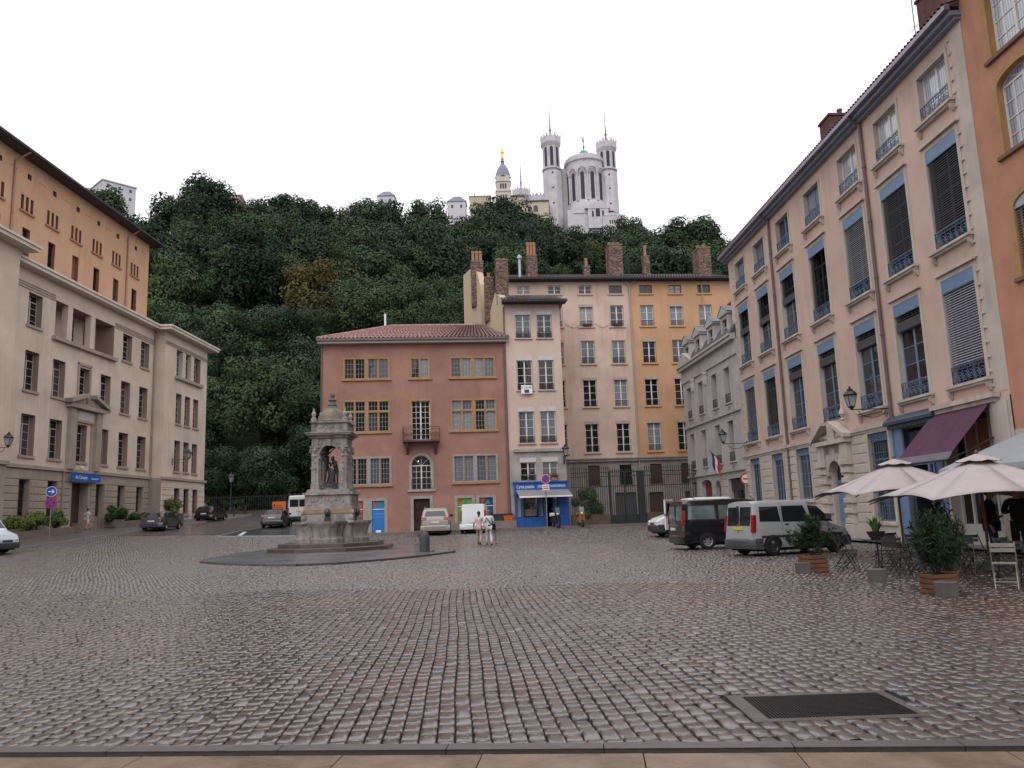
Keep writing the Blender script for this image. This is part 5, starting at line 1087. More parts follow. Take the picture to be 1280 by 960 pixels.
def tower(cx,cy,r,z0,zm,zt,spire,label=None,holes=()):
    mb=MB(); octo(mb,cx,cy,r*1.03,z0,zm-1.2); octo(mb,cx,cy,r*.97,zm-1.2,zm,1); octo(mb,cx,cy,r*1.08,zm,zm+.7); octo(mb,cx,cy,r*.93,zm+.7,zt-5)
    octo(mb,cx,cy,r*.93,zt-5,zt-3,0,r*1.14); octo(mb,cx,cy,r*1.14,zt-3,zt)
    for k in range(8):
        for q in(-.5,0,.5):
            a=k*PI/4; around(mb,cx,cy,r*1.07,a,0,0,zt,dep=.5,m=0,poly=[(q*r*.8-.33,0),(q*r*.8+.33,0),(q*r*.8+.33,.9),(q*r*.8,1.4),(q*r*.8-.33,.9)])
        around(mb,cx,cy,r*.93*.924,k*PI/4,0,0,zm+.7,dep=.1,m=0,rise=.12,poly=[(-r*.36,0),(-r*.28,0),(-r*.28,zt-5.6-zm),(-r*.36,zt-5.6-zm)]); around(mb,cx,cy,r*.93*.924,k*PI/4,0,0,zm+.7,dep=.1,m=0,rise=.12,poly=[(r*.28,0),(r*.36,0),(r*.36,zt-5.6-zm),(r*.28,zt-5.6-zm)])
    o=mb.obj('tower',[bst,bsd],BA)
    if label: o['label']=label
    wm=MB(); wh=(zt-5-zm)*.86; wm.prism(arch_poly(r*.34,wh),'y',-.04,.3); wme=wm.mesh('window',bgl); rw=r*.93*.924
    for k in range(8): a=k*PI/4; inst('window',wme,o,(cx+rw*math.cos(a),cy+rw*math.sin(a),zm+1.4),(0,0,a+PI/2))
    for z in holes: MB().tube((cx+.1,cy-r*.97,z),(cx+.1,cy-r*.9,z),.5,n=10).obj('oculus',bgl,o)
    MB().lathe([(r*.9,zt-.5),(.75,zt+.4),(.55,zt+1.6),(.95,zt+2.0),(.9,zt+2.3),(.4,zt+2.6),(.42,zt+spire*.3),(.75,zt+spire*.3+.3),(.35,zt+spire*.3+.7),(.08,zt+spire),(0,zt+spire)],8,(cx,cy)).ell((cx,cy,zt+spire+.3),(.22,.22,.3),6,5).obj('spire',bld,o)
    return o
tower(23.9,4,4.75,140,173,190.2,16.0,'left choir tower with leaning light shadowed flank',(170.5,162.5,154.3)) ; tower(52.2,4,4.75,130,171.5,186.4,17.0,'right choir tower with round vents',(168.3,161,153))
o=tower(8.8,46,4.6,140,161,180,17.5); tower(17.4,46,4.9,140,160,176,.8)
tower(15.6,20,2.2,140,158,160.0,.5)
mb=MB(); mb.box(26,31.5,4,40,140,174.2).box(50,53,4,40,135,173).box(26,51,8,60,135,172); mb.prism([(24,172),(52,172),(38,178)],'y',14,60,1); mb.obj('nave',[bsd,bst],BA)
ax,ay,ar=41.0,6.5,10.1
mb=MB(); mb.lathe([(ar,136),(ar*1.02,151),(ar,153.5),(ar*.955,154.2),(ar*.955,170)],40,(ax,ay),0); mb.lathe([(ar*.955,170),(ar*1.0,171),(ar*1.0,175.5),(ar*1.05,176.0),(ar*1.05,177.3),(ar*.98,177.3),(ar*.93,179.2),(ar*.6,180.8),(2.2,181.6),(0,182)],40,(ax,ay),0)
for k in range(40): around(mb,ax,ay,ar*1.05,2*PI*k/40,0,0,175.2,dep=.3,rise=.12,poly=[(-.5,0),(-.2,0),(-.2,1),(-.5,1)],m=1)
for k in range(44): around(mb,ax,ay,ar*.99,2*PI*k/44,0,0,177.3,dep=.4,rise=0,poly=[(-.4,0),(.4,0),(.4,1.1),(-.4,1.1)])
nb=12
for k in range(nb):
    a=-PI/2+2*PI*(k+.5)/nb
    for da in(PI/nb,):
        b=a+da; cx,cy=ax+ar*.99*math.cos(b),ay+ar*.99*math.sin(b); mb.lathe([(.55,154.2),(.42,155),(.42,168),(.75,169.2),(.75,169.9)],8,(cx,cy))
    # arch hood over each bay
    for q in range(8):
        t0,t1=PI*q/8,PI*(q+1)/8; P_=lambda r,t:(-r*math.cos(t),r*math.sin(t)); around(mb,ax,ay,ar*.955,a,0,0,169.7,dep=.0,rise=.75,poly=[P_(2.0,t0),P_(2.0,t1),P_(2.6,t1),P_(2.6,t0)])
ap=mb.obj('apse',[bst,bsd],BA)
wme=MB().prism(arch_poly(1.9,14.5),'y',-.03,.2).mesh('window',bgl); wm2=MB().prism(arch_poly(3.7,4.0),'y',-.02,.2).mesh('niche',bsd)
for k in range(nb): a=-PI/2+2*PI*(k+.5)/nb; inst('window',wme,ap,(ax+ar*.955*math.cos(a),ay+ar*.955*math.sin(a),155),(0,0,a+PI/2)); inst('niche',wm2,ap,(ax+ar*.953*math.cos(a),ay+ar*.953*math.sin(a),167.9),(0,0,a+PI/2))
MB().lathe([(2.4,181.2),(2.2,182.2),(1.6,182.9),(.5,183.6)],12,(ax-.5,ay-3)).obj('lantern',M('verdigris',(.16,.28,.27),.6,.1,1),BA)
mb=MB(); mb.tube((ax-.5,ay-3,183.4),(ax-.5,ay-3,187.6),.22,n=6); mb.ell((ax-.5,ay-3,188.8),(.45,.4,1.3),8,6).ell((ax-.5,ay-3,190.5),(.3,.3,.38),6,5).tube((ax-.5,ay-3,189.6),(ax-2.0,ay-3,190.6),.16,n=5).ell((ax-.4,ay-3,185.2),(.55,.5,.6),6,5); mb.obj('archangel_statue',M('dark_bronze_far',(.12,.10,.09),.5,.1,1),BA)
mb=MB() # crypt porch below the apse
mb.box(30,53,-6,0,136,148.2).box(33,49,-6.3,-6,146.2,146.8).prism([(38.5,148.2),(51,148.2),(44.8,152.0)],'y',-7.5,0).box(40,50,-7.4,-6,138,148.2).box(47,58,-8,-2,130,143.8)
for k in range(6): mb.lathe([(.3,143.8),(.25,146),(.35,146.2)],6,(50.6+k*.8,-5.5))
mb.box(50,55.5,-6,-5,146.2,146.9).box(40,50.5,-7.6,-6,147.9,148.5).prism([(47,143.8),(58,143.8),(52.5,145.2)],'y',-8.1,-6)
pz=mb.obj('crypt_porch',[bst],BA)
for x,w,h in((44.8,2.0,4.4),(42.3,.9,3),(47.3,.9,3)): MB().prism([(p[0]+x,p[1]+143.8) for p in arch_poly(w,h)],'y',-7.47,-7.3).obj('window',bgl,pz)
for x in range(6): MB().prism([(p[0]+50.5+x*1.1,p[1]+139.6) for p in arch_poly(.6,2)],'y',-8.05,-7.9).obj('window',bgl,pz)
# convent house in front
H_=thing('convent_house','low tan walled convent house between the chapel tower and the basilica','building',(0,374,0))
ft=M('far_cream_wall',(.44,.385,.31),.8,.08,.3)
MB().prism([(.2,140),(9,140),(9,156.2),(2.4,156.2),(.2,153.6)],'y',0,9).box(9,21,.5,9,140,153.3).obj('wall',ft,H_); MB().prism([(-.2,153.2),(2.3,156.1),(9.3,155.9),(9.3,156.4),(2.1,156.7),(-.4,153.6)],'y',-.5,9.2).box(8.8,21.3,0,9.3,153.3,153.8).obj('roof',M('far_dark_roof',(.10,.075,.07),.8,.1,.5),H_)
for x,w,h,z in((5.3,.8,2.2,149.2),(6.5,.8,2.2,149.2),(14.6,2.2,3.4,148)): MB().prism([(p[0]+x,p[1]+z) for p in arch_poly(w,h)],'y',-.08 if x<9 else .42,.6).obj('window',fard,H_)
# chapel tower with the gilded statue
CT=thing('chapel_tower','slender chapel bell tower with grey dome and gilded statue on top','tower',(-1.0,372,0))
fs2=M('chapel_stone',(.47,.42,.38),.8,.08,.4)
mb=MB(); mb.lathe([(0,140),(5.3,140),(5.1,156.5),(5.5,156.6),(5.5,157.2),(4.8,157.3),(4.8,161.6),(5.3,161.8),(5.3,162.2),(4.6,162.3),(4.6,165)],4,(0,0),0,rot=PI/4); mb.obj('shaft',fs2,CT)
me=MB().prism([(-2.2,0),(2.2,0),(0,2.6)],'y',0,.6).mesh('gable',fs2); wm=MB().prism(arch_poly(.75,2.6),'y',-.05,.2).mesh('window',bgl)
for k in range(4):
    a=k*PI/2; g_=inst('gable',me,CT,(3.3*math.cos(a),3.3*math.sin(a),164.6),(0,0,a+PI/2))
    for q in(-1,0,1):
        for z,rr in((152.4,3.62),(158.2,3.42)): inst('window',wm,CT,(rr*math.cos(a)-q*1.15*math.sin(a),rr*math.sin(a)+q*1.15*math.cos(a),z),(0,0,a+PI/2))
MB().lathe([(3.9,164.8),(3.6,166.6),(2.8,169.2),(1.7,171.2),(.9,172.1),(.8,173.2),(1.1,173.4),(.6,174.2),(.7,175),(.5,175.2),(0,175.3)],8,(0,0)).obj('dome',M('blue_grey_dome',(.16,.17,.23),.5,.1,.6),CT)
MB().lathe([(.55,175.2),(.75,176.2),(.6,177.6),(.85,178.4),(.7,179.2),(.35,179.6),(.42,180.1),(.36,180.6),(.0,181)],10,(0,0)).tube((.4,0,178.6),(1.1,-.3,177.4),.2,n=5).tube((-.4,0,178.6),(-1.1,-.3,177.4),.2,n=5).obj('gilded_statue',M('gilding',(.72,.43,.13),.3,.1,1,metal=.9),CT)
# =============== fountain ===============
FZ=.06
FT=thing('fountain','grey stone fountain with domed canopy over two bronze figures in the middle of the square','fountain',(-9.3,40.9,FZ),.03)
FT.scale=(.84,.84,1)
fst=M('weathered_fountain_stone',(.25,.225,.21),.7,.4,2.6,bump=.7,bs=16,streak=.85,dirt=(.06,.052,.05)); fsd=M('dark_wet_stone',(.075,.055,.05),.3,.35,2,bump=.4,bs=10); fsb=M('tan_stained_stone',(.26,.15,.09),.5,.3,3,bump=.3); bronze=M('dark_green_bronze',(.018,.024,.022),.4,.35,5,spec=.7)
mb=MB(); mb.lathe([(4.2,-.2),(4.2,.08),(4.14,.14),(3.1,.15)],48,(0,0)); mb.obj('step',fsd,FT,smooth=True)
mb=MB(); mb.lathe([(3.75,.1),(3.75,.30),(3.7,.33),(2.6,.33)],8,(0,0),rot=PI/8); mb.obj('step',fsd,FT)
mb=MB(); mb.lathe([(3.15,.3),(3.15,.5),(3.1,.53),(1.2,.53)],8,(0,0),rot=PI/8); mb.obj('step',fsd,FT)
mb=MB(); mb.box(-1.38,1.38,-1.38,1.38,.5,1.95).box(-1.45,1.45,-1.45,1.45,.5,.75); mb.obj('pedestal',fst,FT)
mb=MB()
for a in range(4):
    mb.T=Matrix.Rotation(a*PI/2,4,'Z'); n=12   # half round basins on each side
    pr=[(1.0,.53),(1.02,.72),(.9,.78),(.88,.85),(1.0,1.3),(1.12,1.42),(1.16,1.5),(1.16,1.56),(1.0,1.56),(.95,1.3),(.2,1.2)]
    mb.lathe(pr,n,(0,-1.2),0,PI,2*PI)
    mb.T=None
mb.obj('basin',fst,FT,smooth=True)
MB().lathe([(0,1.42),(.98,1.42)],14,(0,-1.2),0,PI,2*PI).obj('water',M('dark_basin_water',(.02,.025,.025),.05,.1,3,spec=1),FT)
sp=MB(); 
for a in range(4):
    sp.T=Matrix.Rotation(a*PI/2,4,'Z'); sp.ell((0,-1.5,1.98),(.17,.16,.2),8,6).prism([(-.2,1.5),(.2,1.5),(.12,1.95),(-.12,1.95)],'y',-1.46,-1.3); sp.tube((0,-1.6,1.95),(0,-1.72,1.9),.05); sp.T=None
sp.obj('spout_mask',bronze,FT,smooth=True)
mb=MB()
for a in range(4):
    mb.T=Matrix.Rotation(a*PI/2+PI/4,4,'Z'); mb.ell((0,-1.95,1.72),(.16,.2,.2),8,6).ell((0,-2.05,1.98),(.1,.12,.14),8,5).ell((0,-1.9,1.5),(.22,.26,.12),8,5); mb.T=None
mb.obj('carved_swan',fst,FT,smooth=True)
mb=MB(); mb.box(-1.42,1.42,-1.42,1.42,1.95,2.14); mb.obj('stained_band',fsb,FT)
mb=MB(); mb.box(-1.32,1.32,-1.32,1.32,2.14,2.9).box(-1.42,1.42,-1.42,1.42,2.14,2.26).box(-1.36,1.36,-1.36,1.36,2.26,2.34).box(-1.46,1.46,-1.46,1.46,2.86,2.97).box(-1.25,1.25,-1.25,1.25,2.97,3.12)
for a in range(4):
    mb.T=Matrix.Rotation(a*PI/2,4,'Z')
    for x in(-1.28,.98): mb.box(x,x+.3,-1.36,-1.3,2.36,2.84)
    for k in range(9): mb.ell((-.86+k*.215,-1.33,2.6+.05*math.sin(k*2.2)),(.075,.04,.11),7,5)
    mb.T=None
mb.obj('frieze_block',fst,FT)
# canopy: four arched faces and corner piers
hw_=.98
for a in range(4):
    mb=MB(); mb.T=Matrix.Rotation(a*PI/2,4,'Z')@Matrix.Translation((0,-hw_,0)); wallf(mb,-.72,.72,3.12,5.72,[(-.6,.6,3.12,5.34,.6,.2)],.22,0)
    wallf(mb,-.5,.5,5.4,5.72,[(-.5,.5,4.9,5.3,.0,.01)],.01,0,y=.215)
    for q in range(11):
        t0,t1=PI*q/11,PI*(q+1)/11; P_=lambda r,t:(-r*math.cos(t),4.74+r*math.sin(t)); mb.prism([P_(.6,t0),P_(.6,t1),P_(.7,t1),P_(.7,t0)],'y',-.05,.01)
    mb.prism([(-.09,5.3),(.09,5.3),(.13,5.62),(-.13,5.62)],'y',-.12,.01)
    for s_ in(-1,1): mb.ell((s_*.52,.0,5.45),(.12,.05,.1),7,5).box(s_*.62-.1,s_*.62+.1,-.04,.26,4.68,4.8)
    mb.T=None; mb.obj('arch_face',fst,FT)
mb=MB()
for sx in(-1,1):
    for sy in(-1,1):
        x,y=sx*.83,sy*.83; mb.box(x-.2,x+.2,y-.2,y+.2,3.12,5.72).box(x-.25,x+.25,y-.25,y+.25,3.12,3.38).box(x-.22,x+.22,y-.22,y+.22,3.38,3.46)
        mb.lathe([(.24,4.72),(.30,4.8),(.26,4.86),(.25,5.0),(.33,5.12),(.30,5.2)],8,(x,y)); mb.box(x-.3,x+.3,y-.3,y+.3,5.2,5.3)
        for k in range(4):
            dx,dy=((0,-1),(1,0),(0,1),(-1,0))[k]; mb.ell((x+dx*.22,y+dy*.22,4.2),(.08,.08,.12),7,5).ell((x+dx*.21,y+dy*.21,3.9),(.05,.05,.08),6,4).ell((x+dx*.21,y+dy*.21,4.48),(.06,.06,.07),6,4).box(x+dx*.21-.04,x+dx*.21+.04,y+dy*.21-.04,y+dy*.21+.04,3.55,4.1).ell((x+dx*.3,y+dy*.3,5.05),(.09,.09,.12),6,5)
mb.obj('corner_pier',fst,FT)
mb=MB()
for h,z0,z1 in((1.12,5.70,5.78),(1.2,5.78,5.84),(1.32,5.84,5.92),(1.38,5.92,5.98),(1.08,5.98,6.05),(1.03,6.05,6.42),(1.1,6.42,6.47),(1.16,6.47,6.53)): mb.box(-h,h,-h,h,z0,z1)
for a in range(4):
    mb.T=Matrix.Rotation(a*PI/2,4,'Z')
    for k in range(7): mb.ell((-.6+k*.2,-1.04,6.24+.03*math.sin(k*2.)),(.08,.035,.09),7,5)
    for x in(-1.03,.8): mb.box(x,x+.23,-1.07,-1.0,6.07,6.4)
    mb.T=None
mb.obj('cornice',fst,FT)
mb=MB(); mb.lathe([(.95,6.5),(.98,6.6),(.88,6.66),(.86,6.72),(.83,6.86),(.74,7.02),(.58,7.16),(.38,7.26),(.36,7.3)],20,(0,0)); mb.obj('dome',M('lichen_dome_stone',(.16,.14,.11),.8,.35,2.5,bump=.5),FT,smooth=True)
mb=MB(); mb.lathe([(.37,7.28),(.34,7.36),(.28,7.40),(.3,7.46),(.2,7.56),(.17,7.66),(.26,7.7),(.25,7.74),(.12,7.8),(.09,7.86),(.14,7.92),(.15,8.0),(.1,8.08),(0,8.12)],10,(0,0)); mb.obj('finial',M('dark_finial_stone',(.10,.09,.085),.7,.2,3),FT,smooth=True)
fm=MB().lathe([(.2,6.53),(.18,6.7),(.09,6.76),(.13,6.86),(.15,6.95),(.06,7.06),(.07,7.12),(0,7.25)],8,(0,0)).mesh('corner_finial',fst)
for sx in(-1,1):
    for sy in(-1,1): inst('corner_finial',fm,FT,(sx*.93,sy*.93,0))
# =============== people (skinned skeletons) ===============
def skin(name,verts,edges,rad,mat,parent,root=0,sub=2):
    me=bpy.data.meshes.new(name); me.from_pydata(verts,edges,[]); me.materials.append(mat); o=inst(name,me,parent)
    m=o.modifiers.new('skin','SKIN'); m.use_smooth_shade=True
    ly=me.skin_vertices[0].data if me.skin_vertices else None
    if ly is None:
        bm=bmesh.new(); bm.from_mesh(me); bm.verts.layers.skin.verify(); bm.to_mesh(me); bm.free(); ly=me.skin_vertices[0].data
    for i,r in enumerate(rad): ly[i].radius=(r,r) if not isinstance(r,tuple) else r; ly[i].use_root=(i==root)
    s=o.modifiers.new('sub','SUBSURF'); s.levels=sub; s.render_levels=sub; return o
skinm=M('skin_tone',(.42,.24,.17),.55,.05,3); skinb=M('dark_skin_tone',(.12,.06,.04),.55,.05,3)
def person(label,loc,rz,h,J={},shirt=(.5,.5,.5),trous=(.1,.1,.1),hair=(.03,.02,.015),skn=None,shorts=False,sleeve=.5,statue=None,group=None,long_hair=False,apron=None,hat=False,cat='person',name='person',parent=None):
    """J: joint offsets (metres for h=1.75); local frame: person faces -y"""
    k=h/1.75; t=thing(name,label,cat,loc,rz,group) if parent is None else parent
    b={'pel':(0,0,.93),'wai':(0,0,1.08),'che':(0,.0,1.28),'nkb':(0,.01,1.43),'nk':(0,0,1.50),'hd':(0,-.01,1.58),
     'hpl':(.09,0,.90),'knl':(.10,-.02,.50),'anl':(.10,.02,.09),'tol':(.11,-.15,.03),'hpr':(-.09,0,.90),'knr':(-.10,-.02,.50),'anr':(-.10,.02,.09),'tor':(-.11,-.15,.03),
     'shl':(.185,.01,1.40),'ell':(.23,.03,1.12),'wrl':(.24,-.05,.88),'hal':(.24,-.08,.80),'shr':(-.185,.01,1.40),'elr':(-.23,.03,1.12),'wrr':(-.24,-.05,.88),'har':(-.24,-.08,.80)}
    b.update(J); o_=parent and parent.get('off') or None
    P={n:tuple(c*k for c in v) for n,v in b.items()}
    keys=list(P); E=[('pel','wai'),('wai','che'),('che','nkb'),('nkb','nk'),('nk','hd'),('pel','hpl'),('hpl','knl'),('knl','anl'),('anl','tol'),('pel','hpr'),('hpr','knr'),('knr','anr'),('anr','tor'),('nkb','shl'),('shl','ell'),('ell','wrl'),('wrl','hal'),('nkb','shr'),('shr','elr'),('elr','wrr'),('wrr','har')]
    R={'pel':.13,'wai':.115,'che':.135,'nkb':.08,'nk':.052,'hd':.06,'hpl':.09,'knl':.058,'anl':.04,'tol':.03,'shl':.062,'ell':.043,'wrl':.028,'hal':.03}
    for q in('hp','kn','an','to','sh','el','wr','ha'): R[q+'r']=R[q+'l']
    vs=[P[n] for n in keys]; ed=[(keys.index(a),keys.index(c)) for a,c in E]; rad=[(R[n]*k*(1.25 if n in('pel','che','wai') else 1),R[n]*k*(.85 if n in('pel','che','wai') else 1)) for n in keys]
    # fingers and thumb as short chains rooted in the hand
    for s_ in 'lr':
        w,hnd=Vector(P['wr'+s_]),Vector(P['ha'+s_]); d=(hnd-w).normalized(); sd_=Vector((0,1,0)).cross(d); 
        if sd_.length<.3: sd_=Vector((1,0,0)).cross(d)
        ax_=d.cross(sd_.normalized()).normalized(); hi=keys.index('ha'+s_)
        for f_ in range(4):
            ln=(.065,.075,.07,.055)[f_]*k; p0=hnd+ax_*((f_-1.5)*.019*k)+d*.02*k; p1=p0+d*ln*.55; p2=p1+(d*.75+sd_.normalized()*(.35 if s_=='l' else -.35))*ln*.5
            n0=len(vs); vs+=[tuple(p0),tuple(p1),tuple(p2)]; rad+=[.0095*k,.009*k,.0075*k]; ed+=[(hi,n0),(n0,n0+1),(n0+1,n0+2)]
        p0=w+d*.03*k-ax_*.028*k; p1=p0+(d*.6-ax_*.7)*.04*k; n0=len(vs); vs+=[tuple(p0),tuple(p1)]; rad+=[.011*k,.009*k]; ed+=[(keys.index('wr'+s_),n0),(n0,n0+1)]
    mt=statue or skn or skinm
    body=skin('body',vs,ed,rad,mt,t)
    hd=Vector(P['hd'])+Vector((0,-.01*k,.07*k)); mb=MB(); mb.ell(hd,(.076*k,.096*k,.118*k),14,12); mb.ell(hd+Vector((0,-.098*k,-.012*k)),(.014*k,.022*k,.024*k),7,6)
    for s_ in(-1,1): mb.ell(hd+Vector((s_*.078*k,.005*k,-.005*k)),(.012*k,.022*k,.032*k),7,6)
    mb.ell(hd+Vector((0,-.07*k,-.075*k)),(.04*k,.035*k,.035*k),8,6); o=mb.obj('head',mt,t,smooth=True)
    mb=MB()
    for s_ in(-1,1): mb.ell(hd+Vector((s_*.03*k,-.086*k,.015*k)),(.013*k,.008*k,.008*k),6,4)
    mb.ell(hd+Vector((0,-.09*k,-.052*k)),(.024*k,.008*k,.006*k),6,4); mb.obj('face_detail',M('eye_and_lip_dark',(.06,.02,.02),.5,0) if not statue else statue,o)
    hm=statue or M('hair_%.2f'%hair[0],hair,.7,.2,8)
    mb=MB(); mb.ell(hd+Vector((0,.02*k,.028*k)),(.086*k,.098*k,.108*k),12,10)
    if long_hair: mb.ell(hd+Vector((0,.07*k,-.08*k)),(.08*k,.05*k,.13*k),10,8)
    mb.obj('hair',hm,t,smooth=True)
    if hat: MB().lathe([(.17*k,hd.z+.06*k),(.09*k,hd.z+.07*k),(.085*k,hd.z+.14*k),(0,hd.z+.15*k)],14,(hd.x,hd.y)).obj('hat',hm,t)
    if statue: return t
    def lim(a,c,f): a,c=Vector(P[a]),Vector(P[c]); return tuple(a+(c-a)*f)
    sm=M('cloth_%02d%02d%02d'%tuple(int(c*99) for c in shirt),shirt,.85,.12,6,bump=.2); tm=M('cloth_%02d%02d%02d'%tuple(int(c*99) for c in trous),trous,.85,.12,6,bump=.2)
    sf=sleeve
    vs=[P['wai'],P['che'],P['nkb'],P['shl'],lim('shl','ell',min(1,sf*2)),P['shr'],lim('shr','elr',min(1,sf*2)),tuple(Vector(P['pel'])+Vector((0,0,-.02)))]; ed=[(0,1),(1,2),(2,3),(3,4),(2,5),(5,6),(0,7)]
    rad=[(.165*k,.115*k),(.185*k,.13*k),(.105*k,.09*k),.08*k,.062*k,.08*k,.062*k,(.18*k,.13*k)]
    if sf>.5: vs+=[lim('ell','wrl',(sf-.5)*2),lim('elr','wrr',(sf-.5)*2)]; ed+=[(4,8),(6,9)]; rad+=[.045*k,.045*k]
    skin('shirt',vs,ed,rad,sm,t)
    e=.9 if not shorts else .05
    vs=[P['pel'],P['hpl'],P['knl'],P['hpr'],P['knr']]; ed=[(0,1),(1,2),(0,3),(3,4)]; rad=[(.172*k,.125*k),.105*k,.08*k,.105*k,.08*k]
    if not shorts: vs+=[lim('knl','anl',e),lim('knr','anr',e)]; ed+=[(2,5),(4,6)]; rad+=[.066*k,.066*k]
    skin('trousers' if not shorts else 'shorts',vs,ed,rad,tm,t)
    for s_ in 'lr': skin('shoe',[P['an'+s_],tuple(Vector(P['an'+s_])*.5+Vector(P['to'+s_])*.5+Vector((0,0,-.01))),P['to'+s_]],[(0,1),(1,2)],[.05*k,.048*k,.04*k],M('dark_shoe',(.03,.025,.02),.6,0) if 'White' not in label else M('white_shoe',(.6,.6,.6),.6,0),t,sub=1)
    return t
# bronze group in the fountain: one standing figure pouring, one bowed figure beside it
BG=thing('bronze_statue','dark bronze of two figures, one raising an arm over the other, under the fountain canopy','statue',(-9.3,40.92,FZ+3.12))
mb=MB(); mb.lathe([(.7,0),(.66,.1),(.5,.2),(.35,.34),(.15,.4),(0,.42)],9,(0,0)); mb.ell((.35,-.2,.12),(.25,.25,.16),7,5).ell((-.4,.1,.15),(.25,.3,.2),7,5); mb.obj('rock_base',bronze,BG)
def figure(dx,dz,rz,J,h=1.45,lh=False):
    e=bpy.data.objects.new('figure',None); link(e,BG); e.scale=(1.05,1.05,1.08); e.location=(dx,0,dz); e.rotation_euler=(0,0,rz); person('',(0,0,0),0,h,J,statue=bronze,parent=e,long_hair=lh); return e
figure(-.30,.30,1.2,{'shr':(-.18,0,1.42),'elr':(-.22,-.30,1.52),'wrr':(-.16,-.48,1.72),'har':(-.12,-.54,1.78),'knl':(.08,-.12,.52),'hd':(0,-.05,1.58),'ell':(.25,.05,1.15),'wrl':(.16,-.12,1.0),'hal':(.12,-.2,1.0)},1.62)
figure(.2,.12,-2.2+PI/2,{'wai':(0,-.04,1.07),'che':(0,-.1,1.25),'nkb':(0,-.16,1.38),'nk':(0,-.2,1.44),'hd':(0,-.27,1.48),'shl':(.17,-.12,1.36),'shr':(-.17,-.12,1.36),'ell':(.2,-.25,1.15),'wrl':(.05,-.38,1.25),'hal':(.02,-.42,1.3),'elr':(-.2,-.25,1.15),'wrr':(-.05,-.38,1.25),'har':(-.02,-.42,1.3),'knr':(-.1,-.14,.5),'anr':(-.1,.1,.12),'tor':(-.1,-.05,.03)},1.52,True)
MB().prism([(-.2,.25),(.15,.25),(.1,1.0),(-.15,1.15)],'y',.0,.14).obj('drapery',bronze,BG)
walk={'knl':(.10,-.16,.52),'anl':(.10,-.20,.12),'tol':(.10,-.36,.06),'knr':(-.10,.02,.50),'anr':(-.10,.26,.14),'tor':(-.10,.14,.03),'elr':(-.25,-.06,1.14),'wrr':(-.24,-.2,.93),'har':(-.23,-.24,.86),'ell':(.25,.12,1.14),'wrl':(.26,.08,.9),'hal':(.26,.06,.82)}
def at(x,y,dz=0): return (x,y,gz(x,y)+dz)
person('person in pale pink shirt and beige trousers walking away across the square',at(-1.95,41.9),PI-.15,1.72,walk,(.55,.40,.40),(.36,.28,.21),(.02,.02,.02),skinb,sleeve=.5)
p2=person('person in white top and pale trousers with dark bag strap walking beside a companion',at(-1.42,41.3),PI+.1,1.78,{**walk,'hd':(-.01,-.02,1.58)},(.52,.54,.58),(.44,.45,.47),(.16,.10,.06),None,sleeve=.45)
MB().box(-.05,.05,-.18,.17,1.0,1.06).prism([(-.2,1.02),(-.15,1.02),(.18,1.42),(.13,1.42)],'y',.125,.15).cham(-.33,-.16,.02,.2,.78,1.08,.02).obj('shoulder_bag',M('dark_navy_bag',(.02,.02,.04),.7,.1,5),p2)
MB().tube((-.3,-.1,.84),(-.36,-.12,.0),.018).obj('umbrella',M('dark_red_umbrella_cloth',(.08,.02,.02),.6,0),p2)
person('person in light top and white shorts walking along the left pavement past the hedge',at(-33.4,63.0,.12),PI-.5,1.66,walk,(.5,.52,.50),(.52,.53,.52),(.02,.015,.01),None,shorts=True,sleeve=.4)
st_={'ell':(.24,.06,1.14),'wrl':(.1,-.16,1.08),'hal':(.03,-.2,1.1),'elr':(-.25,.05,1.13),'wrr':(-.24,-.02,.88),'har':(-.24,-.05,.80)}
w1=person('person in dark striped top and blue trousers with White shoes by the cafe door',at(12.0,20.6),.9,1.9,st_,(.035,.008,.012),(.02,.03,.075),(.015,.01,.01),None,sleeve=.95)
person('person all in black seen from behind on the cafe terrace at the right edge',at(12.05,19.55),2.6,1.93,{'ell':(.27,-.02,1.18),'wrl':(.14,-.26,1.2),'hal':(.1,-.3,1.24),'elr':(-.26,.05,1.13)},(.008,.008,.01),(.01,.01,.012),(.012,.01,.01),None,sleeve=.95)
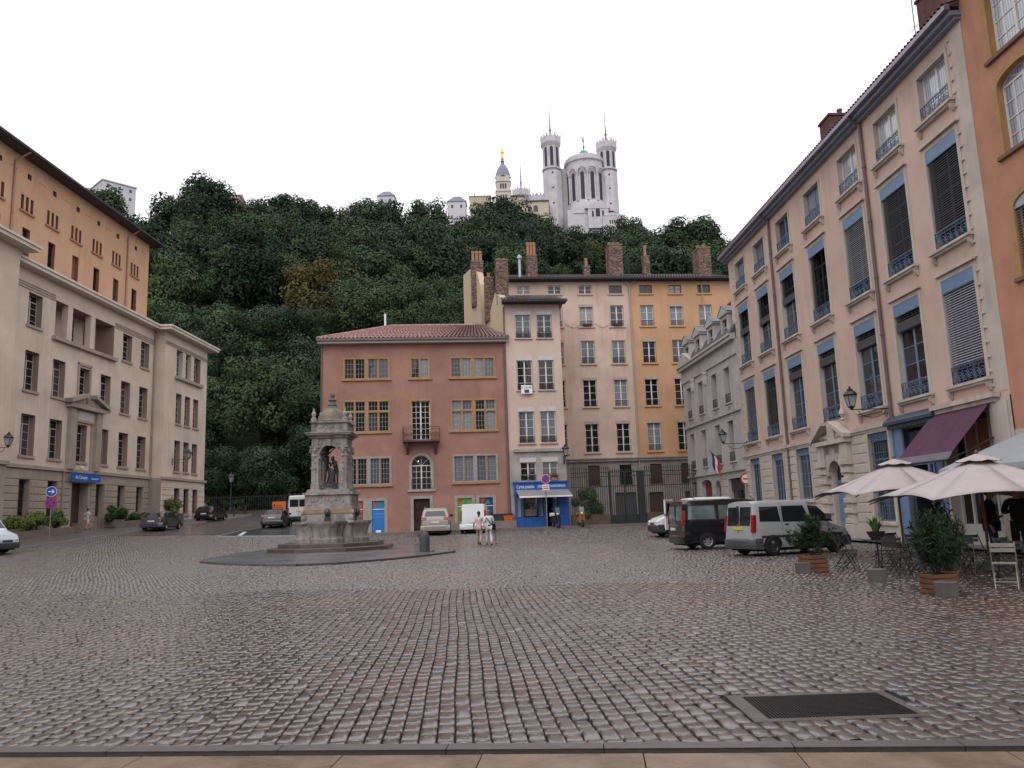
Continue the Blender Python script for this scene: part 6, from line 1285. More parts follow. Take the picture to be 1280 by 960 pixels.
# =============== vehicles ===============
def carpaint(name,c,r=.25): 
    m=M(name,c,r,0,1,coat=.35); return m
cglass=M('car_glass',(.012,.015,.017),.05,0,spec=.5); cglassl=M('car_glass_see_through',(.09,.13,.135),.08,.6,1.5,spec=.6); redl=M('red_tail_lens',(.22,.005,.008),.2,0); orl=M('clear_lens',(.6,.6,.6),.15,0); alloy=M('alloy_wheel',(.42,.42,.43),.3,.05,4,metal=.7); hub_m=M('dark_hub',(.03,.03,.03),.5,0); undr=M('dark_underbody',(.012,.012,.012),.8,0); yplate=M('yellow_number_plate',(.55,.42,.05),.4,0)
WH={}
def wheel(parent,x,y,r,w,mat,sgn):
    k=(round(r,2),w,mat.name)
    if k not in WH:
        t=MB(); t.T=Matrix.Rotation(PI/2,4,'X'); t.lathe([(r*.62,-w/2),(r*.9,-w/2),(r,-w*.32),(r,w*.32),(r*.9,w/2),(r*.62,w/2)],22)
        h=MB(); h.T=Matrix.Rotation(PI/2,4,'X'); h.lathe([(0,w*.34),(r*.12,w*.36),(r*.14,w*.26),(r*.5,w*.2),(r*.6,w*.42),(r*.64,w*.42)],22)
        for q in range(6):
            a=q*PI/3; h.T=Matrix.Rotation(PI/2,4,'X')@Matrix.Rotation(a,4,'Z'); h.prism([(r*.1,-r*.07),(r*.6,-r*.1),(r*.6,r*.1),(r*.1,r*.07)],'z',w*.2,w*.36)
        d=MB(); d.T=Matrix.Rotation(PI/2,4,'X'); d.lathe([(0,w*.12),(r*.6,w*.12)],16)  # dark disc behind the spokes
        WH[k]=(t.mesh('tyre',rubber,True),h.mesh('rim',mat),d.mesh('wheel_back_disc',undr))
    t,h,d=WH[k]; o=inst('wheel',t,parent,(x,y,r),(0,0,0 if sgn<0 else PI)); inst('rim',h,o); inst('brake_disc',d,o)
def vehicle(label,cat,loc,rz,L,W,H,prof,paint,belt,wins,wx,wr=.31,rear=None,front=None,bumper=None,rim=None,taper=.82,tails=((.62,.95),),lightw=.16,rplate=(.0,.75,plate),group=None,name='parked_car',rearwin2=False,seeth=False,strip=None,doors=(),heads=True,roof_rails=False):
    """prof: (x,z) top outline front to rear; local +x is forward"""
    t=thing(name,label,cat,loc,rz,group); hwid=W/2; zb=.26
    xs=[p[0] for p in prof][::-1]; zs=[p[1] for p in prof][::-1]
    def ztop(x): return float(np.interp(x,xs,zs))
    def wz(z): return float(np.interp(z,[0,zb,.5,belt,H],[.90,.93,1.0,.975,taper]))*hwid
    def et(x):
        d=min(L/2-x,x+L/2); return 1-.13*max(0,1-d/.42)**2.2
    def sy(x,z): return wz(z)*et(x)
    X_=sorted(set([round(v,3) for v in np.linspace(-L/2,L/2,34)]+[p[0] for p in prof]))
    lv=[0,.12,.3,.5,.68,.82,.93]; V=[];m=0
    for x in X_:
        zt=max(ztop(x),zb+.12); half=[]
        for q in lv: z=zb+(zt-zb)*q; half.append((sy(x,z),z))
        wt=sy(x,zt); half+=[(wt*.985,zt-.035),(wt*.93,zt-.006),(wt*.6,zt+.012),(0,zt+.02)]
        ring=[(-y,z) for y,z in half]+[(y,z) for y,z in half[::-1][1:]]; m=len(ring); V+=[(x,y,z) for y,z in ring]
    F=[]
    for i in range(len(X_)-1):
        for j in range(m-1): F.append((i*m+j,(i+1)*m+j,(i+1)*m+j+1,i*m+j+1))
        F.append((i*m,i*m+m-1,(i+1)*m+m-1,(i+1)*m))
    F+=[tuple(range(m))[::-1],tuple(range((len(X_)-1)*m,len(X_)*m))]
    mb=MB(); mb.add(V,F); body=mb.obj('body',paint,t,smooth=True)
    def patch(nm,c4,mat,off=.008,n=8,par=None,sides=(-1,1)):
        for s_ in sides:
            vs=[];fs=[]
            for i in range(n+1):
                for j in range(5):
                    u,v=i/n,j/4; a=[c4[0][k]*(1-u)*(1-v)+c4[1][k]*u*(1-v)+c4[2][k]*u*v+c4[3][k]*(1-u)*v for k in(0,1)]; vs.append((a[0],s_*(sy(a[0],a[1])+off),a[1]))
            for i in range(n):
                for j in range(4): fs.append((i*5+j,(i+1)*5+j,(i+1)*5+j+1,i*5+j+1))
            MB().add(vs,fs).obj(nm,mat,par or t)
    g2=cglassl if seeth else cglass
    for w_ in wins:
        patch('side_window',w_,g2,.010)
        x0,x1=min(p[0] for p in w_)-.03,max(p[0] for p in w_)+.03; cx=sum(p[0] for p in w_)/4; cz=sum(p[1] for p in w_)/4
        patch('window_seal',[(cx+(p[0]-cx)*1.06,cz+(p[1]-cz)*1.10) for p in w_],blackp,.004)
    def xr(z,end):   # outline x at a height, at rear(-1) or front(+1)
        best=None
        rng_=np.linspace(-L/2,0,300) if end<0 else np.linspace(L/2,0,300)
        for x in rng_:
            if ztop(x)>=z: return float(x)
        return 0.
    def endpatch(nm,z0,z1,f0,f1,mat,end,off=.012,y0=None,y1=None,n=6,par=None):
        vs=[];fs=[]
        for i in range(n+1):
            z=z0+(z1-z0)*i/n; x=xr(z,end)+end*off; w=sy(xr(z,end),z); a=y0 if y0 is not None else -w*(f0+(f1-f0)*i/n); b=y1 if y1 is not None else w*(f0+(f1-f0)*i/n)
            for j in range(5): vs.append((x,a+(b-a)*j/4,z+.008))
        for i in range(n):
            for j in range(4): fs.append((i*5+j,i*5+j+1,(i+1)*5+j+1,(i+1)*5+j))
        MB().add(vs,fs).obj(nm,mat,par or t)
    if rear:
        z0,z1,f0,f1=rear
        if rearwin2:
            for a,b in((-f0*W/2*.93,-.05),(.05,f0*W/2*.93)): endpatch('rear_window',z0,z1,0,0,g2,-1,.014,a,b)
            MB().box(xr(z0,-1)-.016,xr(z0,-1)+.05,-.012,.012,.5,z1+.05).obj('door_seam',blackp,t)
        else: endpatch('rear_window',z0,z1,f0,f1,cglass,-1)
    if front: endpatch('windscreen',*front,cglass,1,.014)
    bm_=bumper or paint
    for e in(-1,1):
        vs=[]; n=12; F=[]
        for i in range(n+1):
            y=-1+2*i/n; x=e*(L/2-.02-.07*abs(y)**4)
            for dx,z in((-.25,.22),(.05,.24),(.075,.34),(.07,.52),(.02,.58),(-.25,.58)): vs.append((x+e*dx,y*hwid*1.01,z))
        for i in range(n):
            for j in range(5): F.append((i*6+j,i*6+j+1,(i+1)*6+j+1,(i+1)*6+j))
        F+=[tuple(range(6)),tuple(range(n*6,n*6+6))]
        MB().add(vs,F).obj('bumper',bm_,t,smooth=True)
    for z0,z1 in tails:
        for s_ in(-1,1):
            a,b=(hwid*.97-lightw,hwid*.97) if s_>0 else (-hwid*.97,-hwid*.97+lightw); x0=xr((z0+z1)/2,-1)
            xx=xr(z0,-1); xx2=xr(z1,-1)
            MB().add([(xx-.02,a*.99,z0),(xx-.02,b*.99,z0),(xx2-.02,b*.96,z1),(xx2-.02,a*.97,z1),(xx+.10,b*1.0+s_*.012,z0),(xx2+.08,b*.965+s_*.012,z1),(xx+.10,a*1.0+(s_*.012 if s_<0 else 0),z0),(xx2+.08,a*.965+(s_*.012 if s_<0 else 0),z1)],[(0,1,2,3),(1,4,5,2),(6,0,3,7),(3,2,5,7)]).obj('tail_light',redl,t)
    if heads:
        for s_ in(-1,1):
            z0,z1=.62,.80; a,b=(hwid*.52,hwid*.93) if s_>0 else (-hwid*.93,-hwid*.52); x=xr(.66,1)
            MB().ell((x-.08,(a+b)/2,.70),(.12,.2,.085),10,6).obj('headlight',orl,t)
        MB().box(L/2-.06,L/2-.0,-hwid*.4,hwid*.4,.52,.68).obj('grille',blackp,t)
    y,z,pm=rplate; xx=xr(z,-1); pxx=min(xx,-L/2+.03 if z<.58 else xx); MB().box(pxx-.075 if z<.6 else pxx-.03,pxx,y-.26,y+.26,z-.055,z+.055).obj('number_plate',pm,t)
    if rplate[1]<.6: pass
    for x in wx:
        for s_ in(-1,1):
            n=16; vs=[(x+(wr+.075)*math.cos(PI*i/n),s_*(sy(x+(wr+.075)*math.cos(PI*i/n)*.99,wr+ (wr+.075)*math.sin(PI*i/n))+.006),wr*.97+(wr+.075)*math.sin(PI*i/n)) for i in range(n+1)]
            vs=[(a,b,max(c,.22)) for a,b,c in vs]; MB().add([(x,s_*(sy(x,wr)+.006),.24)]+vs,[(0,i+1,i+2) for i in range(n)]).obj('wheel_arch',undr,t); wheel(t,x,s_*(hwid-.085),wr,.2,rim or hub_m,s_)
    MB().box(-L/2+.2,L/2-.2,-hwid*.85,hwid*.85,.16,.3).obj('underbody',undr,t)
    if strip: patch('side_strip',[(-L/2+.3,strip[0]),(L/2-.35,strip[0]),(L/2-.35,strip[1]),(-L/2+.3,strip[1])],blackp,.012,14)
    mb=MB()
    for d in doors:
        for s_ in(-1,1):
            vs=[(d-.006,s_*(sy(d,z)+.005),z) for z in np.linspace(.34,min(ztop(d),H)-.06,6)]+[(d+.006,s_*(sy(d,z)+.005),z) for z in np.linspace(.34,min(ztop(d),H)-.06,6)]
            mb.add(vs,[(i,i+1,i+7,i+6) for i in range(5)])
    if doors: mb.obj('door_gap',undr,t)
    for d in doors:
        for s_ in(-1,1): MB().box(d+.12,d+.27,s_*sy(d+.2,belt-.1)-.02,s_*sy(d+.2,belt-.1)+.02,belt-.12,belt-.08).obj('door_handle',blackp,t)
    for s_ in(-1,1): xm=max(p[0] for w_ in wins for p in w_)-.28; MB().cham(xm,xm+.1,s_*(sy(xm,belt)+.1)-.1,s_*(sy(xm,belt)+.1)+.1,belt+.02,belt+.2,.02).obj('mirror',bm_ if bumper else blackp,t)
    if roof_rails:
        for s_ in(-1,1): MB().tube((-L*.38,s_*hwid*.72,H+.06),(L*.12,s_*hwid*.74,H+.06),.02).tube((-L*.38,s_*hwid*.72,H-.02),(-L*.38,s_*hwid*.72,H+.06),.02).tube((L*.12,s_*hwid*.74,H-.02),(L*.12,s_*hwid*.74,H+.06),.02).obj('roof_rail',alloy,t)
    MB().tube((-L*.3,0,H),(-L*.36,0,H+.2),.012).obj('aerial',blackp,t)
    return t,sy,xr
def kangoo_prof(L,H): return [(L/2,.62),(L/2-.08,.78),(L/2-.25,.88),(L/2-.85,1.05),(L/2-1.0,1.12),(L/2-1.62,H-.14),(L/2-1.85,H-.03),(L/2-2.4,H),(-L/2+.35,H-.01),(-L/2+.14,H-.06),(-L/2+.06,1.2),(-L/2+.01,.95),(-L/2,.58)]
silver=carpaint('silver_grey_paint',(.30,.31,.32)); L_=4.0
vehicle('silver grey small panel van with dark bumper parked nearest beside the potted oleander','van',at(9.42,28.45),R_(21),4.05,1.68,1.82,kangoo_prof(4.05,1.82),silver,1.12,
 [[(-1.72,1.16),(-.92,1.14),(-.95,1.60),(-1.66,1.60)],[(-.78,1.13),(.28,1.11),(.12,1.60),(-.76,1.61)],[(.42,1.10),(1.28,1.08),(.72,1.56),(.34,1.60)]],(-1.28,1.32),.31,rear=(1.0,1.62,.80,.72),front=(1.14,1.66,.86,.80),bumper=M('grey_bumper_plastic',(.055,.058,.065),.5,.1,3),tails=((.80,1.36),),lightw=.13,rplate=(-.0,.92,yplate),rearwin2=True,strip=(.60,.67),doors=(-.85,.35),taper=.84,name='parked_van')
black=carpaint('black_van_paint',(.008,.008,.010),.18)
def trafic_prof(L,H): return [(L/2,.66),(L/2-.08,.85),(L/2-.3,1.0),(L/2-.75,1.15),(L/2-1.35,H-.25),(L/2-1.7,H-.06),(L/2-2.2,H),(-L/2+.3,H),(-L/2+.1,H-.06),(-L/2+.05,1.3),(-L/2,.9),(-L/2,.58)]
vehicle('black passenger van with alloy wheels parked between the silver van and the stone house','van',at(8.85,33.65),R_(8),4.8,1.9,1.97,trafic_prof(4.8,1.97),black,1.15,
 [[(-2.15,1.2),(-1.0,1.2),(-1.02,1.72),(-2.1,1.72)],[(-.85,1.2),(.3,1.2),(.26,1.72),(-.83,1.72)],[(.45,1.2),(1.5,1.18),(1.0,1.70),(.43,1.72)]],(-1.4,1.6),.33,rear=(1.15,1.72,.86,.78),front=(1.2,1.75,.86,.8),tails=((1.0,1.55),),lightw=.13,rplate=(.25,.82,plate),rearwin2=True,rim=alloy,seeth=True,doors=(-.92,.38),taper=.86,name='parked_van')
whitep=carpaint('white_paint',(.62,.64,.66))
t,sy,xr=vehicle('white van with its front door open behind the black van','van',at(9.5,44.2),R_(188),4.1,1.7,1.8,kangoo_prof(4.1,1.8),whitep,1.1,
 [[(-1.7,1.16),(-.92,1.14),(-.95,1.58),(-1.66,1.58)],[(.42,1.10),(1.28,1.08),(.72,1.54),(.34,1.58)]],(-1.28,1.32),.31,rear=(1.0,1.6,.8,.72),front=(1.14,1.62,.86,.8),bumper=M('dark_bumper',(.04,.042,.05),.5,.1,3),tails=((.8,1.3),),rearwin2=True,doors=(.35,),taper=.84,name='parked_van')
t.scale=(1.08,1.08,1.12)
mb=MB(); mb.T=Matrix.Translation((1.25,.87,0))@Matrix.Rotation(R_(48),4,'Z'); mb.cham(0,.95,-.03,.03,.35,1.12,.01).box(0,.08,-.03,.03,1.1,1.72).box(.85,.95,-.03,.03,1.1,1.72).box(0,.95,-.03,.03,1.68,1.74); mb.T=None; o=mb.obj('open_door',whitep,t)
mb=MB(); mb.T=Matrix.Translation((1.25,.87,0))@Matrix.Rotation(R_(48),4,'Z'); mb.box(.08,.85,-.01,.01,1.1,1.7); mb.T=None; mb.obj('door_glass',cglass,o); mb=MB(); mb.T=Matrix.Translation((1.25,.87,0))@Matrix.Rotation(R_(48),4,'Z'); mb.box(0,.95,-.045,.045,.98,1.08); mb.T=None; mb.obj('door_strip',blackp,o)
champ=carpaint('beige_silver_paint',(.27,.25,.235))
vehicle('beige silver off-road estate parked nose in before the red house door','car',at(-5.35,54.0),R_(94),4.5,1.86,1.70,[(2.25,.66),(2.15,.85),(1.9,.98),(1.0,1.1),(.35,1.58),(0,1.68),(-1.2,1.70),(-1.75,1.66),(-1.95,1.5),(-2.15,1.12),(-2.22,.95),(-2.25,.58)],champ,1.08,
 [[(-1.75,1.14),(-1.15,1.12),(-1.15,1.5),(-1.5,1.5)],[(-1.0,1.12),(-.1,1.1),(-.15,1.54),(-1.0,1.52)],[(.0,1.1),(.9,1.08),(.45,1.48),(0,1.54)]],(-1.35,1.35),.36,rear=(1.14,1.48,.84,.74),front=(1.15,1.55,.86,.78),tails=((.92,1.10),),lightw=.34,rplate=(0,.78,plate),rim=alloy,taper=.78,roof_rails=True)
vehicle('small white delivery van parked facing the red house next to the beige car','van',at(-2.75,54.6),R_(88),4.1,1.75,1.86,kangoo_prof(4.1,1.86),whitep,1.12,
 [[(.42,1.10),(1.28,1.08),(.72,1.58),(.34,1.62)]],(-1.28,1.32),.31,rear=None,front=(1.14,1.66,.86,.80),tails=((.75,1.45),),lightw=.11,rplate=(0,.7,plate),doors=(-.85,.35),taper=.84,name='parked_van')
def hatch_prof(L,H): return [(L/2,.55),(L/2-.1,.72),(L/2-.3,.82),(L/2-.95,.95),(L/2-1.75,H-.06),(L/2-2.0,H),(-L/2+1.0,H-.03),(-L/2+.55,H-.12),(-L/2+.12,1.02),(-L/2+.03,.9),(-L/2,.52)]
def hw3(L): return [[(L/2-2.9,.98),(L/2-2.2,.97),(L/2-2.2,1.32),(L/2-2.75,1.28)],[(L/2-2.12,.97),(L/2-1.1,.94),(L/2-1.75,1.34),(L/2-2.12,1.34)]]
vehicle('dark grey hatchback parked along the left kerb below the bushes','car',at(-28.1,64.2),R_(91),4.1,1.74,1.46,hatch_prof(4.1,1.46),carpaint('anthracite_paint',(.055,.055,.065)),.95,hw3(4.1)+[[(-1.55,1.0),(-.95,.98),(-.95,1.28),(-1.25,1.25)]],(-1.25,1.3),.31,rear=(1.02,1.32,.86,.74),front=(1.0,1.38,.88,.78),tails=((.80,1.02),),lightw=.3,rplate=(0,.7,plate),rim=alloy,taper=.72)
vehicle('black hatchback parked at the far left corner beside the iron fence','car',at(-29.6,78.5),R_(91),4.2,1.74,1.45,hatch_prof(4.2,1.45),black,.95,hw3(4.2)+[[(-1.6,1.0),(-.95,.98),(-.95,1.26),(-1.3,1.23)]],(-1.25,1.3),.31,rear=(1.02,1.32,.86,.74),front=(1.0,1.38,.88,.78),tails=((.80,.98),),lightw=.3,rplate=(0,.7,plate),rim=alloy,taper=.72)
vehicle('pale blue car half hidden beyond the black hatchback at the street corner','car',at(-34.6,88),R_(70),4.1,1.74,1.5,hatch_prof(4.1,1.5),carpaint('pale_blue_paint',(.25,.33,.42)),.95,hw3(4.1),(-1.25,1.3),.31,rear=(1.02,1.34,.86,.74),front=(1.0,1.38,.88,.78),rim=alloy,taper=.72)
vehicle('dark navy hatchback leaving behind the fountain on the asphalt strip','car',at(-19.5,65.9),R_(94),3.9,1.68,1.46,hatch_prof(3.9,1.46),carpaint('navy_black_paint',(.012,.014,.024)),.95,hw3(3.9)+[[(-1.45,1.0),(-.95,.98),(-.95,1.26),(-1.2,1.23)]],(-1.2,1.2),.30,rear=(1.02,1.34,.86,.74),front=(1.0,1.38,.88,.78),tails=((.86,1.02),),lightw=.28,rplate=(0,.78,plate),rim=alloy,taper=.72)
def master_prof(L,H): return [(L/2,.7),(L/2-.1,.95),(L/2-.7,1.2),(L/2-1.5,H-.15),(L/2-1.9,H),(-L/2+.15,H),(-L/2+.04,H-.08),(-L/2,1.2),(-L/2,.6)]
vehicle('tall white van with roof rack and yellow rear plate beyond the navy hatchback','van',at(-19.4,73.0),R_(100),5.0,2.0,2.35,master_prof(5.0,2.35),whitep,1.3,[[(.6,1.3),(1.5,1.25),(1.1,1.85),(.6,1.9)]],(-1.4,1.6),.33,rear=(1.38,2.02,.82,.80),front=(1.3,2.0,.86,.8),bumper=blackp,tails=((.9,1.3),),lightw=.12,rplate=(-.05,1.0,yplate),rearwin2=True,taper=.88,roof_rails=True,name='parked_van')
vehicle('white van with dark lower band cut by the left edge of the picture','van',at(-29.2,42.6),R_(-4),5.2,1.95,2.4,master_prof(5.2,2.4),carpaint('bluish_white_paint',(.60,.68,.74)),1.2,[[(.75,1.22),(1.75,1.15),(1.2,1.85),(.75,1.9)]],(-1.6,1.75),.35,rear=(1.4,2.0,.8,.78),front=(1.3,2.05,.86,.8),bumper=M('dark_bumper'	,(.04,.042,.05)),strip=(.55,.72),tails=((.9,1.3),),doors=(.65,),taper=.86,name='parked_van')
# =============== paving islands, kerbs, street bits ===============
def slab(name,poly,top,mat,kerbmat=None,th=.25,zf=gz,kw=.14,kh=.0):
    """flat-ish raised island following the ground: polygon fan + kerb stones along its edge"""
    cx=sum(p[0] for p in poly)/len(poly); cy=sum(p[1] for p in poly)/len(poly)
    t=thing(name,None,None,(0,0,0),kind='structure'); n=len(poly); vs=[(cx,cy,zf(cx,cy)+top)]+[(p[0],p[1],zf(*p)+top) for p in poly]; MB().add(vs,[(0,i+1,(i+1)%n+1) for i in range(n)]).obj('surface',mat,t)
    if kerbmat:
        for i in range(n):
            a,b=Vector(poly[i]),Vector(poly[(i+1)%n]); l=(b-a).length; k=max(1,round(l/1.2)); d=(b-a)/k; nn=Vector((d.y,-d.x)).normalized()*kw
            if nn.dot(a-Vector((cx,cy)))<0: nn=-nn
            for j in range(k):
                p,q=a+d*j+d*.006,a+d*(j+1)-d*.006; c=[p-nn*.0,q-nn*.0,q+nn,p+nn]; zt=[zf(v.x,v.y)+top+kh+.004 for v in c]
                MB().add([(v.x,v.y,z) for v,z in zip(c,zt)]+[(v.x,v.y,z-th) for v,z in zip(c,zt)],[(0,1,2,3),(4,7,6,5),(0,4,5,1),(1,5,6,2),(2,6,7,3),(3,7,4,0)]).obj('kerb_stone',kerbmat,t)
    return t
wetp=M('wet_smooth_paving',(.13,.13,.14),.22,.35,.5,bump=.1,bs=8); kst=M('dark_wet_kerb',(.07,.055,.055),.3,.25,3,bump=.2); asph=M('wet_black_asphalt',(.028,.03,.036),.25,.3,2,bump=.3,bs=60); wpaint=M('white_road_paint',(.5,.5,.5),.5,.15,4)
isl=[(-13.2,34.2),(-11.5,32.4),(-9.5,31.0),(-8.2,30.5),(-6.8,30.9),(-5.4,32.4),(-4.0,34.6),(-2.95,36.9),(-3.0,37.8),(-4.0,38.6),(-5.5,43.5),(-8.6,45.5),(-12.3,44.5),(-13.6,40),(-13.6,36)]
slab('fountain_island',isl,.07,wetp,kst)
lf=[(-20.2,55.2),(-14.9,54.9),(-14.3,60),(-15.6,72),(-17.5,76),(-19.2,74),(-20.2,66),(-20.7,60.5)]
slab('asphalt_island',lf,.05,asph,M('pale_wet_kerb',(.3,.3,.3),.3,.2,3))
for a,b in(((-18.9,55.3),(-19.9,59.5)),((-16.2,61),(-15.9,66))):
    d=Vector((b[0]-a[0],b[1]-a[1])); n=Vector((d.y,-d.x)).normalized()*.14; MB().add([(a[0]-n.x,a[1]-n.y,gz(*a)+.058),(a[0]+n.x,a[1]+n.y,gz(*a)+.058),(b[0]+n.x,b[1]+n.y,gz(*b)+.058),(b[0]-n.x,b[1]-n.y,gz(*b)+.058)],[(0,1,2,3)]).obj('road_marking',wpaint)['kind']='structure'
# left pavement in steps along the street
ptx=lambda y:-28.3-.035*(y-46)
def strip(name,x0f,x1f,y0,y1,top,mat,n=20,th=.3):
    mb=MB(); ys_=[y0+(y1-y0)*i/n for i in range(n+1)]; vs=[]
    for y in ys_:
        a,b=x0f(y),x1f(y); vs+=[(a,y,gz(a,y)+top),(b,y,gz(b,y)+top),(b,y,gz(b,y)+top-th)]
    fs=[]
    for i in range(n): fs+=[(i*3,i*3+1,(i+1)*3+1,(i+1)*3),(i*3+1,i*3+2,(i+1)*3+2,(i+1)*3+1)]
    mb.add(vs,fs); o=mb.obj(name,mat); o['kind']='structure'; return o
pav=M('damp_grey_pavement',(.10,.092,.09),.4,.25,1.2,bump=.2)
strip('pavement',lambda y:-35.5+.02*(y-60),ptx,30,92,.12,pav)
kt=thing('left_kerb',None,None,kind='structure'); y=34.
while y<91:
    a=(ptx(y),y); b=(ptx(y+1.9),y+1.9); MB().add([(a[0],a[1],gz(*a)+.128),(a[0]+.16,a[1],gz(*a)+.128),(b[0]+.16,b[1]-.02,gz(*b)+.128),(b[0],b[1]-.02,gz(*b)+.128),(a[0]+.16,a[1],gz(*a)-.05),(b[0]+.16,b[1]-.02,gz(*b)-.05)],[(0,1,2,3),(1,4,5,2)]).obj('kerb_stone',M('pale_granite_kerb',(.24,.22,.21),.35,.2,3),kt); y+=1.9
# right pavement strip at the salmon house and terrace
strip('pavement',lambda y:15.55-.035*(y-20),lambda y:16.4,14,52,.10,pav,th=.0); strip('pavement_edge',lambda y:14.35-.035*(y-27),lambda y:15.6-.035*(y-20),14,52,.09,pav,th=0)
# low garden walls + hedges on the left
lwm=M('low_garden_wall_stone',(.17,.135,.115),.8,.25,1.5,bump=.4); 
def lowwall(label,x,y0,y1,h,piers):
    t=thing('garden_wall',label,'wall',(x,y0,gz(x,y0)),0); l=y1-y0; z1=gz(x,y1)-gz(x,y0)
    MB().add([(-.2,0,-.3),(0,0,-.3),(0,l,z1-.3),(-.2,l,z1-.3),(-.2,0,h),(0,0,h),(0,l,z1+h),(-.2,l,z1+h)],[(0,1,5,4),(1,2,6,5),(2,3,7,6),(4,5,6,7)]).obj('wall_body',lwm,t)
    for q in piers: zz=z1*q/l; MB().box(-.3,.08,q-.22,q+.22,zz-.3,zz+h+.12).box(-.34,.12,q-.26,q+.26,zz+h+.12,zz+h+.2).obj('pier',lwm,t)
lowwall('low stone garden wall under the hedge left of the entrance',-32.1,44,59.6,.62,(1,8,15.3)); lowwall('low stone garden wall with bushes right of the entrance',-31.9,64.8,77.5,.62,(.3,6,12.4))
def bush(name,label,cat,loc,r,mat,n=2500,size=.05,rz=.8,rx=1,seed=0,sc=None,group=None,grow=0):
    t=thing(name,label,cat,loc,0,group); me=crown_mesh('foliage',seed,n,size,mat,rz=rz,lobes=12); o=inst('foliage',me,t,(0,0,grow),(0,0,0),sc or (r,r,r))
    random.seed(seed); mb=MB()
    for k in range(5): a=k*1.3; mb.tube((0,0,-.05),(r*.4*math.cos(a),r*.4*math.sin(a),grow+r*.8),.02,.01,5)
    mb.obj('stems',bark,t); return t
hedge_m=leaf_mat('hedge_leaves',[(.10,.14,.03),(.13,.16,.04),(.08,.12,.03)],.5); bush_m=leaf_mat('bush_leaves',[(.035,.075,.02),(.05,.09,.03)],.5); olea=leaf_mat('oleander_leaves',[(.018,.04,.02),(.026,.048,.022)],.5)
for i,(y,r) in enumerate(((45.5,1.25),(48.0,1.25),(50.4,1.2),(52.8,1.25),(55.2,1.2),(57.6,1.1))): bush('hedge_bush','yellow green variegated hedge shrub above the low wall left of the institute entrance','shrub',at(-33.0,y,.25),r,hedge_m,2600,.05,.75,seed=60+i,sc=(.9,1.45,1.1),group='hedge shrubs left of the institute entrance')
bush('round_bush','rounded dark green bush just right of the institute entrance','shrub',at(-32.9,66.6,.35),1.4,bush_m,3000,.05,.8,seed=70,sc=(1.1,1.7,1.25)); bush('round_bush','low dark green bush between the two rounded bushes','shrub',at(-32.9,70.6,.0),1.2,bush_m,2500,.05,.7,seed=71,sc=(1.0,2.0,.95)); bush('round_bush','large lime speckled round bush at the pavilion corner','shrub',at(-32.7,75.8,.4),1.6,hedge_m,3000,.05,.85,seed=72,sc=(1.2,1.9,1.35))
bush('garden_bush','dark green climbing bush growing through the iron railings','shrub',(5.3,60.4,.7),1.9,bush_m,4200,.035,1.0,seed=73,sc=(1.45,.8,1.6))
# far fence and street lamp at the foot of the wood
ff=thing('street_fence','long dark iron railing at the foot of the wooded hill','fence',(-44,97.5,0)); fb_=MB().box(-.03,.03,-.03,.03,0,2.2).mesh('bar',iron)
z_=gz(-35,97)
for k in range(110): inst('bar',fb_,ff,(k*.28,0,z_+.1-k*.005))
MB().box(0,31,-.04,.04,z_+1.9,z_+1.98).box(0,31,-.04,.04,z_+.3,z_+.36).obj('rail',iron,ff); MB().box(0,31,-.15,.15,z_-1.2,z_+.25).obj('base_wall',fs_,ff)
lan_g=M('lantern_glass',(.30,.31,.33),.1,.2,5,spec=1)
def lantern(P,loc,s=1.0):
    x,y,z=loc; mb=MB(); mb.T=Matrix.Translation(loc)@Matrix.Scale(s,4)
    mb.lathe([(.13,0),(.14,.03),(.12,.03)],4,(0,0),rot=PI/4); 
    for k in range(4): a=PI/4+k*PI/2; mb.tube((.13*math.cos(a),.13*math.sin(a),.02),(.24*math.cos(a),.24*math.sin(a),.45),.014,n=4)
    mb.lathe([(.26,.45),(.27,.48),(.2,.58),(.1,.64),(.12,.68),(.04,.72),(.05,.76),(0,.82)],8,(0,0)); mb.lathe([(.02,-.12),(.08,-.04),(.13,0)],6,(0,0)); mb.T=None; o=mb.obj('lantern_frame',iron,P)
    mb=MB(); mb.T=Matrix.Translation(loc)@Matrix.Scale(s,4); mb.lathe([(.115,.03),(.215,.44)],4,(0,0),rot=PI/4); mb.T=None; mb.obj('lantern_glass',lan_g,o)
def wall_lamp(label,P0,dr,u,out,z,s=1.2,yo=0):
    t=thing('wall_lamp',label,'street lamp',(P0[0],P0[1],0),math.atan2(dr[1],dr[0]))
    lantern(t,(u,yo-out,z+.1),s); mb=MB(); mb.path([(u,yo,z),(u,yo-out,z)],.022,6)
    P=[(u,yo-out*(.12+.7*(1-math.cos(a))/2),z-.05-.28*math.sin(a)) for a in [PI*i/10 for i in range(11)]]; mb.path(P,.016,5)
    P=[(u,yo-.16-.10*math.cos(a)*(1-i/14),z-.18-.10*math.sin(a)*(1-i/14)) for i,a in enumerate([2*PI*i/8 for i in range(12)])]; mb.path(P,.014,5); mb.box(u-.05,u+.05,yo-.03,yo,z-.5,z+.15); mb.obj('bracket',iron,t); return t
wall_lamp('black wall lantern on a long scrolled bracket beside the plum awning',RP,RD,20.0,1.55,5.35,1.05); wall_lamp('black wall lantern at the corner between grey stone house and salmon house',RP,RD,2.1,1.5,5.55,1.05)
wall_lamp('black wall lantern on the far pavilion of the cream institute',(-34.4,40),LD,36.4,1.6,7.9,1.05,yo=-1.0); wall_lamp('black wall lantern at the left edge above the hedge',(-34.4,40),LD,10.3,1.3,6.9,1.1,yo=-1.0)
wall_lamp('small black wall lantern at the corner of the narrow house above the railings',NP,ND,23.8,.9,5.7,1.1)
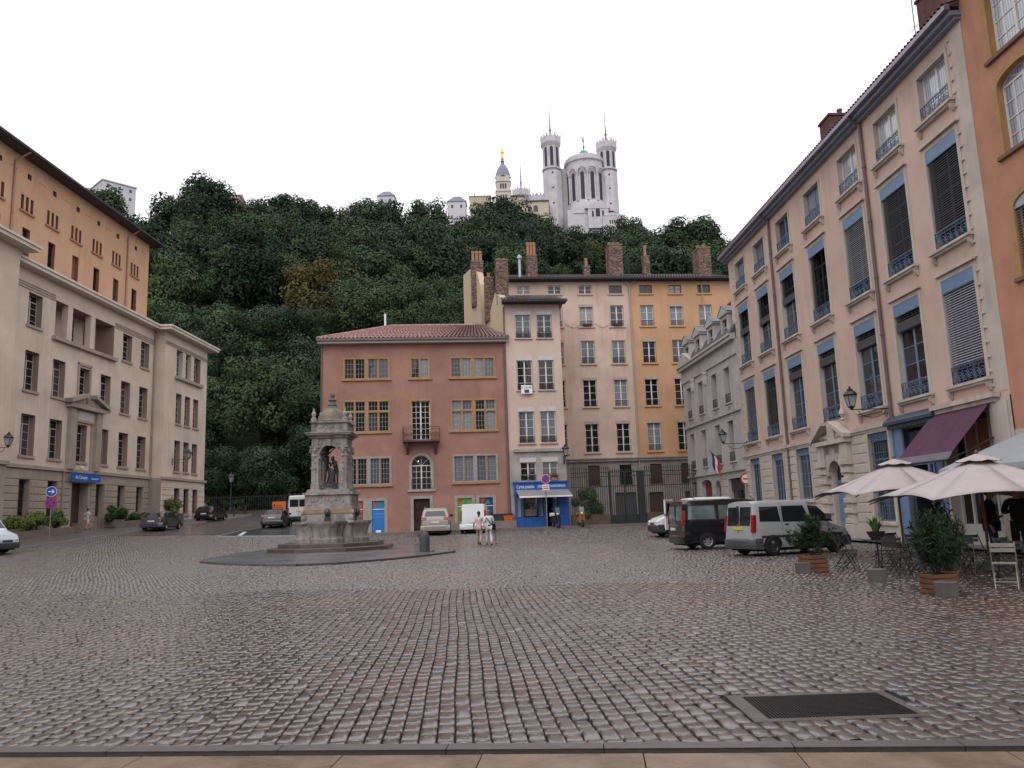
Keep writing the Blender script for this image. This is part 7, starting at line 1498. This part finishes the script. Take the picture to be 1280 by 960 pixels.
t=thing('street_lamp','slim dark street lamp with pale lantern head at the end of the left street','street lamp',(-33.2,94,gz(-33.2,94))); MB().tube((0,0,0),(0,0,3.6),.07,.05).lathe([(.16,0),(.14,.6),(.08,.8)],8).obj('post',iron,t); lantern(t,(0,0,3.7),1.5)
# road signs
sb=M('sign_blue_face',(.01,.06,.40),.35,0); sr=M('sign_red_face',(.50,.015,.02),.35,0); sw=M('sign_white_face',(.7,.7,.7),.35,0); sgp=M('galvanised_post',(.24,.25,.27),.4,.1,2,metal=.5)
def disc(P,z,r,mat,y=-.06,th=.012,x=0,name='disc'):
    mb=MB(); n=24; mb.prism([(x+r*math.cos(2*PI*i/n),z+r*math.sin(2*PI*i/n)) for i in range(n)],'y',y-th,y); return mb.obj(name,mat,P)
def bar_(P,z,r,w,ang,mat,y=-.08,x=0): 
    mb=MB(); mb.T=Matrix.Translation((x,0,z))@Matrix.Rotation(ang,4,'Y'); mb.box(-r,r,y-.004,y,-w/2,w/2); mb.T=None; return mb.obj('symbol',mat,P)
s=thing('road_signs','post with round blue arrow sign above a no stopping sign on the left pavement','road sign',at(-30.2,52.4,.12),.15); MB().tube((0,0,0),(0,0,3.42),.04).obj('post',sgp,s)
disc(s,3.08,.34,sw); disc(s,3.08,.31,sb,-.073,.004); bar_(s,3.08,.19,.065,0,sw); MB().prism([(.05,3.24),(.22,3.08),(.05,2.92),(.05,3.0),(.11,3.08),(.05,3.16)],'y',-.085,-.08).obj('symbol',sw,s)
disc(s,2.36,.37,sr); disc(s,2.36,.29,sb,-.073,.004); bar_(s,2.36,.30,.07,PI/4,sr); bar_(s,2.36,.30,.07,-PI/4,sr,-.083)
s=thing('road_signs','no parking sign on a grey post before the blue shop','road sign',(2.15,57.4,.62),.1); MB().tube((0,0,0),(.0,0,3.4),.045).obj('post',sgp,s); disc(s,3.45,.30,sr,name='red_disc'); disc(s,3.45,.22,sb,-.073,.004); disc(s,3.45,.33,sw,-.05); bar_(s,3.45,.25,.06,PI/4,sr); MB().box(-.25,.25,-.07,-.05,2.65,3.05).obj('plate',sw,s); MB().box(-.2,.2,-.075,-.07,2.9,2.95).box(-.2,.2,-.075,-.07,2.75,2.82).obj('plate_lines',sr,s)
s=thing('road_signs','round red edged sign on the wall corner between stone house and salmon house','road sign',(14.35,50.2,0),.1); disc(s,3.35,.36,sr,0); disc(s,3.35,.27,sw,-.014,.004); bar_(s,3.35,.2,.08,0,sr,-.02); MB().tube((0,.02,0),(0,.02,3.3),.03).obj('post',sgp,s)
s=thing('roadworks_sign','orange roadworks board near the end of the left street','road sign',at(-23.6,80.5),.1); MB().box(-.65,.65,-.03,.03,.9,1.75).obj('board',M('roadworks_orange',(.60,.14,.01),.45,.1,3),s); MB().tube((-.5,0,0),(-.5,0,1.5),.03).tube((.5,0,0),(.5,0,1.5),.03).obj('leg',iron,s); MB().box(-.3,.3,-.04,-.03,1.3,1.36).box(-.4,.4,-.04,-.03,1.1,1.16).box(-.52,-.4,-.04,-.03,1.2,1.5).obj('symbol',iron,s)
s=thing('roadworks_sign','small blue panel beside the orange roadworks board','road sign',at(-24.6,80.2),.1); MB().box(-.3,.3,-.03,.03,.2,.9).obj('board',sb,s); MB().tube((-.2,0,0),(-.2,0,.5),.03).tube((.2,0,0),(.2,0,.5),.03).obj('leg',iron,s)
t=thing('kiosk','small tiled roof shelter glimpsed left of the fountain canopy beyond the vans','shelter',at(-22.5,92,0)); MB().box(-1.2,4,0,3,0,2.2).obj('wall',M('kiosk_wall',(.25,.2,.17),.8,.1,1),t); MB().prism([(-.4,2.2),(1.5,2.9),(3.4,2.2)],'x',-1.6,4.4).obj('roof',rt_m,t)
# bollards
bl=thing('stone_bollard','round topped dark stone bollard on the tip of the fountain island','bollard',at(-4.2,36.9,.07)); MB().lathe([(.23,0),(.23,.62),(.21,.76),(.14,.87),(.05,.91),(0,.92)],16,(0,0)).obj('post',M('dark_green_grey_stone',(.055,.06,.058),.6,.3,4,bump=.3),bl,smooth=True); MB().box(.1,.45,-.15,.15,0,.06).obj('foot',fsd,bl)
for i in range(4):
    x,y=ptx(78+i*4)-.3,78+i*4; t=thing('iron_bollard','slim dark iron bollard on the left pavement edge near the far corner','bollard',at(x,y,.12),0,'iron bollards along the left pavement'); MB().lathe([(.07,0),(.07,.8),(.05,.85),(.08,.92),(0,1.0)],8,(0,0)).obj('post',iron,t)
# scooters by the blue shop
def scooter(label,loc,rz,c):
    t=thing('motor_scooter',label,'scooter',loc,rz); m=M('scooter_paint_'+label[:5],c,.3,.1,3)
    for x in(-.6,.6):
        w=MB(); w.T=Matrix.Translation((x,0,.26))@Matrix.Rotation(PI/2,4,'X'); w.lathe([(.15,-.05),(.24,-.06),(.26,0),(.24,.06),(.15,.05)],14); w.T=None; w.obj('wheel',rubber,t); h=MB(); h.T=Matrix.Translation((x,0,.26))@Matrix.Rotation(PI/2,4,'X'); h.lathe([(0,-.04),(.15,-.04),(.15,.04),(0,.04)],10); h.T=None; h.obj('hub',alloy,t)
    MB().prism([(-.75,.45),(-.1,.35),(.05,.3),(.35,.3),(.35,.36),(.1,.4),(-.05,.7),(-.72,.75)],'y',-.16,.16).obj('body',m,t); MB().cham(-.72,.0,-.16,.16,.75,.86,.02).obj('seat',blackp,t)
    MB().prism([(.35,.3),(.5,.32),(.48,.95),(.38,1.0)],'y',-.2,.2).obj('leg_shield',m,t); MB().tube((.6,0,.26),(.4,0,1.05),.03).tube((.4,-.33,1.08),(.4,.33,1.08),.018).obj('handlebar',iron,t); MB().ell((.5,0,.95),(.08,.1,.09),8,6).obj('headlight',orl,t); MB().prism([(.5,1.0),(.38,1.4),(.4,1.4),(.53,1.0)],'y',-.16,.16).obj('windshield',cglassl,t); MB().box(-.95,-.7,-.16,.16,.8,1.05).obj('top_box',m if 'second' in label else sw,t)
    for s_ in(-1,1): MB().tube((.4,s_*.28,1.1),(.42,s_*.34,1.28),.012).ell((.42,s_*.36,1.32),(.03,.08,.05),7,5).obj('mirror',iron,t)
scooter('black scooter parked before the blue shop door',(2.75,57.0,.62),R_(-75),(.015,.017,.02)); scooter('second scooter with white box and orange trim parked right of the blue shop',(4.5,57.1,.62),R_(-82),(.25,.11,.02))
# =============== cafe terrace ===============
can=M('pinkish_beige_canvas',(.41,.36,.365),.8,.07,1.2,bump=.12,bs=60); polem=M('red_brown_varnished_wood',(.13,.035,.025),.4,.2,4); concb=M('concrete_base',(.10,.095,.09),.7,.2,3)
def parasol(label,C_,rot,half,ze,zp):
    t=thing('parasol',label,'parasol',at(*C_),rot); R2=half*math.sqrt(2); tips=[]; 
    for k in range(8):
        a=k*PI/4+PI/4; r=R2 if k%2==0 else half; tips.append((r*math.cos(a),r*math.sin(a),ze-(.10 if k%2==0 else -.03)))
    for k in range(8):
        A,B_=Vector(tips[k]),Vector(tips[(k+1)%8]); n=6; vs=[];fs=[]
        for i in range(n+1):
            s_=i/n; l=s_*.965+.035
            for j in range(5):
                q=j/4; p=Vector((0,0,zp)).lerp(A.lerp(B_,q),l); sag=-.10*math.sin(PI*q)*l*.0-.018*math.sin(PI*l)+.07*math.sin(PI*q)*l**2*(1); vs.append((p.x,p.y,p.z+sag))
        for i in range(n):
            for j in range(4): fs.append((i*5+j,i*5+j+1,(i+1)*5+j+1,(i+1)*5+j))
        o=MB().add(vs,fs).obj('canopy_panel',can,t,smooth=True); m=o.modifiers.new('s','SOLIDIFY'); m.thickness=.012
    mb=MB(); n=24; vs=[(0,0,zp+.11)]
    for i in range(n): a=2*PI*i/n; r=.52; vs.append((r*math.cos(a),r*math.sin(a),zp-.085+.02*math.cos(a*8)))
    mb.add(vs,[(0,i+1,(i+1)%n+1) for i in range(n)]); mb.obj('top_cap',can,t); MB().ell((0,0,zp+.13),(.05,.05,.07),8,6).obj('finial',polem,t)
    mb=MB()
    for k in range(8): mb.tube((0,0,zp-.12),(tips[k][0]*.97,tips[k][1]*.97,tips[k][2]-.05),.016,n=5); mb.tube((0,0,zp-.75),(tips[k][0]*.5,tips[k][1]*.5,(tips[k][2]+zp)/2-.05),.014,n=5)
    mb.obj('rib_frame',polem,t,kind='stuff'); MB().tube((0,0,0),(0,0,zp),.035).obj('pole',polem,t); MB().lathe([(.0,0),(.34,0),(.34,.1),(.1,.16),(.06,.4),(.0,.4)],8,(0,0)).obj('base',concb,t); return t
parasol('nearer pinkish beige square parasol with its canopy edge closest to the viewer',(11.15,19.4),R_(131-45),2.0,1.74,2.62); parasol('farther pinkish beige square parasol reaching over the blue door',(11.8,25.0),R_(131-45),2.0,1.95,2.86)
tblm=M('dark_metal_table',(.03,.03,.032),.4,.1,4); chd=M('dark_folding_chair_metal',(.018,.017,.017),.5,.1,4); chl=M('beige_folding_chair_metal',(.27,.25,.22),.5,.1,4)
def chair_meshes(m):
    back=MB(); 
    for k in range(2): back.box(-.2,.2,.17+k*.0,.19+k*.0,.66+k*.09,.73+k*.09)
    seat=MB()
    for k in range(5): seat.box(-.2,.2,-.2+k*.075,-.14+k*.075,.44,.455)
    fr=MB()
    for s_ in(-1,1): fr.tube((s_*.2,-.22,0),(s_*.2,.18,.84),.012,n=5).tube((s_*.18,.25,0),(s_*.18,-.2,.45),.012,n=5)
    fr.tube((-.2,-.14,.15),(.2,-.14,.15),.009,n=5).tube((-.18,.18,.12),(.18,.18,.12),.009,n=5)
    return back.mesh('backrest',m),seat.mesh('seat',m),fr.mesh('frame',m)
CD,CL=chair_meshes(chd),chair_meshes(chl)
def chair(x,y,rz,light,label,group=None):
    t=thing('folding_chair',label,'chair',at(x,y),rz,group)
    for me,n in zip(CL if light else CD,('backrest','seat','frame')): inst(n,me,t)
def table(x,y,label,r=.33,group=None):
    t=thing('cafe_table',label,'table',at(x,y),random.uniform(0,3),group); MB().lathe([(0,.72),(r,.72),(r,.745),(0,.745)],16,(0,0)).obj('tabletop',tblm,t); MB().tube((0,0,.05),(0,0,.72),.025).tube((-.25,-.1,0),(0,0,.12),.02).tube((.25,-.1,0),(0,0,.12),.02).tube((0,.27,0),(0,0,.12),.02).obj('pedestal',tblm,t)
gg='dark folding chairs on the cafe terrace'; dl='dark folding chair among the tables under the parasols'
table(8.75,19.9,'round dark table left of the potted snake plant',group=None); table(9.4,17.6,'round dark cafe table under the nearer parasol',group='dark cafe tables'); table(10.9,16.6,'round dark cafe table under the nearer parasol',group='dark cafe tables'); table(10.6,21.3,'round dark cafe table under the nearer parasol',group='dark cafe tables'); table(12.6,17.6,'round dark cafe table under the nearer parasol',group='dark cafe tables')
for x,y,a in((8.0,19.9,1.4),(9.2,20.5,-.8),(8.7,19.1,2.9),(9.0,18.3,.5),(9.9,18.2,-.6),(9.9,17.0,-2.4),(8.9,16.9,2.2),(10.3,17.2,.3),(11.5,17.2,-1.0),(11.4,15.9,-2.6),(10.1,21.8,.4),(11.2,21.6,-1.2),(13.1,18.2,-.9),(10.0,20.5,2.4),(8.4,18.2,1.9),(10.6,18.9,.2),(11.9,18.4,1.1),(12.9,16.9,-2.2),(9.6,16.0,2.9),(10.9,20.2,2.0),(9.6,19.0,-1.5),(8.5,21.2,.3)): chair(x,y,a,False,dl,gg)
chair(9.05,15.3,2.6,True,'beige folding chair facing sideways, nearest to the camera on the terrace'); chair(11.2,15.0,-2.3,True,'beige folding chair at the right edge of the terrace'); chair(12.2,18.9,2.0,True,'pale folding chair beside the striped top waiter')
wood=M('orange_brown_crate_wood',(.15,.07,.03),.6,.3,3,bump=.3,bs=20)
def planter(label,x,y,w,h,shape,sc,seed,n=2600):
    t=thing('planter',label,'potted plant',at(x,y),.1)
    if shape=='crate':
        b=MB().box(-w/2+.02,w/2-.02,-w/2+.02,w/2-.02,0,h-.03).obj('planter_box',fsd,t); k=4
        for a in range(4):
            for i in range(k): mb=MB(); mb.T=Matrix.Rotation(a*PI/2,4,'Z'); mb.cham(-w/2,w/2,-w/2-.012,-w/2+.02,.01+i*h/k,h/k*(i+1)-.012,.006); mb.T=None; mb.obj('plank',wood,b)
    else: MB().lathe([(w*.36,0),(w*.42,h*.2),(w*.5,h*.85),(w*.53,h*.88),(w*.53,h),(w*.46,h)],14,(0,0)).obj('pot',M('pot_'+shape,{'clay':(.16,.07,.04),'dark':(.03,.028,.03)}[shape],.6,.2,4),t)
    me=leafy(seed,n); inst('foliage',me,t,(0,0,h),(0,0,0),sc); mb=MB()
    for k in range(7): a=k*.9; mb.tube((0,0,h-.1),(sc[0]*.5*math.cos(a),sc[0]*.5*math.sin(a),h+sc[2]*1.0),.012,.006,5)
    mb.obj('stems',bark,t); return t
def leafy(seed,n):   # long narrow oleander leaves radiating from shoots
    r=np.random.default_rng(seed); V=[]; T=[]
    shoots=44; th=r.uniform(0,2*PI,shoots); ph=r.uniform(.05,1.25,shoots)
    tip=np.stack([np.cos(th)*np.sin(ph)*1.0,np.sin(th)*np.sin(ph)*1.0,np.cos(ph)*1.45+.25],1)*r.uniform(.7,1.05,shoots)[:,None]
    k=r.integers(0,shoots,n); s=r.uniform(.35,1.02,n); base=tip[k]*s[:,None]+r.normal(0,.02,(n,3)); ax=tip[k]/np.linalg.norm(tip[k],axis=1)[:,None]
    d=ax*.7+r.normal(size=(n,3))*.75; d/=np.linalg.norm(d,axis=1)[:,None]; w=np.cross(d,r.normal(size=(n,3))); w/=np.linalg.norm(w,axis=1)[:,None]; l=r.uniform(.16,.30,n)[:,None]
    V=np.stack([base,base+d*l*.5+w*.022,base+d*l,base+d*l*.5-w*.022],1).reshape(-1,3)
    me=bpy.data.meshes.new('foliage'); me.vertices.add(len(V)); me.vertices.foreach_set('co',V.ravel()); me.loops.add(n*4); me.loops.foreach_set('vertex_index',np.arange(n*4)); me.polygons.add(n); me.polygons.foreach_set('loop_start',np.arange(n)*4); me.update(calc_edges=True)
    at_=me.attributes.new('tone','FLOAT','POINT'); at_.data.foreach_set('value',np.repeat(np.clip(r.normal(.5,.2,n),0,1),4)); me.materials.append(olea); return me
pl=planter('bushy oleander in a square wooden crate planter in front of the silver van',7.32,20.35,.52,.42,'crate',(.66,.66,.56),81)
planter('tall oleander in a square wooden crate planter at the front of the cafe terrace',7.5,14.75,.44,.36,'crate',(.60,.60,.60),82); planter('second tall oleander standing just right of the front crate planter',7.95,15.2,.34,.36,'clay',(.50,.50,.62),83,1800); planter('dark potted oleander farther back under the parasols',10.1,19.6,.4,.42,'dark',(.5,.5,.75),84)
sp_=thing('snake_plant','spiky leaved plant in a dark bowl on the table between the planters','potted plant',at(8.75,19.9,.745)); MB().lathe([(.12,0),(.2,.16),(.22,.2),(.18,.2)],14,(0,0)).obj('pot',MC['pot_dark'],sp_)
mb=MB(); random.seed(5)
for k in range(34):
    a=random.uniform(0,2*PI); l=random.uniform(.25,.5); q=random.uniform(.25,.8); c,s_=math.cos(a),math.sin(a); w=.035
    p=[(0.04*c,.04*s_,.16),(q*l*.5*c,q*l*.5*s_,.16+l*.55),(q*l*1.1*c,q*l*1.1*s_,.16+l*.85)]; mb.add([(p[0][0]-s_*w*.6,p[0][1]+c*w*.6,p[0][2]),(p[0][0]+s_*w*.6,p[0][1]-c*w*.6,p[0][2]),(p[1][0]+s_*w,p[1][1]-c*w,p[1][2]),(p[1][0]-s_*w,p[1][1]+c*w,p[1][2]),p[2]],[(0,1,2,3),(3,2,4)])
mb.obj('foliage',M('snake_leaf',(.06,.11,.035),.45,.4,7),sp_)
for x,y,l,r in((6.98,20.15,'low grey concrete block left of the oleander crate',.19),(7.62,17.5,'grey concrete parasol foot left of the front planters',.2),(7.4,14.3,'round grey concrete pot right of the front crate planter',.19)):
    t=thing('concrete_base',l,'base',at(x,y)); MB().lathe([(r,0),(r*1.08,.24),(r*.95,.25),(0,.25)],8 if 'block' not in l else 4,(0,0),rot=PI/4).obj('block',concb,t)
t=thing('red_lantern','small red paper menu holder on a cafe table by the waiters','menu holder',at(12.6,19.9,.76)); MB().prism([(-.12,0),(.12,0),(.09,.42),(-.09,.42)],'y',-.05,.05).obj('card',M('red_card',(.55,.03,.02),.5,0),t); table(12.6,19.9,'cafe table with the red menu holder between the two waiters')

# =============== the cathedral front behind the photographer (closes the square, seen only in reflections) ===============
ca=thing('cathedral_front','tall pale stone cathedral front closing the square behind the photographer','church',(1,-16,0),PI)
cst=M('cathedral_stone',(.33,.29,.24),.8,.15,.5)
mb=MB(); wallf(mb,-17,17,-.5,21,[(-2.5,2.5,0,9,2.5,1.2),(-12,-8.5,0,7,1.7,1.2),(8.5,12,0,7,1.7,1.2),(-3.5,3.5,11.5,18.5,3.5,.8)],1.0,0); hull(mb,-17,17,30,-.5,21); mb.prism([(-7,21),(7,21),(0,29)],'y',.2,30); mb.box(-17,-10,.1,8,21,31).box(10,17,.1,8,21,31).box(-17.3,17.3,-.3,0,9.8,10.4).box(-17.3,17.3,-.3,0,20.4,21.2)
for x in(-17,-8,6.5,15.5): mb.box(x,x+1.5,-.8,-.0,-.5,19)
mb.obj('wall',cst,ca)
for a,b,c in((-2.5,2.5,8.9),(-12,-8.5,6.9),(8.5,12,6.9)): MB().box(a,b,1.0,1.1,0,c).obj('door',dko,ca)
MB().box(-3.5,3.5,.7,.75,11.5,18.5).obj('rose_window',glassd,ca)
